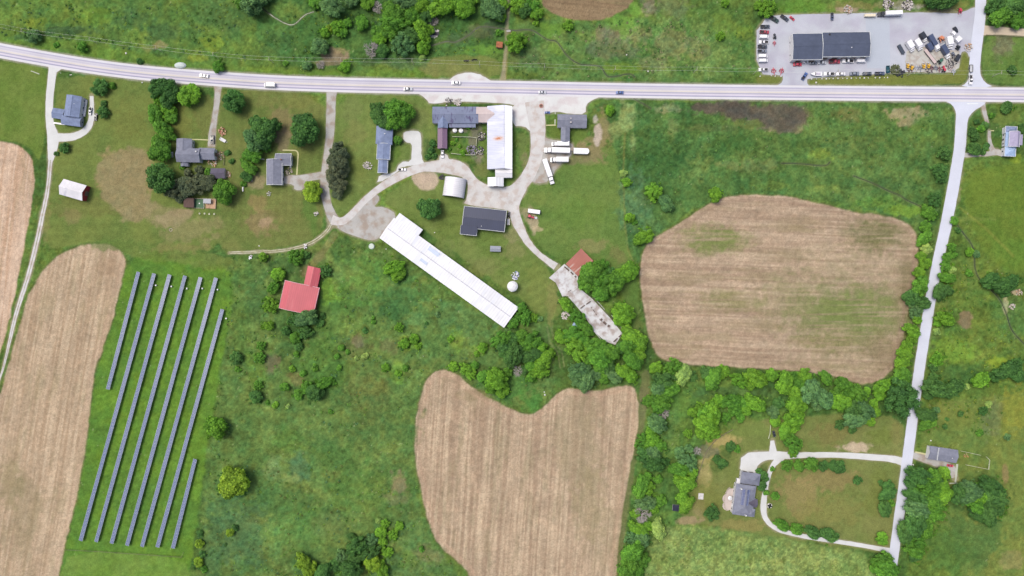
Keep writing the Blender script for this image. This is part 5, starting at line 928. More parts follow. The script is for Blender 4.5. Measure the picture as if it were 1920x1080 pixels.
def xf(mb, n0, off, rot):
    c, s = math.cos(rot), math.sin(rot)
    for i in range(n0, len(mb.v)):
        x, y, z = mb.v[i]; mb.v[i] = (x * c - y * s + off[0], x * s + y * c + off[1], z)
def building(name, label, cat, ang, blocks, group=None):
    """blocks: dict(c=(px,py), s=(w,h) roof size in photo pixels, eave, rise, kind, roof, wall, ...)"""
    b0 = blocks[0]; base = W(b0['c'][0], b0['c'][1], b0['eave']); root = empty(name, (base.x, base.y, 0), -R(ang)); tag(root, label, cat, group)
    ca, sa = math.cos(R(ang)), math.sin(R(ang))
    for bi, b in enumerate(blocks):
        e, rise, kind = b['eave'], b.get('rise', 1.5), b.get('kind', 'x'); k = S * (H - e) / H
        w = W(b['c'][0], b['c'][1], e) - base; off = (w.x * ca - w.y * sa, w.x * sa + w.y * ca); rot = -R(b.get('ang', 0))
        a, bb = b['s'][0] * k / 2, b['s'][1] * k / 2; ov = b.get('ov', .4); o_ = b.get('off', 0.0)
        roof = MB(); t = .18
        if kind == 'x':
            y0 = o_ * bb; r = e + rise
            roof.slab([(-a, -bb, e), (a, -bb, e), (a, y0, r), (-a, y0, r)], t); roof.slab([(-a, y0, r), (a, y0, r), (a, bb, e), (-a, bb, e)], t); roof.box((0, y0, r + .03), (2 * a, .3, .12))
        elif kind == 'y':
            x0 = o_ * a; r = e + rise
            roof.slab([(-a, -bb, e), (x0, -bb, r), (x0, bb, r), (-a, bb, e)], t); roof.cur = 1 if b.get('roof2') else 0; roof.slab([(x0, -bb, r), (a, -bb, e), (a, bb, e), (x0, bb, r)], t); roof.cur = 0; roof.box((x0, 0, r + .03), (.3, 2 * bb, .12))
        elif kind == 'hip':
            r = e + rise
            if a >= bb: p, q = (-a + bb, 0, r), (a - bb, 0, r); roof.slab([(-a, -bb, e), (a, -bb, e), q, p], t); roof.slab([p, q, (a, bb, e), (-a, bb, e)], t); roof.slab([(a, -bb, e), (a, bb, e), q], t); roof.slab([(-a, bb, e), (-a, -bb, e), p], t)
            else: p, q = (0, -bb + a, r), (0, bb - a, r); roof.slab([(-a, -bb, e), p, q, (-a, bb, e)], t); roof.slab([(a, -bb, e), (a, bb, e), q, p], t); roof.slab([(-a, -bb, e), (a, -bb, e), p], t); roof.slab([(a, bb, e), (-a, bb, e), q], t)
        elif kind == 'flat': roof.slab([(-a, -bb, e), (a, -bb, e), (a, bb, e), (-a, bb, e)], .3)
        elif kind == 'shed': roof.slab([(-a, -bb, e), (a, -bb, e), (a, bb, e + rise), (-a, bb, e + rise)], t)
        elif kind == 'vault':       # axis along y
            n = 20; pts = [(-a * math.cos(math.pi * i / n), .25 + (e + rise) * math.sin(math.pi * i / n) ** .85) for i in range(n + 1)]
            for i in range(n):
                (x0, z0), (x1, z1) = pts[i], pts[i + 1]; roof.slab([(x0, -bb, z0), (x1, -bb, z1), (x1, bb, z1), (x0, bb, z0)], .1)
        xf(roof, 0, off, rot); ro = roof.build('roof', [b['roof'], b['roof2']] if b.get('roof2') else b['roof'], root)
        A_, B_ = a - ov, bb - ov; wl_ = MB(); rr = rise * (1 - .02) - t
        if kind == 'x': s_ = rise * ov / bb; wl_.profile([(-B_, -.05), (B_, -.05), (B_, e - t + s_ * .8), (o_ * bb, e + rise - t - .06), (-B_, e - t + s_ * .8)], 2 * A_, 'x')
        elif kind == 'y': s_ = rise * ov / a; wl_.profile([(-A_, -.05), (A_, -.05), (A_, e - t + s_ * .8), (o_ * a, e + rise - t - .06), (-A_, e - t + s_ * .8)], 2 * B_, 'y')
        elif kind == 'vault': wl_.profile([(-a + .3, -.05), (a - .3, -.05)] + [(a * .965 * math.cos(math.pi * i / 12), (e + rise) * .95 * math.sin(math.pi * i / 12) ** .85) for i in range(1, 12)], 2 * B_, 'y')
        elif kind == 'shed': wl_.profile([(-B_, -.05), (B_, -.05), (B_, e + rise - t - .02 - rise * ov / (2 * bb)), (-B_, e - t - .02 + rise * ov / (2 * bb))], 2 * A_, 'x')
        else: wl_.box((0, 0, (e - .3) / 2 - .03), (2 * A_, 2 * B_, e - .3 + .05))
        xf(wl_, 0, off, rot); wo = wl_.build('wall', b.get('wall', whitewall), root)
        if b.get('edge'):
            ed = MB()
            for p, q in (((-a, -bb, e), (a, -bb, e)), ((a, -bb, e), (a, bb, e)), ((a, bb, e), (-a, bb, e)), ((-a, bb, e), (-a, -bb, e))):
                if kind == 'x' and abs(p[0] - q[0]) < .01:
                    for s0, s1 in (((p[0], -bb, e), (p[0], o_ * bb, e + rise)), ((p[0], bb, e), (p[0], o_ * bb, e + rise))): ed.tube((s0[0], s0[1], s0[2] + .02), (s1[0], s1[1], s1[2] + .02), .17, n=6)
                elif kind == 'y' and abs(p[1] - q[1]) < .01:
                    for s0, s1 in (((-a, p[1], e), (o_ * a, p[1], e + rise)), ((a, p[1], e), (o_ * a, p[1], e + rise))): ed.tube((s0[0], s0[1], s0[2] + .02), (s1[0], s1[1], s1[2] + .02), .17, n=6)
                else: ed.tube((p[0], p[1], p[2] + .02), (q[0], q[1], q[2] + .02), .17, n=6)
            xf(ed, 0, off, rot); ed.build('roof_edge', b['edge'], root)
        # windows and doors in the walls
        if kind == 'vault':
            d = MB(); d.box((0, -B_ - .04, 2), (4.2, .08, 4)); xf(d, 0, off, rot); d.build('door', b.get('doorm', doorm), root); continue
        zc = min(1.5, e * .5); wh = min(1.2, e * .38)
        for side, n in b.get('win', {'s': 2, 'n': 2}).items():
            L = A_ if side in 'sn' else B_
            for i in range(n):
                u = -L + (i + .5) * 2 * L / n + (.3 if n % 2 else 0); fr, pn = MB(), MB()
                if side in 'sn': yy = (-1 if side == 's' else 1) * (B_ + .03); fr.box((u, yy, zc), (1.2, .1, wh + .2)); pn.box((u, yy * (1 + .04 / B_), zc), (1.0, .1, wh))
                else: xx = (-1 if side == 'w' else 1) * (A_ + .03); fr.box((xx, u, zc), (.1, 1.2, wh + .2)); pn.box((xx * (1 + .04 / A_), u, zc), (.1, 1.0, wh))
                xf(fr, 0, off, rot); xf(pn, 0, off, rot); f = fr.build('window', wframe, root); pn.build('pane', glass, f)
        for side, u, dw in b.get('doors', []):
            d = MB(); dh = 2.1 if dw < 1.5 else min(3.6, e - .4)
            if side in 'sn': d.box((u * A_, (-1 if side == 's' else 1) * (B_ + .03), dh / 2), (dw, .1, dh))
            else: d.box(((-1 if side == 'w' else 1) * (A_ + .03), u * B_, dh / 2), (.1, dw, dh))
            xf(d, 0, off, rot); dd = d.build('door', b.get('doorm', doorm), root)
        for nm, u, v, zt, dx_, dy_, mm in b.get('tops', []):      # chimneys, vents, patches on the roof
            if kind == 'x': z0 = e + rise * (1 - abs(v - o_) / (1 + (abs(o_) if (v - o_) * o_ < 0 else -abs(o_) if o_ else 0)))
            elif kind == 'y': z0 = e + rise * (1 - abs(u - o_) / (1 + (abs(o_) if (u - o_) * o_ < 0 else -abs(o_) if o_ else 0)))
            elif kind == 'hip': z0 = e + rise * (1 - max(0, min(1, abs(v) if a >= bb else abs(u))))
            else: z0 = e
            c_ = MB(); c_.box((u * a, v * bb, z0 + zt / 2 - .15), (dx_, dy_, zt + .3)); xf(c_, 0, off, rot); c_.build(nm, mm, ro)
    return root
slate_blue = shingle('blue grey shingles', A(136, 150, 182)); slate = shingle('grey shingles', A(138, 142, 158)); slate_dk = shingle('dark slate shingles', A(88, 97, 118), (.92, 1.08)); navy_roof = metal_roof('navy metal roof', A(58, 66, 92), 'X', 1.3)
red_roof = metal_roof('red metal roof', A(208, 98, 108), 'X', 1.3, streak=(A(214, 112, 118), .5, .57)); lav = shingle('lavender shingles', A(176, 170, 198)); ltblue = solid('pale blue roof', A(170, 196, 232), .6, .3); purple = metal_roof('purple metal roof', A(140, 112, 138), 'X', .9)
blue_old = metal_roof('old blue grey metal roof', A(132, 142, 170), 'X', .9, .6, (A(96, 92, 128), 1.2, .56)); pinkish = metal_roof('faded pink metal roof', A(218, 202, 200), 'X', .9)
barn_white = metal_roof('big barn roof sheet', A(200, 206, 228), 'Y', 1.1, streak=(A(218, 222, 244), .35, .55)); patch_blue = metal_roof('replacement pale blue sheet', A(202, 216, 240), 'X', .9)
def stain(m, cx, cy, sx_, sy_, c1, c2):
    nt = m.node_tree; b = nt.nodes['Principled BSDF']; src = b.inputs['Base Color'].links[0].from_socket
    tc = nd(nt, 'ShaderNodeTexCoord'); mp = nd(nt, 'ShaderNodeMapping'); mp.inputs['Location'].default_value = (-cx / sx_, -cy / sy_, 0); mp.inputs['Scale'].default_value = (1 / sx_, 1 / sy_, 0); nt.links.new(tc.outputs['Object'], mp.inputs['Vector'])
    ln = nd(nt, 'ShaderNodeVectorMath', operation='LENGTH'); nt.links.new(mp.outputs[0], ln.inputs[0]); no = nd(nt, 'ShaderNodeTexNoise'); no.inputs['Scale'].default_value = 1.5; nt.links.new(tc.outputs['Object'], no.inputs['Vector'])
    ad = nd(nt, 'ShaderNodeMath', operation='ADD'); nt.links.new(ln.outputs['Value'], ad.inputs[0]); nt.links.new(no.outputs['Fac'], ad.inputs[1])
    mr = nd(nt, 'ShaderNodeMapRange'); mr.inputs['From Min'].default_value = 1.5; mr.inputs['From Max'].default_value = .7; nt.links.new(ad.outputs[0], mr.inputs['Value'])
    cr = nd(nt, 'ShaderNodeMix', data_type='RGBA'); cr.inputs[6].default_value = (*c1, 1); cr.inputs[7].default_value = (*c2, 1); nt.links.new(mr.outputs[0], cr.inputs[0])
    mx = nd(nt, 'ShaderNodeMix', data_type='RGBA'); nt.links.new(mr.outputs[0], mx.inputs[0]); nt.links.new(src, mx.inputs[6]); nt.links.new(cr.outputs[2], mx.inputs[7]); nt.links.new(mx.outputs[2], b.inputs['Base Color'])
stain(barn_white, -.8, -1.0, 4.6, 2.0, A(236, 200, 160), A(176, 96, 40))
rust = solid('rust stain', A(206, 132, 70), .8, .2, v=(.6, 1.3), scale=1.0)
rusty = metal_roof('rusting red roof', A(186, 118, 104), 'Y', .8, .7, (A(206, 176, 164), 1.0, .57)); dkgrey = shingle('dark grey roof', A(104, 100, 116)); greytin = metal_roof('grey tin', A(158, 164, 176), 'X', .6)

building('house', 'blue grey roofed house with a white porch deck at the far left', 'house', 8, [
    dict(c=(136.6, 199), s=(29, 40), ov=.15, eave=4.6, rise=1.7, kind='y', roof=slate_blue, wall=whitewall, win={'w': 3, 'e': 3, 'n': 2}, tops=[('vent', .3, .2, .4, .3, .3, vent_m)]),
    dict(c=(134, 226.5), s=(36, 18), eave=3.3, rise=1.3, kind='x', roof=slate_blue, wall=greywall, win={'s': 3, 'e': 1, 'w': 1}, doors=[('s', .3, 1)]),
    dict(c=(109, 213), s=(22, 19), eave=3.0, rise=1.0, kind='x', roof=slate_blue, wall=greywall, win={'n': 2, 's': 1}, doors=[('s', -.2, 2.6)])])
building('barn', 'small white roofed barn with a red gable end beside the field', 'barn', 16, [
    dict(c=(136.8, 356), s=(45, 30), eave=4.6, rise=2.6, kind='x', roof=metal_roof('worn white roof', A(244, 242, 248), 'X', .9, streak=(A(206, 206, 222), .5, .56)), wall=redwall, ov=.25, win={'s': 3, 'n': 3}, doors=[('e', 0, 3)])])
building('house', 'grey roofed rambling house with a white chimney among old trees', 'house', 1, [
    dict(c=(353, 291), s=(44, 26), eave=5.2, rise=2.0, kind='x', roof=slate, wall=whitewall, win={'n': 4, 's': 3}, tops=[('chimney', .75, .5, 1.0, .8, .8, wframe)], doors=[('s', .5, 1)]),
    dict(c=(345.2, 271), s=(29, 22), eave=4.6, rise=1.8, kind='y', roof=slate, wall=whitewall, win={'w': 2, 'e': 2, 'n': 1}),
    dict(c=(388, 288.3), s=(30, 22), eave=4.2, rise=1.7, kind='x', roof=slate, wall=whitewall, win={'n': 3, 's': 3}, doors=[('e', 0, 2.4)]),
    dict(c=(345.7, 306), s=(14, 12), eave=3.6, rise=1.2, kind='y', roof=slate, wall=whitewall, win={'w': 1, 'e': 1})])
building('shed', 'dark roofed garden shed below the grey rambling house', 'shed', 0, [dict(c=(408.6, 325), s=(27, 19), eave=2.8, rise=1.1, kind='x', roof=dkgrey, wall=creamwall, win={'s': 1}, doors=[('n', .2, 1.8)])])
building('house', 'L shaped grey roofed house with white trim and yellow path', 'house', 0, [
    dict(c=(514.6, 322.5), s=(29, 48), eave=4.4, rise=1.9, kind='y', roof=slate, wall=whitewall, edge=trim, win={'w': 4, 'e': 3}, doors=[('e', -.5, 1)]),
    dict(c=(531.5, 299), s=(30, 22), eave=4.0, rise=1.6, kind='x', roof=slate, wall=whitewall, edge=trim, win={'n': 3, 's': 2}, tops=[('chimney', -.2, -.1, 1.1, .7, .7, brick)])])
building('house', 'long stepped blue roofed house beside the hooked concrete drive', 'house', 3, [
    dict(c=(720.5, 253.4), s=(31, 34), eave=4.4, rise=1.6, kind='hip', roof=slate_blue, wall=whitewall, win={'w': 3, 'e': 3, 'n': 2}, tops=[('vent', .1, .1, .4, .8, .3, vent_m)]),
    dict(c=(719.2, 284), s=(25, 30), eave=3.9, rise=1.3, kind='y', roof=slate_blue, wall=whitewall, edge=trim, win={'w': 3, 'e': 3}, doors=[('e', 0, 1)]),
    dict(c=(718, 311), s=(18, 27), eave=3.4, rise=1.1, kind='y', roof=slate_blue, wall=whitewall, edge=trim, win={'w': 1}, doors=[('s', 0, 3)])])
building('barn', 'old farm range of blue grey, purple and pink roofs along the highway', 'barn', 0, [
    dict(c=(854, 215.5), s=(86, 31), eave=4.8, rise=2.2, kind='x', roof=blue_old, wall=creamwall, win={'n': 6, 's': 3}, doors=[('n', .3, 3)]),
    dict(c=(867, 233), s=(50, 12), eave=3.4, rise=.9, kind='shed', roof=blue_old, wall=rustwall, win={'s': 4}),
    dict(c=(830.5, 227), s=(19, 26), eave=5.0, rise=1.6, kind='y', roof=slate_blue, wall=creamwall, win={'w': 2}),
    dict(c=(829.5, 258.5), s=(18, 40), eave=4.0, rise=1.4, kind='y', roof=purple, wall=creamwall, win={'w': 4, 'e': 4}, doors=[('s', 0, 2.6)]),
    dict(c=(910, 215), s=(34, 29), eave=4.9, rise=2.1, kind='x', roof=pinkish, wall=creamwall, win={'n': 2, 's': 2})])
building('barn', 'great white roofed barn with an orange rust stain', 'barn', 0, [
    dict(c=(937, 258), s=(47, 118), eave=5.4, rise=3.2, kind='y', off=.36, roof=barn_white, roof2=metal_roof('new white sheet brightened against shade', (.85, .85, .87), 'Y', 1.1), wall=whitewall, win={'w': 12, 'e': 12}, doors=[('n', 0, 4)]),  # right slope: newer sheet, colour brightened to offset its facing away from the sun
    dict(c=(944.5, 324.5), s=(32, 17), eave=5.0, rise=1.4, kind='x', roof=white_roof_y, wall=whitewall, win={'e': 2}),
    dict(c=(929.3, 341), s=(30, 17), eave=5.2, rise=1.6, kind='y', roof=white_roof, wall=whitewall, win={'w': 2}, doors=[('s', 0, 3)])])
building('quonset_hut', 'white arched roof shed beside the gravel court', 'shed', 8, [dict(c=(851.3, 350.5), s=(41, 36), eave=4.6, rise=1.6, kind='vault', roof=metal_roof('curved white sheet', A(236, 236, 242), 'Y', 1.2), wall=greywall)])
building('barn', 'navy blue roofed workshop with a notched corner', 'workshop', 6.3, [
    dict(c=(908.2, 410.5), s=(80, 40), eave=4.6, rise=1.2, kind='x', roof=navy_roof, wall=greywall, edge=trim, win={'n': 4, 's': 2}, doors=[('e', 0, 4), ('n', -.6, 4)], tops=[('vent', -.1, -.7, .4, .4, .4, vent_m)]),
    dict(c=(879, 432), s=(31, 17), eave=4.5, rise=1.0, kind='shed', roof=navy_roof, wall=greywall, edge=trim, win={'s': 2})])
building('shed', 'small grey roofed shed alone on the lawn', 'shed', 2, [dict(c=(929, 466.5), s=(20, 10.5), eave=2.4, rise=.6, kind='x', ov=.15, roof=greytin, wall=greywall, win={}, doors=[('s', 0, 1.4)])])
LA = 35.8
building('barn', 'very long white roofed poultry barn lying slantwise', 'barn', LA, [
    dict(c=(841.9, 511.4), s=(288, 47), eave=4.2, rise=1.5, kind='x', off=.02, roof=white_roof, wall=whitewall, win={'s': 18, 'n': 18}, doors=[('w', 0, 4), ('e', 0, 3)], tops=[('roof_patch', -.35, -.35, .03, 5.5, 3.6, patch_blue), ('roof_patch', -.32, .52, .03, 8.5, 5.0, patch_blue)] + [('ridge_cap', 0, .02, .12, 98, .5, solid('grey ridge cap', A(196, 198, 210), .5, .3))] + [('vent', -.62 + .16 * i, .03, .5, .6, .6, vent_m) for i in range(10)]),
    dict(c=(759.5, 428.8), s=(54, 36), eave=5.8, rise=-2.4, kind='shed', roof=white_roof, wall=whitewall, win={'n': 3}, doors=[('w', 0, 3.6)])])
building('house', 'grey T shaped farmhouse beside the parked white trailers', 'house', 1, [
    dict(c=(1072.5, 227), s=(55, 25), eave=4.0, rise=1.8, kind='x', roof=slate, wall=creamwall, win={'n': 5, 's': 3}, doors=[('n', -.2, 1), ('n', .6, 3)], tops=[('chimney', -.1, -.3, 1.1, .9, .9, solid('pale chimney', A(206, 200, 200))), ('chimney', -.1, .3, .9, .7, .7, solid('pale chimney', A(206, 200, 200)))]),
    dict(c=(1060, 252), s=(17, 28), eave=3.7, rise=1.3, kind='y', roof=slate, wall=creamwall, win={'w': 3, 'e': 3})])
building('barn', 'red metal roofed barn in the scrub', 'barn', 12.5, [
    dict(c=(561, 558.5), s=(66, 53), eave=4.6, rise=2.0, kind='y', off=-.55, roof=red_roof, wall=redwall, win={'w': 2}, doors=[('w', 0, 3)], edge=solid('pale pink edging', A(232, 190, 196))),
    dict(c=(586, 519), s=(26, 37), eave=4.3, rise=1.5, kind='y', roof=red_roof, wall=redwall, win={'e': 2}, doors=[('n', 0, 2.6)])])
building('barn', 'rusty roofed remnant of the ruined barn', 'barn', -45, [dict(c=(1086.5, 492), s=(41, 33), eave=3.6, rise=1.0, kind='shed', roof=rusty, wall=rustwall, win={}, doors=[('s', 0, 3)])])
building('repair_shop', 'large dark slate roofed garage with white walls in the car lot', 'garage', -.6, [
    dict(c=(1514, 87.3), s=(56, 49), ov=.15, eave=5.6, rise=1.2, kind='x', roof=slate_dk, wall=whitewall, edge=trim, win={'s': 3, 'w': 2, 'n': 2}, doors=[('s', -.5, 3.6), ('s', .4, 3.6)]),
    dict(c=(1586.6, 83.2), s=(89, 46), ov=.15, eave=5.7, rise=1.2, kind='x', roof=slate_dk, wall=whitewall, edge=trim, win={'n': 6}, doors=[('s', -.8, 3.6), ('s', -.4, 3.6), ('s', 0, 3.6), ('s', .4, 3.6), ('s', .8, 3.6)], tops=[('vent', -.7, .8, .6, .9, .9, solid('black cowl', (.03, .03, .03))), ('vent', .2, -.3, .4, .5, .5, vent_m)])])
building('house', 'grey roofed house with a pale ridge right of the side road', 'house', 8.5, [
    dict(c=(1768, 852.2), s=(54, 25), eave=3.6, rise=1.5, kind='x', roof=slate, wall=whitewall, win={'n': 4, 's': 3}, doors=[('s', .6, 1)], tops=[('vent', -.45, 0, .25, .35, 8.0, trim), ('vent', .6, -.3, .4, .5, .5, trim)])])
building('house', 'lavender roofed house with pale blue lean-tos at the right edge', 'house', 3, [
    dict(c=(1902, 261), s=(20, 29), eave=5.0, rise=1.9, kind='y', off=.25, roof=lav, wall=whitewall, edge=trim, win={'w': 3, 'e': 3}),
    dict(c=(1889, 261), s=(9, 27), eave=3.6, rise=.6, kind='shed', roof=ltblue, wall=whitewall, win={'w': 3}, doors=[('w', 0, 1)]),
    dict(c=(1894, 284), s=(21, 18), eave=3.8, rise=1.4, kind='hip', roof=ltblue, wall=whitewall, edge=trim, win={'s': 2, 'w': 1}),
    dict(c=(1896, 243.5), s=(22, 13), eave=3.9, rise=1.2, kind='hip', roof=slate_blue, wall=whitewall, edge=trim, win={'n': 2}),
    dict(c=(1914, 262), s=(7, 20), eave=3.2, rise=.5, kind='flat', roof=lav, wall=whitewall, win={'e': 2})])
building('villa', 'large villa with hipped slate roof and white loggia wall', 'house', 8, [
    dict(c=(1395.5, 938), s=(38, 58), eave=5.2, rise=2.4, kind='hip', roof=slate, wall=whitewall, win={'w': 5, 'e': 5, 's': 3}, doors=[('e', 0, 1.4)], tops=[('chimney', -.55, .75, 1.6, .8, .8, wframe), ('chimney', .2, -.88, 1.5, .8, .8, wframe)]),
    dict(c=(1407, 897.5), s=(36, 22), eave=4.6, rise=2.0, kind='hip', roof=slate, wall=whitewall, win={'e': 1, 'w': 1}, doors=[('n', -.5, 2.6), ('n', .2, 2.6)]),
    dict(c=(1411, 943), s=(17, 16), eave=5.0, rise=1.9, kind='x', ang=0, roof=dkgrey, wall=whitewall, win={'e': 1}),
    dict(c=(1408, 961), s=(15, 15), eave=5.05, rise=1.8, kind='hip', roof=slate, wall=whitewall, win={'e': 1}),
    dict(c=(1383.5, 912), s=(7, 30), eave=3.0, rise=.4, kind='flat', roof=whitewall, wall=whitewall, win={'w': 3})])
building('shed', 'rust coloured hut on the grass lane at the top', 'hut', 5, [dict(c=(936.5, 83.5), s=(12, 11), eave=2.3, rise=.7, kind='x', ov=.15, roof=solid('rusted tin', A(186, 118, 86), .8, .2, v=(.7, 1.15)), wall=rustwall, win={}, doors=[('s', 0, 1)])])
building('shed', 'brown open sided shelter beside the green pool', 'shelter', 2, [dict(c=(354, 380), s=(19, 18), eave=2.4, rise=.5, kind='shed', ov=.2, roof=solid('brown boards', A(112, 92, 86), .9, .1, v=(.7, 1.15), stretch=(4, .4, 1)), wall=rustwall, win={}, doors=[('s', 0, 2)])])
building('shed', 'dark shed tucked below the trees left of the villa', 'shed', 5, [dict(c=(1268, 953), s=(13, 11), eave=2.4, rise=.5, kind='x', ov=.15, roof=solid('near black roofing', A(50, 52, 74)), wall=greywall, win={}, doors=[('s', 0, 1)])])
building('shed', 'pale blue roofed hut by the ruined barn floor', 'hut', 30, [dict(c=(1079, 612), s=(13, 10), eave=2.6, rise=.6, kind='x', ov=.15, roof=ltblue, wall=greywall, win={}, doors=[('s', 0, 1)])])

# ruined barn floor: a concrete slab with broken low walls and rails
slab_m = paving('broken concrete floor', (228, 224, 230), (.9, 1.06), .15, (.9, 1.08), ((186, 176, 172), .22)); dirt_m = solid('soil and rubble', A(120, 106, 100), .95, .1, v=(.6, 1.3), scale=1.5)
def zpoly(pts): return [(W(*p).x, W(*p).y) for p in pts]
FND = [(1029.2, 521), (1058.3, 494.7), (1083.6, 517), (1083.6, 539.4), (1092, 545), (1110, 560), (1143, 595), (1167, 625), (1153.5, 646.5), (1135, 640), (1114.7, 623), (1096, 592), (1077.8, 570.5), (1064, 555), (1054.4, 556), (1041.8, 529.7)]
fr = empty('ruined_barn_floor', W(1100, 575)); tag(fr, 'bare concrete floor of a demolished barn with broken walls', 'ruin')
def rel(mb, o):
    for i in range(len(mb.v)): x, y, z = mb.v[i]; mb.v[i] = (x - o.location.x, y - o.location.y, z)
m_ = MB(); m_.prism(zpoly(FND), -.1, .35); rel(m_, fr); m_.build('floor_slab', slab_m, fr)
def wallrun(pts, h, t, nm, mat, par, gaps=0, seed=1, z0=0.0):
    rnd = random.Random(seed); mb = MB()
    for (ax, ay), (bx, by) in zip(pts[:-1], pts[1:]):
        p, q = W(ax, ay), W(bx, by); L = (q - p).length; n = max(1, int(L / 1.1))
        for i in range(n):
            if rnd.random() < gaps: continue
            c = p + (q - p) * (i + .5) / n; hh = h * rnd.uniform(.55, 1.1) if gaps else h
            mb.box((c.x, c.y, z0 + hh / 2), (L / n * (1.02 if not gaps else .98), t, hh), math.atan2(q.y - p.y, q.x - p.x))
    rel(mb, par); return mb.build(nm, mat, par)
wallrun([(1064, 555), (1083, 538)], .7, .35, 'low_wall', concwall, fr, .1, 2, .3); wallrun([(1088, 578), (1107, 565)], .8, .6, 'rubble_line', dirt_m, fr, .15, 3, .3); wallrun([(1104, 570), (1126, 601), (1136, 606)], .6, .4, 'rubble_line', dirt_m, fr, .3, 4, .3)
wallrun([(1150, 641), (1167, 625)], .9, .6, 'rubble_line', dirt_m, fr, .2, 5, .3); wallrun([(1110, 557), (1150, 600), (1168, 622)], .9, .3, 'low_wall', dirt_m, fr, .15, 6); wallrun([(1058, 500), (1070, 510), (1080, 520)], .6, .9, 'rubble_line', dirt_m, fr, .15, 7, .3)
wallrun([(1062, 550), (1074, 541)], .5, .3, 'rubble_line', dirt_m, fr, .5, 8, .3); wallrun([(1126, 598), (1136, 608), (1146, 614)], .7, 1.4, 'rubble_line', dirt_m, fr, .2, 9, .3)
for i, (p, q, lb) in enumerate([((1110, 554), (1133, 580), 'pale rail along the upper right side of the ruined floor'), ((1146, 591), (1171, 622), 'pale rail beside the right end of the ruined floor'), ((1113, 621), (1130, 640), 'pale rail below the ruined floor')]):
    r_ = empty('guard_rail', W(*p)); tag(r_, lb, 'rail', 'rails round the ruined floor'); a_, b_ = W(*p), W(*q); mb = MB(); mb.box(((a_.x + b_.x) / 2 - a_.x, (a_.y + b_.y) / 2 - a_.y, 1.3), ((b_ - a_).length, .25, .3), math.atan2(b_.y - a_.y, b_.x - a_.x)); mb.build('rail', concwall, r_)
    for k in range(5):
        mb = MB(); c_ = (b_ - a_) * (k / 4); mb.box((c_.x, c_.y, .6), (.2, .2, 1.3)); mb.build('post', concwall, r_)

# ---------------------------------------------------------------- solar rows
def cells():
    m, nt, b = base_mat('photovoltaic cells', .3, .5); tc = nd(nt, 'ShaderNodeTexCoord'); br = nd(nt, 'ShaderNodeTexBrick'); br.offset = 0
    br.inputs['Scale'].default_value = 1.0; br.inputs['Brick Width'].default_value = .96; br.inputs['Row Height'].default_value = .5; br.inputs['Mortar Size'].default_value = .03
    br.inputs['Color1'].default_value = (*A(92, 110, 148), 1); br.inputs['Color2'].default_value = (*A(78, 96, 134), 1); br.inputs['Mortar'].default_value = (*A(140, 152, 180), 1)
    nt.links.new(tc.outputs['Object'], br.inputs['Vector']); o = vary(nt, br.outputs['Color'], .4, .9, 1.12); nt.links.new(o, b.inputs['Base Color']); return m
cell_m = cells(); alu = solid('aluminium rail', A(196, 204, 218), .4, .5, v=(.95, 1.05)); steel = solid('galvanised steel', (.35, .36, .38), .5, .5)
pm = MB()
for sx_ in (-.48, .48):
    pm.cur = 0; pm.box((sx_, 0, .02), (.9, 3.0, .05))
pm.cur = 1
for x0 in (-.965, 0, .965): pm.box((x0, 0, .02), (.055, 3.1, .07))
for y0 in (-1.52, 0, 1.52): pm.box((0, y0, .025), (1.93, .07, .075))
for x0 in (-.48, .48): 
    for y0 in (-1.62, 1.62): pm.box((x0, y0, .03), (.34, .22, .06))
p0 = pm.build('panel', [cell_m, alu]); panel_me = p0.data; bpy.data.objects.remove(p0)
pt = MB(); pt.tube((0, 0, -1.7), (0, 0, -.1), .09, n=8); p0 = pt.build('post', steel); post_me = p0.data; bpy.data.objects.remove(p0)
ROWS = [((259.5, 510), (202, 730), 'shortest left row, starting below the lawn and ending halfway'), ((289, 513), (151, 1014), 'leftmost long row reaching the lower fence'), ((318, 515), (180, 1016), 'second long row from the left'), ((347, 517), (209, 1019), 'third long row from the left'),
        ((376, 520), (238, 1023), 'fourth long row from the left'), ((405, 521), (266, 1025), 'rightmost row that starts at the top line'), ((417, 580), (295, 1026), 'row starting lower than the top line at the right'), ((366, 861), (324, 1028), 'short row at the lower right')]
for (a_, b_, lb) in ROWS:
    z = 1.9; p, q = W(*a_, z), W(*b_, z); d = q - p; L = d.length; n = min(98, int(L / 1.96)); pitch = L / n; ang_ = math.atan2(d.y, d.x)
    r_ = empty('solar_array', (p.x, p.y, 0), ang_); tag(r_, 'row of blue solar panels, ' + lb, 'solar array', 'rows of solar panels')
    mb = MB(); mb.tube((0, 0, z - .12), (L, 0, z - .12), .09, n=8); mb.build('torque_tube', steel, r_)
    for i in range(n):
        o = bpy.data.objects.new('panel', panel_me); COL.objects.link(o); o.parent = r_; o.location = ((i + .5) * pitch, 0, z); o.scale = (pitch / 1.96, .8, 1); o.rotation_euler = (R(8 + 3 * math.sin(i * .12 + a_[0])), 0, 0)
    for i in range(int(L / 8) + 1):
        o = bpy.data.objects.new('post', post_me); COL.objects.link(o); o.parent = r_; o.location = (min(L - .3, .3 + i * 8), 0, z - .1)
boxw = solid('white enamel', A(244, 244, 246), .4, .4)
def simple(name, label, cat, px, py, parts, ang=0, group=None, z=0.0):
    """thing from a list of (part, material, fn(MB))"""
    w = W(px, py); r_ = empty(name, (w.x, w.y, z), -R(ang)); tag(r_, label, cat, group)
    for nm, mat, fn in parts: mb = MB(); fn(mb); mb.build(nm, mat, r_)
    return r_
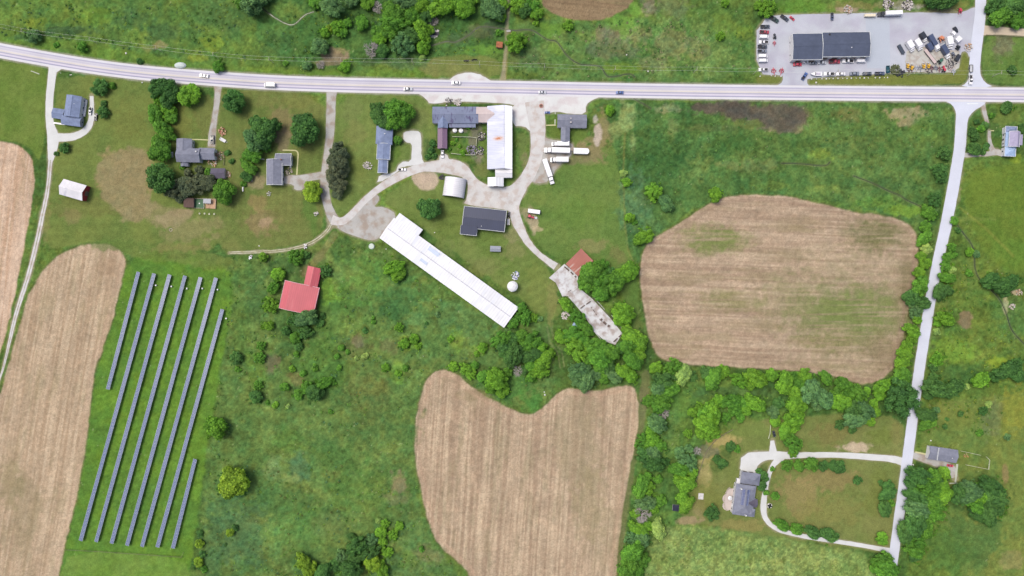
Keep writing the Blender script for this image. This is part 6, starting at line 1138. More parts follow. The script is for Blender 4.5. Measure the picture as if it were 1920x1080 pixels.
for i, (x, y) in enumerate([(292.5, 535), (321.5, 537), (350.5, 541), (379.5, 541), (408, 543), (424, 597)]):
    simple('inverter_cabinet', f'small white cabinet beside a solar row, {ordinal(i + 1)} from left', 'cabinet', x + 1.5, y, [('cabinet', boxw, lambda m: m.box((0, 0, .95), (.7, .9, 1.1))), ('stand', steel, lambda m: m.box((0, 0, .25), (.5, .6, .5)))], 15, 'white cabinets beside the solar rows')
def fence(name, label, pts, h, post_gap, mp, rails, rail_t=.04, post_t=.12, group=None, close=False):
    w0 = W(*pts[0]); r_ = empty(name, (w0.x, w0.y, 0)); tag(r_, label, 'fence', group); rl = MB(); posts = []
    for a, b in zip(pts[:-1], pts[1:]):
        p, q = W(*a), W(*b); L = (q - p).length; n = max(1, int(L / post_gap)); an = math.atan2(q.y - p.y, q.x - p.x); c = (p + q) / 2 - w0
        for zz_ in rails: rl.box((c.x, c.y, zz_), (L, rail_t, rail_t * 1.6), an)
        for i in range(n): posts.append(p + (q - p) * i / n - w0)
    posts.append(W(*pts[-1]) - w0); rl.build('rails', mp, r_); me = None
    for c in posts[:95]:
        if me is None: mb = MB(); mb.box((0, 0, h / 2), (post_t, post_t, h)); o = mb.build('post', mp, r_); me = o.data
        else: o = bpy.data.objects.new('post', me); COL.objects.link(o); o.parent = r_
        o.location = (c.x, c.y, 0)
    return r_
wood = solid('weathered fence wood', A(150, 144, 120), .9, .1); pale = solid('pale painted fence', A(222, 224, 196), .8, .2)
fence('wire_fence', 'thin wire fence round the foot of the solar field', [(124, 1030), (180, 1033), (240, 1037), (300, 1041), (341, 1044), (345, 1035)], 1.4, 6, wood, (.5, .9, 1.3))
fence('garden_fence', 'thin pale garden fence behind the pale ridged house', [(1800, 845), (1837, 853)], 1.2, 3, pale, (.6, 1.1), .14)
fence('garden_fence', 'pale fence enclosing the yard right of the pale ridged house', [(1810, 871), (1830, 875), (1852, 879.5), (1854, 862), (1848, 856)], 1.2, 3, pale, (.6, 1.1), .14)
fence('paddock_fence', 'pale rail fence inside the farm courtyard', [(848, 257), (880, 257.5), (894, 259), (893, 274)], 1.3, 3, pale, (.6, 1.2), .2)
fence('paddock_fence', 'pale cattle rail at the lower edge of the farm courtyard', [(846, 288), (862, 290), (877, 291), (892, 291)], 1.3, 3, pale, (.6, 1.2), .2)
fence('garden_fence', 'low picket fence right of the grey rambling house', [(420, 284), (421, 298), (420.5, 310)], 1.1, 2, wood, (.5, 1.0), .12)
fence('field_fence', 'fence along the north edge of the top track right of the side road', [(1848, 66), (1880, 67.5), (1920, 70)], 1.2, 5, wood, (.5, 1.0), .1)
fence('garden_fence', 'curved fence on the sandy bank above the villa', [(1301, 910), (1312, 880), (1322, 850), (1330, 838), (1342, 824), (1360, 812), (1373, 805)], 1.2, 3, wood, (.5, 1.0), .16)
fence('garden_fence', 'short yellow fence beside the concrete spur above the villa', [(1444, 797), (1443, 812), (1440, 822)], 1.1, 2, pale, (.5, 1.0), .16)
# garden and entrance paths (flat paving, part of the setting)
pathm = paving('pale path slabs', (214, 206, 160)); gpath = paving('grey path slabs', (200, 200, 186))
for pts, m_, lb in [([(530, 281.5, 2.2), (545, 281.8, 2.2), (559.5, 282.5, 2.4), (558.5, 300, 2.4), (556.5, 328, 2.4)], pathm, 'yellow path round the L shaped house'), ([(469, 307, 2), (476, 300, 2), (483, 296.7, 2), (496, 299, 2)], gpath, 'pale garden path left of the L shaped house'),
                    ([(359, 261.3, 1.8), (391, 262.5, 1.8)], pathm, 'pale straight path to the grey drive'), ([(1041, 210, 1.8), (1040.5, 234, 1.8)], gpath, 'upright pale path by the T shaped farmhouse'), ([(1024, 235, 2), (1042, 234.5, 2)], pathm, 'level yellow path by the T shaped farmhouse'),
                    ([(1716, 847.5, 2.6), (1726, 849.5, 2.6), (1738, 852, 3)], pathm, 'pale path to the pale ridged house'), ([(1794.5, 870, 4.2), (1793, 885, 3.6), (1791, 906, 3)], gpath, 'upright pale walk below the pale ridged house'), ([(1761, 911, 2), (1775, 907, 2), (1791, 905.5, 2), (1808, 906.5, 2), (1824, 910, 2)], gpath, 'curved pale walk by the grove'),
                    ([(1857, 245, 1.8), (1883, 245.5, 1.8)], pathm, 'yellow path to the lavender roofed house'), ([(430, 358, 3), (431, 346, 3)], gpath, 'path stub'), ([(1388.5, 888, 2.5), (1384, 905, 2.5)], whitewall and gpath, 'pale walk up to the villa'), ([(112, 137, 1.6), (128, 141.5, 1.6), (142, 138.5, 1.6)], gpath, 'curved pale line by the farm road mouth'),
                    ([(781, 664, 1.2), (800, 670, 1.4), (822, 676, 1.2)], gpath, 'bare streak in the scrubby meadow'), ([(58, 133, 1.5), (74, 139, 1.5)], gpath, 'bare streak in the left lawn')]:
    if lb == 'path stub': continue
    ribbon('garden_path', pts, .12, m_, lb, jit=.15, seed=6)
# ---------------------------------------------------------------- vehicles and other movable things
paint = tinted('vehicle paint', .4, .5, (.97, 1.03), .5, coat=.3); rubber = solid('tyre rubber', (.02, .02, .021), .9, .1); rimm = solid('wheel rim', (.4, .4, .42), .35, .5); vglass = solid('tinted vehicle glass', (.02, .025, .03), .1, .6)
lampm = solid('headlamp glass', (.7, .7, .68), .2, .5); blk = solid('black plastic', (.03, .03, .032), .7, .3); bedm = solid('black bed liner', (.035, .035, .04), .8, .2); chassis = solid('chassis steel', (.06, .06, .065), .7, .3)
def wheel_at(root, x, y, r=.34, w=.24):
    m = MB(); m.tube((0, -w / 2, 0), (0, w / 2, 0), r, n=14); o = m.build('wheel', rubber, root, loc=(x, y, r)); m = MB(); m.tube((0, -w / 2 - .01, 0), (0, w / 2 + .01, 0), r * .6, n=10); m.build('rim', rimm, o); return o
def lamps(root, x, y, z):
    for s in (-1, 1): m = MB(); m.box((x, s * y, z), (.1, .36, .18)); m.build('headlight', lampm, root)
def v_car():
    r = empty('car'); m = MB(); m.profile([(-2.3, .25), (2.25, .25), (2.34, .5), (2.2, .78), (1.1, .93), (-1.75, .95), (-2.28, .85), (-2.36, .5)], 1.8, w_top=1.66); m.profile([(-1.45, .9), (-1.0, 1.4), (-.2, 1.46), (.3, 1.42), (1.0, .9)], 1.5, w_top=1.12); m.build('body', paint, r)
    m = MB(); m.profile([(.28, 1.44), (1.02, .93), (1.0, .9), (.22, 1.36)], 1.36, w_top=1.14); m.profile([(-1.05, 1.41), (-1.52, .95), (-1.48, .9), (-1.0, 1.34)], 1.34, w_top=1.12)
    for s in (-1, 1): m.box((-.2, s * .665, 1.14), (1.7, .16, .3))
    m.build('windows', vglass, r); lamps(r, 2.26, .62, .62)
    for x in (-1.4, 1.42):
        for y in (-.8, .8): wheel_at(r, x, y)
    return r
def v_pickup():
    r = empty('pickup_truck'); m = MB(); m.profile([(-.5, .4), (2.75, .4), (2.85, .7), (2.7, 1.02), (1.5, 1.12), (-.5, 1.12)], 1.95, w_top=1.86)
    for s in (-1, 1): m.box((-1.65, s * .9, .8), (2.4, .12, .66))
    m.box((-2.82, 0, .8), (.1, 1.92, .66)); m.profile([(-.5, 1.05), (-.42, 1.72), (.55, 1.76), (1.35, 1.08)], 1.75, w_top=1.4); m.build('body', paint, r)
    m = MB(); m.box((-1.65, 0, .5), (2.3, 1.7, .12)); m.build('cargo_bed', bedm, r); m = MB(); m.profile([(.56, 1.77), (1.38, 1.12), (1.34, 1.08), (.5, 1.68)], 1.6, w_top=1.42); m.box((-.5, 0, 1.45), (.1, 1.3, .35))
    for s in (-1, 1): m.box((.2, s * .79, 1.42), (1.3, .14, .34))
    m.build('windows', vglass, r); lamps(r, 2.76, .7, .82)
    for x in (-1.75, 1.85):
        for y in (-.86, .86): wheel_at(r, x, y, .39, .26)
    return r
def v_van():
    r = empty('van'); m = MB(); m.profile([(-2.7, .35), (2.7, .35), (2.75, .9), (2.1, 1.15), (1.55, 2.05), (1.2, 2.15), (-2.6, 2.15), (-2.72, 1.0)], 1.95, w_top=1.75); m.build('body', paint, r)
    m = MB(); m.profile([(1.56, 2.06), (2.14, 1.18), (2.08, 1.12), (1.48, 1.98)], 1.7, w_top=1.55); m.build('windows', vglass, r); lamps(r, 2.7, .7, .8)
    for x in (-1.7, 1.8):
        for y in (-.85, .85): wheel_at(r, x, y, .37)
    return r
def v_box():
    r = empty('box_truck'); m = MB(); m.profile([(-4.2, .9), (1.6, .9), (1.6, 3.2), (-4.2, 3.2)], 2.4); m.build('cargo_box', paint, r); m = MB(); m.profile([(1.75, .5), (4.1, .5), (4.2, 1.3), (3.3, 1.5), (2.9, 2.3), (1.75, 2.35)], 2.1, w_top=1.9); m.build('cab', paint, r)
    m = MB(); m.profile([(2.92, 2.28), (3.36, 1.52), (3.3, 1.48), (2.84, 2.2)], 1.85, w_top=1.75); m.build('windows', vglass, r); m = MB(); m.box((-.3, 0, .72), (8, .9, .25)); m.build('frame', chassis, r); lamps(r, 4.12, .8, .9)
    for x in (-2.6, 3.1):
        for y in (-.95, .95): wheel_at(r, x, y, .48, .35)
    return r
def v_semi():
    r = empty('semi_truck'); m = MB(); m.profile([(3.6, .7), (5.2, .7), (7.2, .7), (7.3, 1.6), (5.6, 1.9), (5.3, 3.0), (3.6, 3.1)], 2.3, w_top=2.1); m.build('cab', paint, r); m = MB(); m.profile([(-7, 1.2), (3.2, 1.2), (3.2, 3.7), (-7, 3.7)], 2.5); m.build('trailer_box', paint, r)
    m = MB(); m.profile([(5.33, 2.95), (5.66, 1.94), (5.58, 1.88), (5.22, 2.9)], 2.1, w_top=2.0); m.build('windows', vglass, r); m = MB(); m.box((0, 0, .95), (13, 1, .3)); m.build('frame', chassis, r); lamps(r, 7.25, .9, 1.1)
    for x in (-6, -4.8, 2.6, 3.8, 6.4):
        for y in (-1.05, 1.05): wheel_at(r, x, y, .5, .4)
    return r
def v_trailer():
    r = empty('cargo_trailer'); m = MB(); m.profile([(-5, .9), (4.6, .9), (4.9, 1.4), (4.9, 2.8), (4.6, 3.1), (-5, 3.1)], 2.5, w_top=2.35); m.build('trailer_box', paint, r); m = MB(); m.box((5.4, 0, .8), (1.2, .3, .15)); m.box((-.2, 0, .75), (9, .8, .2)); m.build('frame', chassis, r)
    for x in (-3.2, -2.0):
        for y in (-1.05, 1.05): wheel_at(r, x, y, .45, .35)
    return r
def v_camper():      # one rounded end
    r = empty('camper_trailer'); m = MB(); n = 10; pts = [(-4.9, -1.55), (3.4, -1.55)] + [(3.4 + 1.55 * math.cos(t), 1.55 * math.sin(t)) for t in [-math.pi / 2 + math.pi * i / n for i in range(1, n)]] + [(3.4, 1.55), (-4.9, 1.55)]
    m.prism(pts, .7, 2.75); m.build('body', paint, r); m = MB(); m.box((0, 0, 2.85), (1, .7, .25)); m.build('roof_vent', wframe, r); m = MB(); m.box((-.5, 0, .6), (9, .9, .2)); m.box((-5.6, 0, .6), (1.4, .2, .12)); m.build('frame', chassis, r)
    for x in (-.6, .5):
        for y in (-1.3, 1.3): wheel_at(r, x, y, .38)
    return r
def v_flat():
    r = empty('flatbed_trailer'); m = MB(); m.box((0, 0, 1.05), (10.5, 2.2, .18)); m.build('deck', paint, r); m = MB()
    for s in (-1, 1): m.box((0, s * 1.14, 1.0), (10.6, .12, .34))
    m.box((5.7, 0, .9), (1.2, .3, .2)); m.build('side_rails', blk, r)
    for x in (-3.8, -2.6):
        for y in (-.9, .9): wheel_at(r, x, y, .42, .3)
    return r
def v_util():
    r = empty('utility_trailer'); m = MB()
    for s in (-1, 1): m.box((0, s * .98, .85), (4.4, .16, .4))
    for s in (-1, 1): m.box((s * 2.15, 0, .85), (.16, 1.9, .4))
    m.box((2.8, 0, .6), (1.3, .16, .12)); m.build('side_rails', paint, r); m = MB(); m.box((0, 0, .6), (4.2, 1.8, .1)); m.build('deck', steel, r)
    for y in (-1.12, 1.12): wheel_at(r, -.3, y, .34, .2)
    return r
def v_tractor():
    r = empty('tractor'); m = MB(); m.profile([(.2, .8), (2.2, .8), (2.3, 1.35), (.2, 1.6)], .85, w_top=.7); m.box((-.5, 0, .9), (1.5, .8, .5)); m.build('bonnet', paint, r); m = MB(); m.box((-.55, 0, 2.45), (1.4, 1.4, .14)); m.build('cab_roof', paint, r); m = MB(); m.box((-.55, 0, 1.75), (1.2, 1.2, 1.2), taper=.92); m.build('cab_glass', vglass, r)
    for y in (-.85, .85): wheel_at(r, -.8, y, .8, .42)
    for y in (-.7, .7): wheel_at(r, 1.7, y, .45, .28)
    return r
def v_loader():
    r = empty('loader'); m = MB(); m.profile([(-1.8, .6), (.9, .6), (.9, 1.2), (-.5, 1.5), (-1.8, 1.6)], 1.5, w_top=1.3); m.build('body', paint, r); m = MB(); m.box((-.1, 0, 2.2), (1.3, 1.3, .12)); m.build('cab_roof', paint, r); m = MB(); m.box((-.1, 0, 1.7), (1.1, 1.1, .9)); m.build('cab_glass', vglass, r)
    m = MB()
    for s in (-1, 1): m.tube((-.3, s * .8, 1.4), (2.2, s * .75, .7), .12, n=6)
    m.build('lift_arms', paint, r); m = MB(); m.profile([(2.1, .2), (3.0, .15), (3.0, .25), (2.3, .35), (2.35, .95), (2.2, .95)], 2.0); m.build('bucket', steel, r)
    for x in (-1.2, .8):
        for y in (-.85, .85): wheel_at(r, x, y, .5, .35)
    return r
def v_plow():
    r = empty('farm_implement'); m = MB(); m.box((0, 0, .8), (3.6, .3, .25)); m.box((-.8, 0, .7), (.25, 2.3, .2)); m.box((.9, 0, .7), (.25, 1.9, .2)); m.box((2.2, 0, .6), (1, .2, .15)); m.box((0, .9, .7), (1.8, .2, .2), .5); m.box((0, -.9, .7), (1.8, .2, .2), -.5); m.build('frame', paint, r)
    m = MB()
    for i in range(5): m.tube((-.8 + .1 * i, -1 + .5 * i, .3), (-.75 + .1 * i, -.95 + .5 * i, .3), .3, n=10)
    m.build('discs', steel, r)
    for y in (-1.2, 1.2): wheel_at(r, .2, y, .4, .22)
    return r
def v_boat():
    r = empty('motor_boat'); m = MB(); V = []; n = 12
    for i in range(n + 1):
        t = i / n; x = -3.2 + 6.6 * t; hw = 1.15 * (1 - max(0, (t - .45) / .55) ** 2.2) + .02
        V += [(x, -hw, 1.5), (x, -hw * .55, .7), (x, hw * .55, .7), (x, hw, 1.5)]
    F = [(4 * i + k, 4 * i + k + 1, 4 * i + k + 5, 4 * i + k + 4) for i in range(n) for k in range(3)] + [(4 * i, 4 * i + 4, 4 * i + 7, 4 * i + 3) for i in range(n)] + [(0, 3, 2, 1)]
    m.add(V, F); m.build('hull', paint, r); m = MB(); m.box((-.9, 0, 1.56), (3.0, 1.4, .1)); m.build('cockpit', solid('boat seat vinyl', A(206, 200, 216), .6, .3), r); m = MB(); m.box((.7, 0, 1.75), (.3, 1.5, .4)); m.build('windscreen', vglass, r)
    m = MB(); m.box((0, 0, .55), (6.4, .3, .15)); m.box((0, 0, .55), (.3, 2, .15)); m.build('trailer_frame', steel, r)
    for y in (-1.05, 1.05): wheel_at(r, -.6, y, .33, .2)
    return r
VK = {}
BASE = {'car': (v_car, 4.7, 'car'), 'pickup': (v_pickup, 5.7, 'pickup_truck'), 'van': (v_van, 5.5, 'van'), 'box': (v_box, 8.5, 'box_truck'), 'semi': (v_semi, 14.4, 'semi_truck'), 'trailer': (v_trailer, 10.4, 'cargo_trailer'), 'camper': (v_camper, 9.9, 'camper_trailer'),
        'flat': (v_flat, 11.2, 'flatbed_trailer'), 'util': (v_util, 5.6, 'utility_trailer'), 'tractor': (v_tractor, 4.0, 'tractor'), 'loader': (v_loader, 4.9, 'loader'), 'plow': (v_plow, 4.3, 'farm_implement'), 'boat': (v_boat, 6.6, 'motor_boat')}
COLOURED = {'body', 'cab', 'cargo_box', 'trailer_box', 'deck', 'side_rails', 'bonnet', 'cab_roof', 'lift_arms', 'frame', 'hull'}
CM = {'white': (246, 246, 250), 'black': (44, 48, 56), 'dark': (62, 72, 86), 'grey': (126, 134, 150), 'silver': (196, 200, 210), 'red': (206, 62, 84), 'darkred': (168, 60, 78), 'blue': (72, 104, 168), 'teal': (40, 88, 104), 'green': (52, 104, 84), 'yellow': (238, 186, 50), 'orange': (220, 140, 100), 'cream': (236, 224, 196), 'navy': (70, 82, 112), 'pink': (206, 188, 184), 'maroon': (120, 52, 62), 'dgreen': (44, 68, 64)}
def veh(kind, x, y, ang, colr, label, cat, ln, group=None, z=0.0, wid=None, alt=None):
    fn, L, nm = BASE[kind]
    if kind not in VK: VK[kind] = fn(); VK[kind].location = (0, 0, -600)
    s = ln * S / L; sy = s if wid is None else wid * S / {'flat': 2.4, 'semi': 2.5, 'camper': 3.1, 'trailer': 2.5, 'box': 2.4}.get(kind, 1.95)
    w = W(x, y, 1.2); o = dup(VK[kind], (w.x, w.y, z + .05), -R(ang), (s, sy, (s + sy) / 2)); o.name = nm
    for c in LAST:
        stem_ = c.name.split('.')[0]
        if stem_ in COLOURED: q = CM[alt] if alt and stem_ in ('cargo_box', 'trailer_box') else CM[colr]; c.color = (*[min(.85, lin(v) * .6) for v in q], 1)
    return tag(o, label, cat, group)
g = 'cars on the highway'
veh('car', 382, 141.5, 188, 'white', 'white car on the highway below the pale mound', 'car', 17, g)
veh('van', 506, 159.5, 181, 'white', 'white van with a dark bonnet on the highway', 'van', 21, g)
veh('car', 765, 166.5, 1, 'silver', 'silver car on the near lane above the bushes', 'car', 17, g)
veh('car', 855, 155, 181, 'white', 'white car on the far lane by the gravel lay-by', 'car', 17, g)
veh('car', 1017, 172.5, 1, 'silver', 'silver car on the near lane above the farm apron', 'car', 14.5, g)
veh('car', 1162, 173, 181, 'blue', 'blue car on the near lane of the highway', 'car', 14.5, g)
g = 'vehicles parked along the left edge of the car lot'
for i, (k, x, y, c, lb) in enumerate([('pickup', 1435, 49.6, 'dark', 'dark pickup, topmost of the left edge column'), ('pickup', 1433.6, 59.8, 'darkred', 'red pickup, second from top of the left edge column'), ('van', 1432.5, 69.2, 'white', 'white van, below the red pickup in the left column'), ('pickup', 1432, 78.7, 'white', 'white pickup with black bed above the dark pickup, left column'),
        ('pickup', 1430, 87.3, 'dark', 'dark pickup, fifth from top of the left edge column'), ('pickup', 1429.7, 95.7, 'grey', 'grey pickup in the left edge column'), ('van', 1430.5, 105, 'white', 'white van below the grey pickup, left column'), ('van', 1431, 113.6, 'white', 'white van just above the gap in the left column'), ('pickup', 1431.5, 130.3, 'white', 'white pickup alone at the foot of the left column')]):
    veh(k, x, y, (0, 3, 1, 180, 2, -1, 1, -2, 180)[i], c, lb, 'pickup' if k == 'pickup' else 'van', 17.5, g)
veh('pickup', 1451, 35.4, 32, 'dgreen', 'dark green pickup parked askew at the top of the lot', 'pickup', 20)
veh('pickup', 1471.4, 33.4, 36, 'dark', 'dark pickup askew, next right of the dark green one', 'pickup', 17)
veh('car', 1485.9, 33.8, 42, 'red', 'small red car parked askew at the top of the lot', 'car', 11)
veh('pickup', 1560.8, 30.7, 90, 'navy', 'dark blue pickup facing the garage from the top edge', 'pickup', 14)
veh('tractor', 1452.8, 68.5, -90, 'black', 'black tractor in front of a red implement in the lot', 'tractor', 10)
veh('plow', 1452.5, 80, 90, 'red', 'red implement behind the black tractor', 'implement', 10)
veh('plow', 1451, 132, 80, 'red', 'red implement at the lower left grass, left one of the pair', 'implement', 14)
veh('plow', 1466, 132, 105, 'red', 'red implement at the lower left grass, right one of the pair', 'implement', 14)
veh('pickup', 1508.8, 142.4, -56, 'blue', 'blue pickup turning at the car lot entrance', 'pickup', 16)
g = 'vehicles parked along the front of the garage'
for k, x, y, a, c, lb, ln in [('car', 1496, 120.4, 0, 'red', 'red car, leftmost in front of the garage', 16), ('pickup', 1514, 115.6, 180, 'white', 'white pickup tucked against the garage beside the red car', 16), ('car', 1525.7, 118.2, 0, 'grey', 'grey green car in front of the garage', 14), ('car', 1541.4, 117.2, 180, 'silver', 'silver car in front of the garage', 16),
        ('pickup', 1565, 115.3, 0, 'darkred', 'long dark red pickup in front of the garage', 21), ('pickup', 1590, 114, 180, 'white', 'white pickup with dark bed in front of the garage', 21), ('van', 1614.6, 114, 0, 'white', 'white van, rightmost in front of the garage', 18)]:
    veh(k, x, y, a, c, lb, 'car' if k == 'car' else 'van' if k == 'van' else 'pickup', ln, g)
g = 'vehicles lined up along the lot lawn'
for k, x, y, a, c, lb, ln in [('boat', 1530.4, 138.7, 180, 'white', 'white boat with pointed bow on the lawn side line', 21), ('pickup', 1554.8, 138.5, 180, 'white', 'white pickup right of the boat', 20), ('car', 1576.8, 138.2, 180, 'white', 'white car, third in the lawn side line', 17), ('car', 1602.8, 138, 0, 'grey', 'grey car, fourth in the lawn side line', 18), ('car', 1626, 138, 180, 'dark', 'dark car, fifth in the lawn side line', 17), ('pickup', 1650, 137.6, 0, 'navy', 'dark pickup, last in the lawn side line before the hedge', 18)]:
    veh(k, x, y, a, c, lb, {'boat': 'boat', 'car': 'car', 'pickup': 'pickup'}[k], ln, g)
veh('semi', 1667, 26.5, 178, 'black', 'white trailer truck with black cab at the top of the lot', 'truck', 44, alt='white', wid=7.5)
veh('trailer', 1631, 29.3, 0, 'cream', 'cream cargo trailer at the top edge of the lot', 'trailer', 21)
veh('loader', 1800.5, 20.5, 90, 'red', 'red loader at the top right corner of the lot', 'loader', 14)
veh('util', 1821.5, 128, 92, 'black', 'black open trailer on the upper side road', 'trailer', 17)
veh('pickup', 1820.8, 149.5, 92, 'white', 'white pickup towing the black open trailer', 'pickup', 18)
for k, x, y, a, c, lb, cat, ln, w_ in [
    ('flat', 1690, 92, 60, 'dark', 'dark flatbed trailer, leftmost of the truck yard', 'trailer', 20, 7), ('box', 1706, 87.3, 57, 'white', 'white box truck, left of the white pair', 'truck', 21, 9.5), ('box', 1720.5, 84.5, 57, 'white', 'white box truck, right of the white pair', 'truck', 21, 9.5), ('box', 1730.5, 70, 57, 'black', 'small truck with twin black bins and white cab', 'truck', 18, 8),
    ('trailer', 1747, 76.5, 60, 'navy', 'navy trailer, upper of the two navy ones', 'trailer', 23, 9), ('trailer', 1742.5, 88.5, 60, 'navy', 'navy trailer below the longer navy one', 'trailer', 16, 9), ('van', 1756.5, 89.7, 60, 'white', 'white van cab beside the navy trailers', 'van', 12, 8), ('box', 1771, 98, 57, 'navy', 'truck with navy box and white cab by the scrap', 'truck', 27, 8.5),
    ('loader', 1765, 73, 60, 'orange', 'orange machine between navy and white trucks', 'loader', 14, 9), ('box', 1778.5, 81, 78, 'white', 'white box truck, tallest at the right of the yard', 'truck', 22, 10), ('car', 1792.5, 55.5, 60, 'black', 'black car at the upper right of the truck yard', 'car', 12, 7), ('van', 1788.7, 63, 45, 'white', 'small white van beside the black car', 'van', 10, 6),
    ('trailer', 1795.8, 74, -45, 'white', 'white square trailer at the right of the truck yard', 'trailer', 11, 9), ('loader', 1796.6, 89, -60, 'black', 'black machine right of the tall white truck', 'loader', 11, 7), ('trailer', 1795, 108.6, -60, 'black', 'black small trailer at the lawn corner', 'trailer', 13, 7), ('car', 1788, 100.7, 60, 'grey', 'grey car among the scrap', 'car', 8, 6),
    ('flat', 1744.7, 105.4, 52, 'pink', 'long pinkish flatbed trailer in the middle of the yard', 'trailer', 34, 6.5), ('tractor', 1762.8, 114.5, -40, 'green', 'green tractor by the end of the long flatbed', 'tractor', 12, 7)]:
    o = veh(k, x, y, a, c, lb, cat, ln, None, wid=w_, alt='black' if 'twin' in lb else 'navy' if 'navy box' in lb else None)
    if 'twin' in lb or 'navy box' in lb:
        for q in LAST:
            if q.name.startswith('cab'): q.color = (*[.6] * 3, 1)
g = 'machines lined up on the lot gravel'
for i, (k, x, y, a, c) in enumerate([('loader', 1702.5, 123, -90, 'yellow'), ('loader', 1710.5, 126, -80, 'yellow'), ('plow', 1719.5, 126, 90, 'silver'), ('plow', 1726, 127, 80, 'grey'), ('loader', 1732.5, 123.5, -95, 'yellow'), ('loader', 1741.5, 123, -88, 'yellow'), ('plow', 1748, 127, 90, 'maroon'), ('plow', 1755.5, 126.5, 75, 'grey'), ('plow', 1762, 129, 90, 'maroon'), ('tractor', 1769.5, 130, -90, 'red'), ('plow', 1782, 127, 60, 'pink'), ('plow', 1789, 133, 90, 'silver')]):
    nmx = {'loader': 'loader', 'plow': 'implement', 'tractor': 'tractor'}[k]
    veh(k, x, y, a, c, f'{c if c != "pink" else "rusty pale"} {nmx}, {ordinal(i + 1)} from left in the lot machine line', nmx, 12, g)
# farm and house vehicles
g = 'white trucks and trailers in the farm yard'
veh('box', 1050.5, 270.5, 180, 'white', 'white box truck nearest the grey farmhouse', 'truck', 33, g, wid=8)
veh('semi', 1044.5, 282.8, 182, 'white', 'longest white trailer truck with its cab by the lane', 'truck', 48, g, wid=9.3)
veh('camper', 1089.7, 284, 2, 'white', 'white trailer with a rounded right end', 'trailer', 29, g, wid=10.5)
veh('box', 1048.5, 300, 180, 'white', 'white box truck, lowest of the level ones', 'truck', 34, g, wid=9)
veh('semi', 1028, 322, 71, 'white', 'white trailer truck slanting at the lane edge', 'truck', 48, g, wid=8.5)
veh('trailer', 1001.4, 396.8, 8, 'white', 'white cargo trailer beside the red tractor', 'trailer', 24, wid=7.5)
veh('tractor', 994.4, 406, 20, 'red', 'red tractor below the white cargo trailer', 'tractor', 13)
veh('util', 1002.8, 408, 8, 'silver', 'small silver trailer behind the red tractor', 'trailer', 11)
veh('pickup', 953.9, 402.6, -85, 'black', 'black pickup with white roof at the navy workshop', 'pickup', 12)
veh('util', 953.3, 415.8, -88, 'cream', 'cream topped trailer below the black pickup', 'trailer', 15)
veh('car', 1026, 210.5, 0, 'blue', 'blue car on the white gravel apron', 'car', 11)
veh('car', 829.5, 288.5, 90, 'white', 'white car at the foot of the purple roofed wing', 'car', 15)
veh('pickup', 754, 317.6, 0, 'white', 'white pickup at the hooked drive', 'pickup', 14.5)
veh('car', 397.7, 261.4, 90, 'black', 'black car with white boot on the grey drive', 'car', 17)
veh('van', 322, 289.5, 90, 'silver', 'silver van left of the grey rambling house', 'van', 10)
veh('pickup', 168.5, 208, 98, 'silver', 'silver pickup on the curling drive', 'pickup', 14)
veh('car', 178.8, 219, 100, 'black', 'black car on the grass beside the curling drive', 'car', 14)
veh('car', 1782.6, 873.5, 8, 'red', 'red car parked at the pale ridged house', 'car', 12)
veh('car', 1452, 814, 75, 'black', 'black car at the end of the concrete spur', 'car', 12)
veh('util', 417, 262, 30, 'silver', 'silver open trailer right of the grey drive', 'trailer', 15)
for v in VK.values():
    for ch in KIDS[v.name]:
        for g2 in KIDS.get(ch.name, []): bpy.data.objects.remove(g2)
        bpy.data.objects.remove(ch)
    bpy.data.objects.remove(v)

# boulders, planters, bins and other small pieces
stone = solid('white painted stone', A(236, 234, 230), .8, .2, v=(.85, 1.05), scale=2); rock = solid('field stone', A(206, 196, 178), .9, .1, v=(.7, 1.1), scale=1.5)
def rock_mb(seed, r, n=2):
    rnd = random.Random(seed); bm = bmesh.new(); bmesh.ops.create_icosphere(bm, subdivisions=n, radius=r); m = MB()
    for v in bm.verts: v.co *= rnd.uniform(.82, 1.15); v.co.z *= .65; v.co.z += r * .4
    m.add([v.co for v in bm.verts], [tuple(v.index for v in f.verts) for f in bm.faces]); bm.free(); return m
bo = rock_mb(1, .5).build('boulder', stone)
xs_ = [1513, 1521.5, 1531, 1541, 1549, 1555, 1562, 1571, 1580, 1588, 1596, 1605, 1612, 1620.5, 1628, 1641, 1649, 1658, 1664]
for i, x in enumerate(xs_):
    o = bo if i == 0 else bo.copy(); 
    if i: COL.objects.link(o)
    w = W(x, 148.5 - i * .17); o.location = (w.x, w.y, 0); o.rotation_euler = (0, 0, i * 1.3); s_ = .9 + .25 * math.sin(i * 2.1); o.scale = (s_,) * 3
    tag(o, f'white boulder on the lot lawn edge, {ordinal(i + 1)} from the left', 'boulder', 'white boulders along the lot lawn')
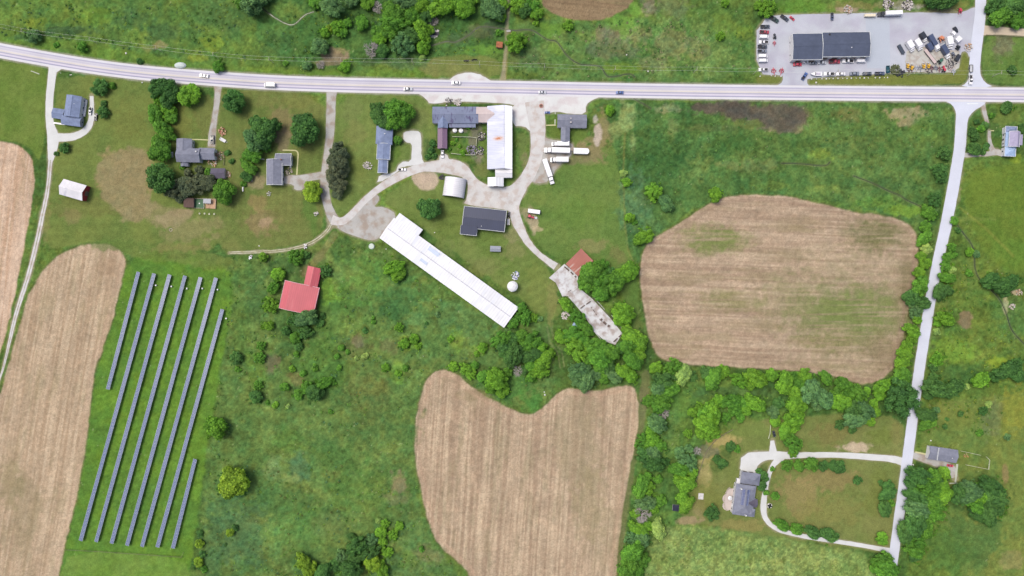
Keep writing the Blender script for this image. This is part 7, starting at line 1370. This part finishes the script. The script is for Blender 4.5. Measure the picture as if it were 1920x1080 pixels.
for i, (x, y, s_, lb) in enumerate([(1425, 143, .9, 'white boulder at the lower left corner of the lot'), (1446, 142, .8, 'white boulder below the left red implement'), (1453.5, 142.5, .9, 'white boulder between the red implements'), (1464, 143, 1.1, 'flat white boulder right of the red implements'), (1530, 155, 1.2, 'white boulder on the lawn below the white boat'), (237, 100, 1.3, 'white boulder in the scrub above the highway bend'), (214, 155, 0, ''),
        (267, 155, 1, 'white stone beside the highway above the old trees'), (1021.5, 740, 1.3, 'white stone in the green notch of the heart field'), (1020.5, 735, .9, 'small white stone just above the other in the notch'), (1745, 826, 1, 'white stone above the pale ridged house'), (1712, 871, 1, 'white stone in the grass by the side road'), (1215, 134, 1, 'pale stone in the brush north of the highway'), (1175, 103, .9, 'lone pale stone among the reeds'), (486, 461, .9, 'white stone on the lawn above the double track'), (724, 467, .8, 'white stone by the corner of the poultry barn'), (815, 436, .7, 'white stone on the lawn by the poultry barn')]):
    if s_ == 0: continue
    o = bo.copy(); COL.objects.link(o); w = W(x, y); o.location = (w.x, w.y, 0); o.rotation_euler = (0, 0, i * 2.2); o.scale = (s_,) * 3; tag(o, lb, 'boulder')
def lathe(m, prof, n=24):
    b = len(m.v); vs = []; 
    for r, z in prof:
        for i in range(n): a = 6.28318 * i / n; vs.append((r * math.cos(a), r * math.sin(a), z))
    fs = [(k * n + i, k * n + (i + 1) % n, (k + 1) * n + (i + 1) % n, (k + 1) * n + i) for k in range(len(prof) - 1) for i in range(n)]
    m.add(vs, fs + [tuple(range(n))[::-1], tuple(range((len(prof) - 1) * n, len(prof) * n))])
simple('grain_silo', 'white round silo with a domed cap on the lawn', 'silo', 961, 537, [('tank', whitewall, lambda m: lathe(m, [(3.3, 0), (3.3, 5.5)])), ('dome', boxw, lambda m: lathe(m, [(3.5, 5.5), (3.3, 5.8), (2.2, 6.6), (.8, 7.1), (.3, 7.2)])), ('ladder', steel, lambda m: m.box((-.6, -3.5, 3), (.5, .15, 6)))])
scrapw = solid('white scrap metal', A(232, 234, 244), .5, .4); scrapb = solid('blue scrap metal', A(120, 132, 180), .5, .4)
def heap(m, seed, n, R_, hs=(.3, 1.2), h=.8):
    rnd = random.Random(seed)
    for i in range(n):
        a = rnd.uniform(0, 6.28); r = R_ * math.sqrt(rnd.random()); m.box((r * math.cos(a), r * math.sin(a), rnd.uniform(.1, h)), (rnd.uniform(*hs), rnd.uniform(*hs) * .6, rnd.uniform(.15, .5)), rnd.uniform(0, 3.1))
def pile(name, label, x, y, R_, m1, m2, seed, n=26, hs=(.4, 1.4), cat='pile'):
    return simple(name, label, cat, x, y, [('scrap', m1, lambda m: heap(m, seed, n, R_, hs)), ('debris', m2, lambda m: heap(m, seed + 1, n // 2, R_ * .9, hs, 1.0))])
pile('scrap_pile', 'white and blue machinery parts above the silo', 967, 517, 2.8, scrapw, scrapb, 5)
woodp = solid('split wood', A(206, 170, 140), .9, .1, v=(.7, 1.15)); dkscrap = solid('dark scrap', A(80, 78, 84), .8, .2, v=(.6, 1.2)); stonep = solid('pale rubble', A(214, 208, 204), .9, .1, v=(.75, 1.1))
pile('rubble_pile', 'white rubble heap on the grass left of the long blue house', 688, 311, 3.2, stonep, stonep, 9, 40, (.3, 1.1))
pile('firewood_pile', 'tan and red heap at the edge of the grey drive', 417, 247, 2.6, woodp, solid('reddish boards', A(168, 96, 84)), 11)
pile('firewood_pile', 'clutter of timber on the terrace of the rambling house', 400, 304, 3.6, woodp, stonep, 13, 44, (.3, .9))
pile('garden_clutter', 'pots and timber right of the rambling house', 413, 292, 3.0, woodp, stonep, 15, 36, (.3, .9))
pile('stone_pile', 'tan stones right of the dark garden shed', 428, 327, 2.0, woodp, rock, 17, 20)
pile('stone_pile', 'three pink stones on the grass left of the L shaped house', 470, 337, 1.8, woodp, rock, 19, 10, (.6, 1.4))
pile('stone_pile', 'rock garden stones in the corner of the L shaped house', 542, 322, 2.2, rock, dkscrap, 21, 18)
pile('scrap_pile', 'junk strewn along the barn side of the courtyard', 903, 255, 3.0, dkscrap, stonep, 23, 46, (.3, 1.1)); pile('scrap_pile', 'junk at the lower courtyard corner by the great barn', 900, 283, 3.0, dkscrap, stonep, 25, 40, (.3, 1.1))
pile('scrap_pile', 'grey junk heap inside the courtyard rails', 884, 281, 3.4, solid('grey junk', A(150, 146, 160)), dkscrap, 27, 36); pile('scrap_pile', 'dark junk along the road side of the old range', 842, 192, 3.0, dkscrap, stonep, 29, 30, (.3, .9)); pile('scrap_pile', 'white stacked items on the verge of the old range', 858, 191, 2.6, stonep, stonep, 31, 30, (.5, 1.3))
pile('scrap_pile', 'dark machine parts left of the arched shed', 828, 332, 1.8, dkscrap, dkscrap, 33, 16); pile('scrap_pile', 'pale scrap in the right of the truck yard', 1788, 112, 3.4, stonep, dkscrap, 35, 44, (.3, 1.2)); pile('scrap_pile', 'scrap between the trucks and the lawn corner', 1779, 121, 3.0, dkscrap, stonep, 37, 34, (.3, 1.1))
pile('scrap_pile', 'black heap of tyres left of the machine line', 1687, 138, 3.0, solid('black heap', A(56, 62, 72)), dkscrap, 39, 36); pile('scrap_pile', 'small parts left of the machine line', 1706, 130, 2.4, dkscrap, solid('rust parts', A(150, 110, 90)), 41, 24, (.3, .9)); pile('scrap_pile', 'small parts in the middle of the machine line', 1742, 131, 2.6, dkscrap, stonep, 43, 26, (.3, .9))
pile('rubble_pile', 'white rocks heaped at the top of the lot, left heap', 1664, 9, 3.6, stonep, dkscrap, 45, 40, (.5, 1.5)); pile('rubble_pile', 'white rocks heaped at the top of the lot, right heap', 1700, 10, 3.8, stonep, dkscrap, 47, 46, (.5, 1.5)); pile('rubble_pile', 'pale rubble behind the top of the lot', 1590, 18, 3.0, stonep, woodp, 149, 60, (.4, 1.1)); pile('rubble_pile', 'pale stone heap between lot and upper side road', 1815, 89, 2.6, stonep, woodp, 51, 26)
pile('log_pile', 'white bare logs over the creek at the top', 815, 63, 2.6, solid('bare log', A(212, 208, 204)), dkscrap, 53, 14, (.8, 3.0)); pile('stone_pile', 'row of pale rocks by the creek at the right', 1897, 575, 2.0, rock, stonep, 55, 16); pile('stone_pile', 'tan rock heap under the pasture tree at the right', 1910, 548, 2.2, rock, woodp, 57, 16)
pile('scrap_pile', 'white junk beside the ruined floor', 1060, 592, 2.8, stonep, solid('cream junk', A(224, 214, 204)), 59, 30); pile('garden_clutter', 'toys on the sand right of the pale ridged house', 1810, 854, 1.6, woodp, solid('orange plastic', A(216, 150, 96)), 61, 14, (.3, .8))
pile('garden_clutter', 'white plants and pots at the foot of the L shaped house', 504, 364, 1.6, stonep, solid('grey leaves', A(150, 170, 130)), 63, 14, (.3, .9)); pile('stone_pile', 'pale debris by the farm lane bend', 593, 401, 1.4, stonep, stonep, 65, 10); pile('garden_clutter', 'white bits in the scrub above the red barn', 572, 462, 1.4, stonep, scrapw, 67, 12); pile('garden_clutter', 'white bits in the scrub below the dirt track', 470, 482, 1.3, scrapw, stonep, 69, 10)
simple('hay_bale', 'white wrapped bale in the courtyard, left of two', 'bale', 853, 245, [('wrap', boxw, lambda m: lathe(m, [(1.3, 0), (1.5, .2), (1.5, 1.3), (1.2, 1.6), (.4, 1.7)]))], group='wrapped bales in the courtyard')
simple('hay_bale', 'white wrapped bale in the courtyard, right of two', 'bale', 864.6, 245.5, [('wrap', boxw, lambda m: lathe(m, [(1.3, 0), (1.5, .2), (1.5, 1.3), (1.2, 1.6), (.4, 1.7)]))], group='wrapped bales in the courtyard')
simple('covered_mound', 'pale rounded tarp covered mound beside the highway', 'mound', 338.5, 123, [('tarp', solid('pale tarp', A(214, 226, 224), .6, .3, v=(.85, 1.05)), lambda m: lathe(m, [(2.6, 0), (2.7, .3), (2.2, 1.0), (1.2, 1.5), (.3, 1.6)], 18))]).scale = (1.45, .8, 1)
simple('water_tank', 'pale round tank lid near the end of the poultry barn', 'tank', 697, 462, [('lid', solid('pale plastic lid', A(214, 226, 214)), lambda m: lathe(m, [(1.9, 0), (1.9, .7), (1.5, 1.1), (.3, 1.2)]))])
simple('planter', 'round brown planter on the white gravel apron', 'planter', 1014.5, 198.5, [('rim', solid('terracotta stone', A(206, 150, 136), .9, .1), lambda m: lathe(m, [(1.3, 0), (1.3, .5), (1.0, .55), (.95, .4)])), ('soil', solid('planter soil', A(120, 96, 84)), lambda m: lathe(m, [(.94, .3), (.9, .45)]))])
simple('fire_pit', 'pale stone ring in the garden of the rambling house', 'fire pit', 364, 333.5, [('ring', rock, lambda m: [m.box((1.3 * math.cos(a), 1.3 * math.sin(a), .2), (.5, .4, .4), a) for a in [i * .524 for i in range(12)]])])
simple('fire_pit', 'small pale ring on the lawn above the solar rows', 'fire pit', 320.5, 431, [('ring', rock, lambda m: [m.box((.95 * math.cos(a), .95 * math.sin(a), .15), (.45, .35, .3), a) for a in [i * .628 for i in range(10)]])])
for i, (x, y) in enumerate([(374.6, 400.5), (384, 400.5), (392.8, 401.4), (402, 401.4)]): simple('planter', f'pale tub on the lawn below the pool deck, {ordinal(i + 1)} from left', 'planter', x, y, [('tub', solid('pale tub', A(214, 216, 186)), lambda m: lathe(m, [(.5, 0), (.6, .5), (.5, .55), (.48, .4)]))], group='pale tubs below the pool deck')
simple('garden_bench', 'white bench standing upright to the lawn edge', 'bench', 456, 352.5, [('seat', boxw, lambda m: m.box((0, 0, .45), (4.6, .8, .12))), ('backrest', boxw, lambda m: m.box((0, .42, .8), (4.6, .1, .5))), ('leg', boxw, lambda m: m.box((-2, 0, .2), (.12, .7, .4))), ('leg', boxw, lambda m: m.box((2, 0, .2), (.12, .7, .4)))], 92)
simple('swimming_pool', 'square pool under a dark green cover', 'pool', 374.5, 381.5, [('rim', rock, lambda m: [m.box(c, d) for c, d in (((0, 3.1, .3), (6.4, .25, .6)), ((0, -3.1, .3), (6.4, .25, .6)), ((3.1, 0, .3), (.25, 6, .6)), ((-3.1, 0, .3), (.25, 6, .6)))]), ('cover', solid('green pool cover', A(58, 104, 68), .6, .3), lambda m: m.box((0, 0, .4), (5.95, 5.95, .2))), ('float', boxw, lambda m: lathe(m, [(.4, .5), (.4, .62)], 12))], 2)
simple('wooden_deck', 'brown timber deck right of the green pool', 'deck', 396, 382, [('deck', woodp, lambda m: m.box((0, 0, .35), (6.6, 6.4, .5))), ('railing', rock, lambda m: [m.box((3.25, 0, 1.0), (.2, 6.4, .15)), m.box((0, 3.15, 1.0), (6.6, .15, .15)), m.box((3.25, -3.1, .8), (.2, .2, .6))])], 3)
simple('patio_canopy', 'grey canopy standing on the timber deck', 'canopy', 391.5, 378, [('canopy_top', greytin, lambda m: m.box((0, 0, 2.6), (5, 3, .12))), ('post', steel, lambda m: m.box((-2.3, -1.3, 1.55), (.1, .1, 2))), ('post', steel, lambda m: m.box((2.3, -1.3, 1.55), (.1, .1, 2))), ('post', steel, lambda m: m.box((-2.3, 1.3, 1.55), (.1, .1, 2))), ('post', steel, lambda m: m.box((2.3, 1.3, 1.55), (.1, .1, 2)))], 3)
simple('porch', 'white deck and rail along the right side of the blue roofed house', 'porch', 159, 203, [('deck', boxw, lambda m: m.box((0, 0, .5), (2.6, 11, .9))), ('furniture', solid('porch things', A(170, 174, 184)), lambda m: heap(m, 71, 10, 1.4, (.3, .7), .3) or [m.v.__setitem__(i, (v[0] * .6, v[1] * 2, v[2] + .9)) for i, v in enumerate(m.v)])], 8)
simple('porch', 'white railed porch at the right of the L shaped house', 'porch', 547, 301.5, [('deck', boxw, lambda m: m.box((-.6, 0, .3), (.9, 9, .5))), ('railing', boxw, lambda m: [m.box((.1, 0, 1.0), (.12, 9.6, .15)), lathe(m, [(1.0, 1.0), (1.0, 1.15)], 12)])], 1)
simple('porch', 'white porch rails in front of the left wing of the blue house', 'porch', 112, 232, [('deck', boxw, lambda m: m.box((0, 0, .25), (7.5, 1.0, .4))), ('step', boxw, lambda m: m.box((2.7, .4, .5), (2, 1.8, .5)))], 8)
simple('terrace', 'lobed pinkish stone terrace behind the villa', 'terrace', 1369, 940, [('paving', paving('pink terrace stone', (214, 196, 192)), lambda m: [lathe(m, [(r, 0), (r, h)], 18) or xf(m, len(m.v) - 36, (dx, dy), 0) for dx, dy, r, h in ((0, 5.3, 3.3, .30), (-1.9, 1.4, 3.4, .31), (-1.5, -3.0, 3.2, .32), (1.6, 1.4, 2.6, .33), (2.0, -3.4, 2.4, .34), (1.9, 6.4, 2.6, .345))]), ('garden_wall', rock, lambda m: [m.box((-3.9 * math.cos(a) - .3, 1.5 + 8.0 * math.sin(a), .4), (.5, .9, .8), -a) for a in [-1.2 + .17 * i for i in range(15)]])], 8)
for i, (x, y, lb) in enumerate([(1367, 932, 'white parasol on the villa terrace, upper one'), (1374, 946, 'white parasol on the villa terrace, lower one')]): simple('parasol', lb, 'parasol', x, y, [('canopy', boxw, lambda m: lathe(m, [(1.5, 2.3), (.1, 2.9)], 8)), ('pole', steel, lambda m: m.tube((0, 0, .3), (0, 0, 2.6), .04))], group='parasols on the villa terrace')
simple('statue_fountain', 'dark cross shaped fountain by the villa loop drive', 'fountain', 1442.5, 948, [('basin', stone, lambda m: lathe(m, [(1.7, 0), (1.7, .5), (1.5, .5), (1.4, .3)])), ('plants', solid('dark topiary', A(34, 44, 40)), lambda m: [m.box((0, 0, .9), (3, .8, 1)), m.box((0, 0, .9), (.8, 3, 1.04)), m.tube((0, 0, .3), (0, 0, 2.2), .3, .1)])], 12)
simple('paving_slab', 'small grey square pad on the villa lawn', 'pad', 1314, 930.5, [('slab', concwall, lambda m: m.box((0, 0, .12), (3.4, 4.0, .2)))], 4)
simple('hedge', 'clipped dark hedge end beside the last lawn side pickup', 'hedge', 1677, 131, [('leaves', solid('hedge leaves', A(110, 118, 84), .9, .1, v=(.5, 1.4), scale=2), lambda m: heap(m, 81, 120, 3.2, (.5, 1.2), 1.6))])
simple('skip_container', 'narrow teal skip at the end of the lawn side line', 'skip', 1663.5, 131, [('box', solid('teal steel', A(40, 92, 108), .6, .3), lambda m: [m.box((-.9, 0, .8), (.12, 4.6, 1.4)), m.box((.9, 0, .8), (.12, 4.6, 1.4)), m.box((0, 2.3, .8), (1.9, .12, 1.4)), m.box((0, -2.3, .8), (1.9, .12, 1.4)), m.box((0, 0, .3), (1.8, 4.5, .12))])])
simple('feed_trough', 'pale trough on the grass lane at the top', 'trough', 953.5, 58.5, [('trough', stone, lambda m: [m.box((0, .45, .35), (2.6, .15, .7)), m.box((0, -.45, .35), (2.6, .15, .7)), m.box((1.3, 0, .35), (.15, 1, .7)), m.box((-1.3, 0, .35), (.15, 1, .7)), m.box((0, 0, .1), (2.5, .9, .2))])])
simple('log', 'bare pale trunk leaning across the verge at the top right', 'log', 1860, 29, [('trunk', deadbark, lambda m: m.tube((-3.2, -2.2, .2), (3.6, 2.1, .9), .2, .08))])
for i, (x, y, lb) in enumerate([(1517, 80, '')]): pass
# solar panels on the villa roof are racks of their own look
for i in range(2):
    w = W(1393 + i * 9.5, 932 + i * 1.5, 7.2)
    r_ = empty('roof_solar_rack', (w.x, w.y, 7.15 - i * .05), -R(8)); tag(r_, ('left' if i == 0 else 'right') + ' striped solar rack on the villa roof', 'solar panel', 'solar racks on the villa roof')
    m = MB(); [m.box((0, -4.6 + 1.02 * k, 0), (1.9, .8, .08)) for k in range(10)]; o = m.build('panel', solid('roof cells', A(92, 104, 150), .3, .5), r_); m = MB(); m.box((-.5, 0, -.08), (.1, 10.2, .08)); m.box((.5, 0, -.08), (.1, 10.2, .08)); m.build('rails', alu, r_); o.rotation_euler = (0, R(-14 if i == 0 else 14), 0)

# cattle
cowm = solid('black cowhide', (.02, .018, .018), .8, .2)
def cow():
    vs = [(0, 0, 1.05, .33), (.55, 0, 1.1, .34), (.95, 0, 1.2, .24), (1.25, 0, 1.3, .17), (1.55, 0, 1.12, .11), (-.6, 0, 1.1, .33), (-.85, 0, 1.12, .22), (-1.0, 0, .7, .04),
          (.6, .22, .7, .13), (.62, .22, .38, .07), (.6, .22, .05, .07), (.6, -.22, .7, .13), (.62, -.22, .38, .07), (.6, -.22, .05, .07), (-.7, .22, .75, .16), (-.82, .22, .42, .08), (-.75, .22, .05, .07), (-.7, -.22, .75, .16), (-.82, -.22, .42, .08), (-.75, -.22, .05, .07), (1.28, .2, 1.42, .04), (1.28, -.2, 1.42, .04)]
    es = [(0, 1), (1, 2), (2, 3), (3, 4), (0, 5), (5, 6), (6, 7), (1, 8), (8, 9), (9, 10), (1, 11), (11, 12), (12, 13), (5, 14), (14, 15), (15, 16), (5, 17), (17, 18), (18, 19), (3, 20), (3, 21)]
    me = bpy.data.meshes.new('cow'); me.from_pydata([v[:3] for v in vs], es, []); me.materials.append(cowm); o = bpy.data.objects.new('cow', me); COL.objects.link(o); o.modifiers.new('skin', 'SKIN'); o.modifiers.new('sub', 'SUBSURF').render_levels = 1
    for i, v in enumerate(vs): me.skin_vertices[0].data[i].radius = (v[3], v[3]) if len(me.skin_vertices) else None
    return o
def cow_safe():
    me = None
    o = cow(); return o
try: c0 = cow_safe()
except Exception as ex:
    print('cow', ex); c0 = bpy.data.objects.get('cow')
for i, (x, y, a) in enumerate([(872, 114.5, 10), (877, 114.5, -160), (886.5, 113, 20), (892, 112.5, 170)]):
    o = c0 if i == 0 else c0.copy()
    if i: COL.objects.link(o)
    w = W(x, y); o.location = (w.x, w.y, .05); o.rotation_euler = (0, 0, R(a)); tag(o, f'black cow in the pasture above the lay-by, {["leftmost", "second from left", "third from left", "rightmost"][i]}', 'cow', 'black cattle above the lay-by')
# utility poles and their wires
polem = solid('grey pole wood', A(196, 190, 176), .9, .1); PL = [(-40, 44), (58, 66), (183, 82), (305, 98), (410, 110), (513, 118), (645, 120), (776, 121.5), (900, 126), (1020, 131), (1150, 135), (1300, 137), (1412, 139), (1560, 141), (1700, 142.5), (1860, 143.5), (1990, 146)]
for i, (x, y) in enumerate(PL):
    if x < 0 or x > 1920: continue
    simple('utility_pole', f'wooden utility pole with crossarm north of the highway, {ordinal(i)} from left', 'utility pole', x, y, [('pole', polem, lambda m: m.tube((0, 0, 0), (0, 0, 9.5), .17, .12)), ('crossarm', polem, lambda m: m.box((0, 0, 8.9), (.16, 2.4, .16)))], 5, 'poles north of the highway')
wr = empty('power_line', (0, 0, 0)); tag(wr, 'two thin wires strung pole to pole north of the highway', 'power line'); wire_m = solid('bright wire', (.42, .44, .4), .4, .5)
for off in (-1.1, 1.1):
    m = MB()
    for a, b in zip(PL[:-1], PL[1:]):
        p, q = W(*a), W(*b); prev = None
        for k in range(7):
            t = k / 6; c = p + (q - p) * t; c.z = 9.1 - 1.3 * 4 * t * (1 - t); c.y += off
            if prev is not None: m.tube(prev, c, .03, n=4, cap=False)
            prev = c.copy()
    m.build('wire', wire_m, wr)
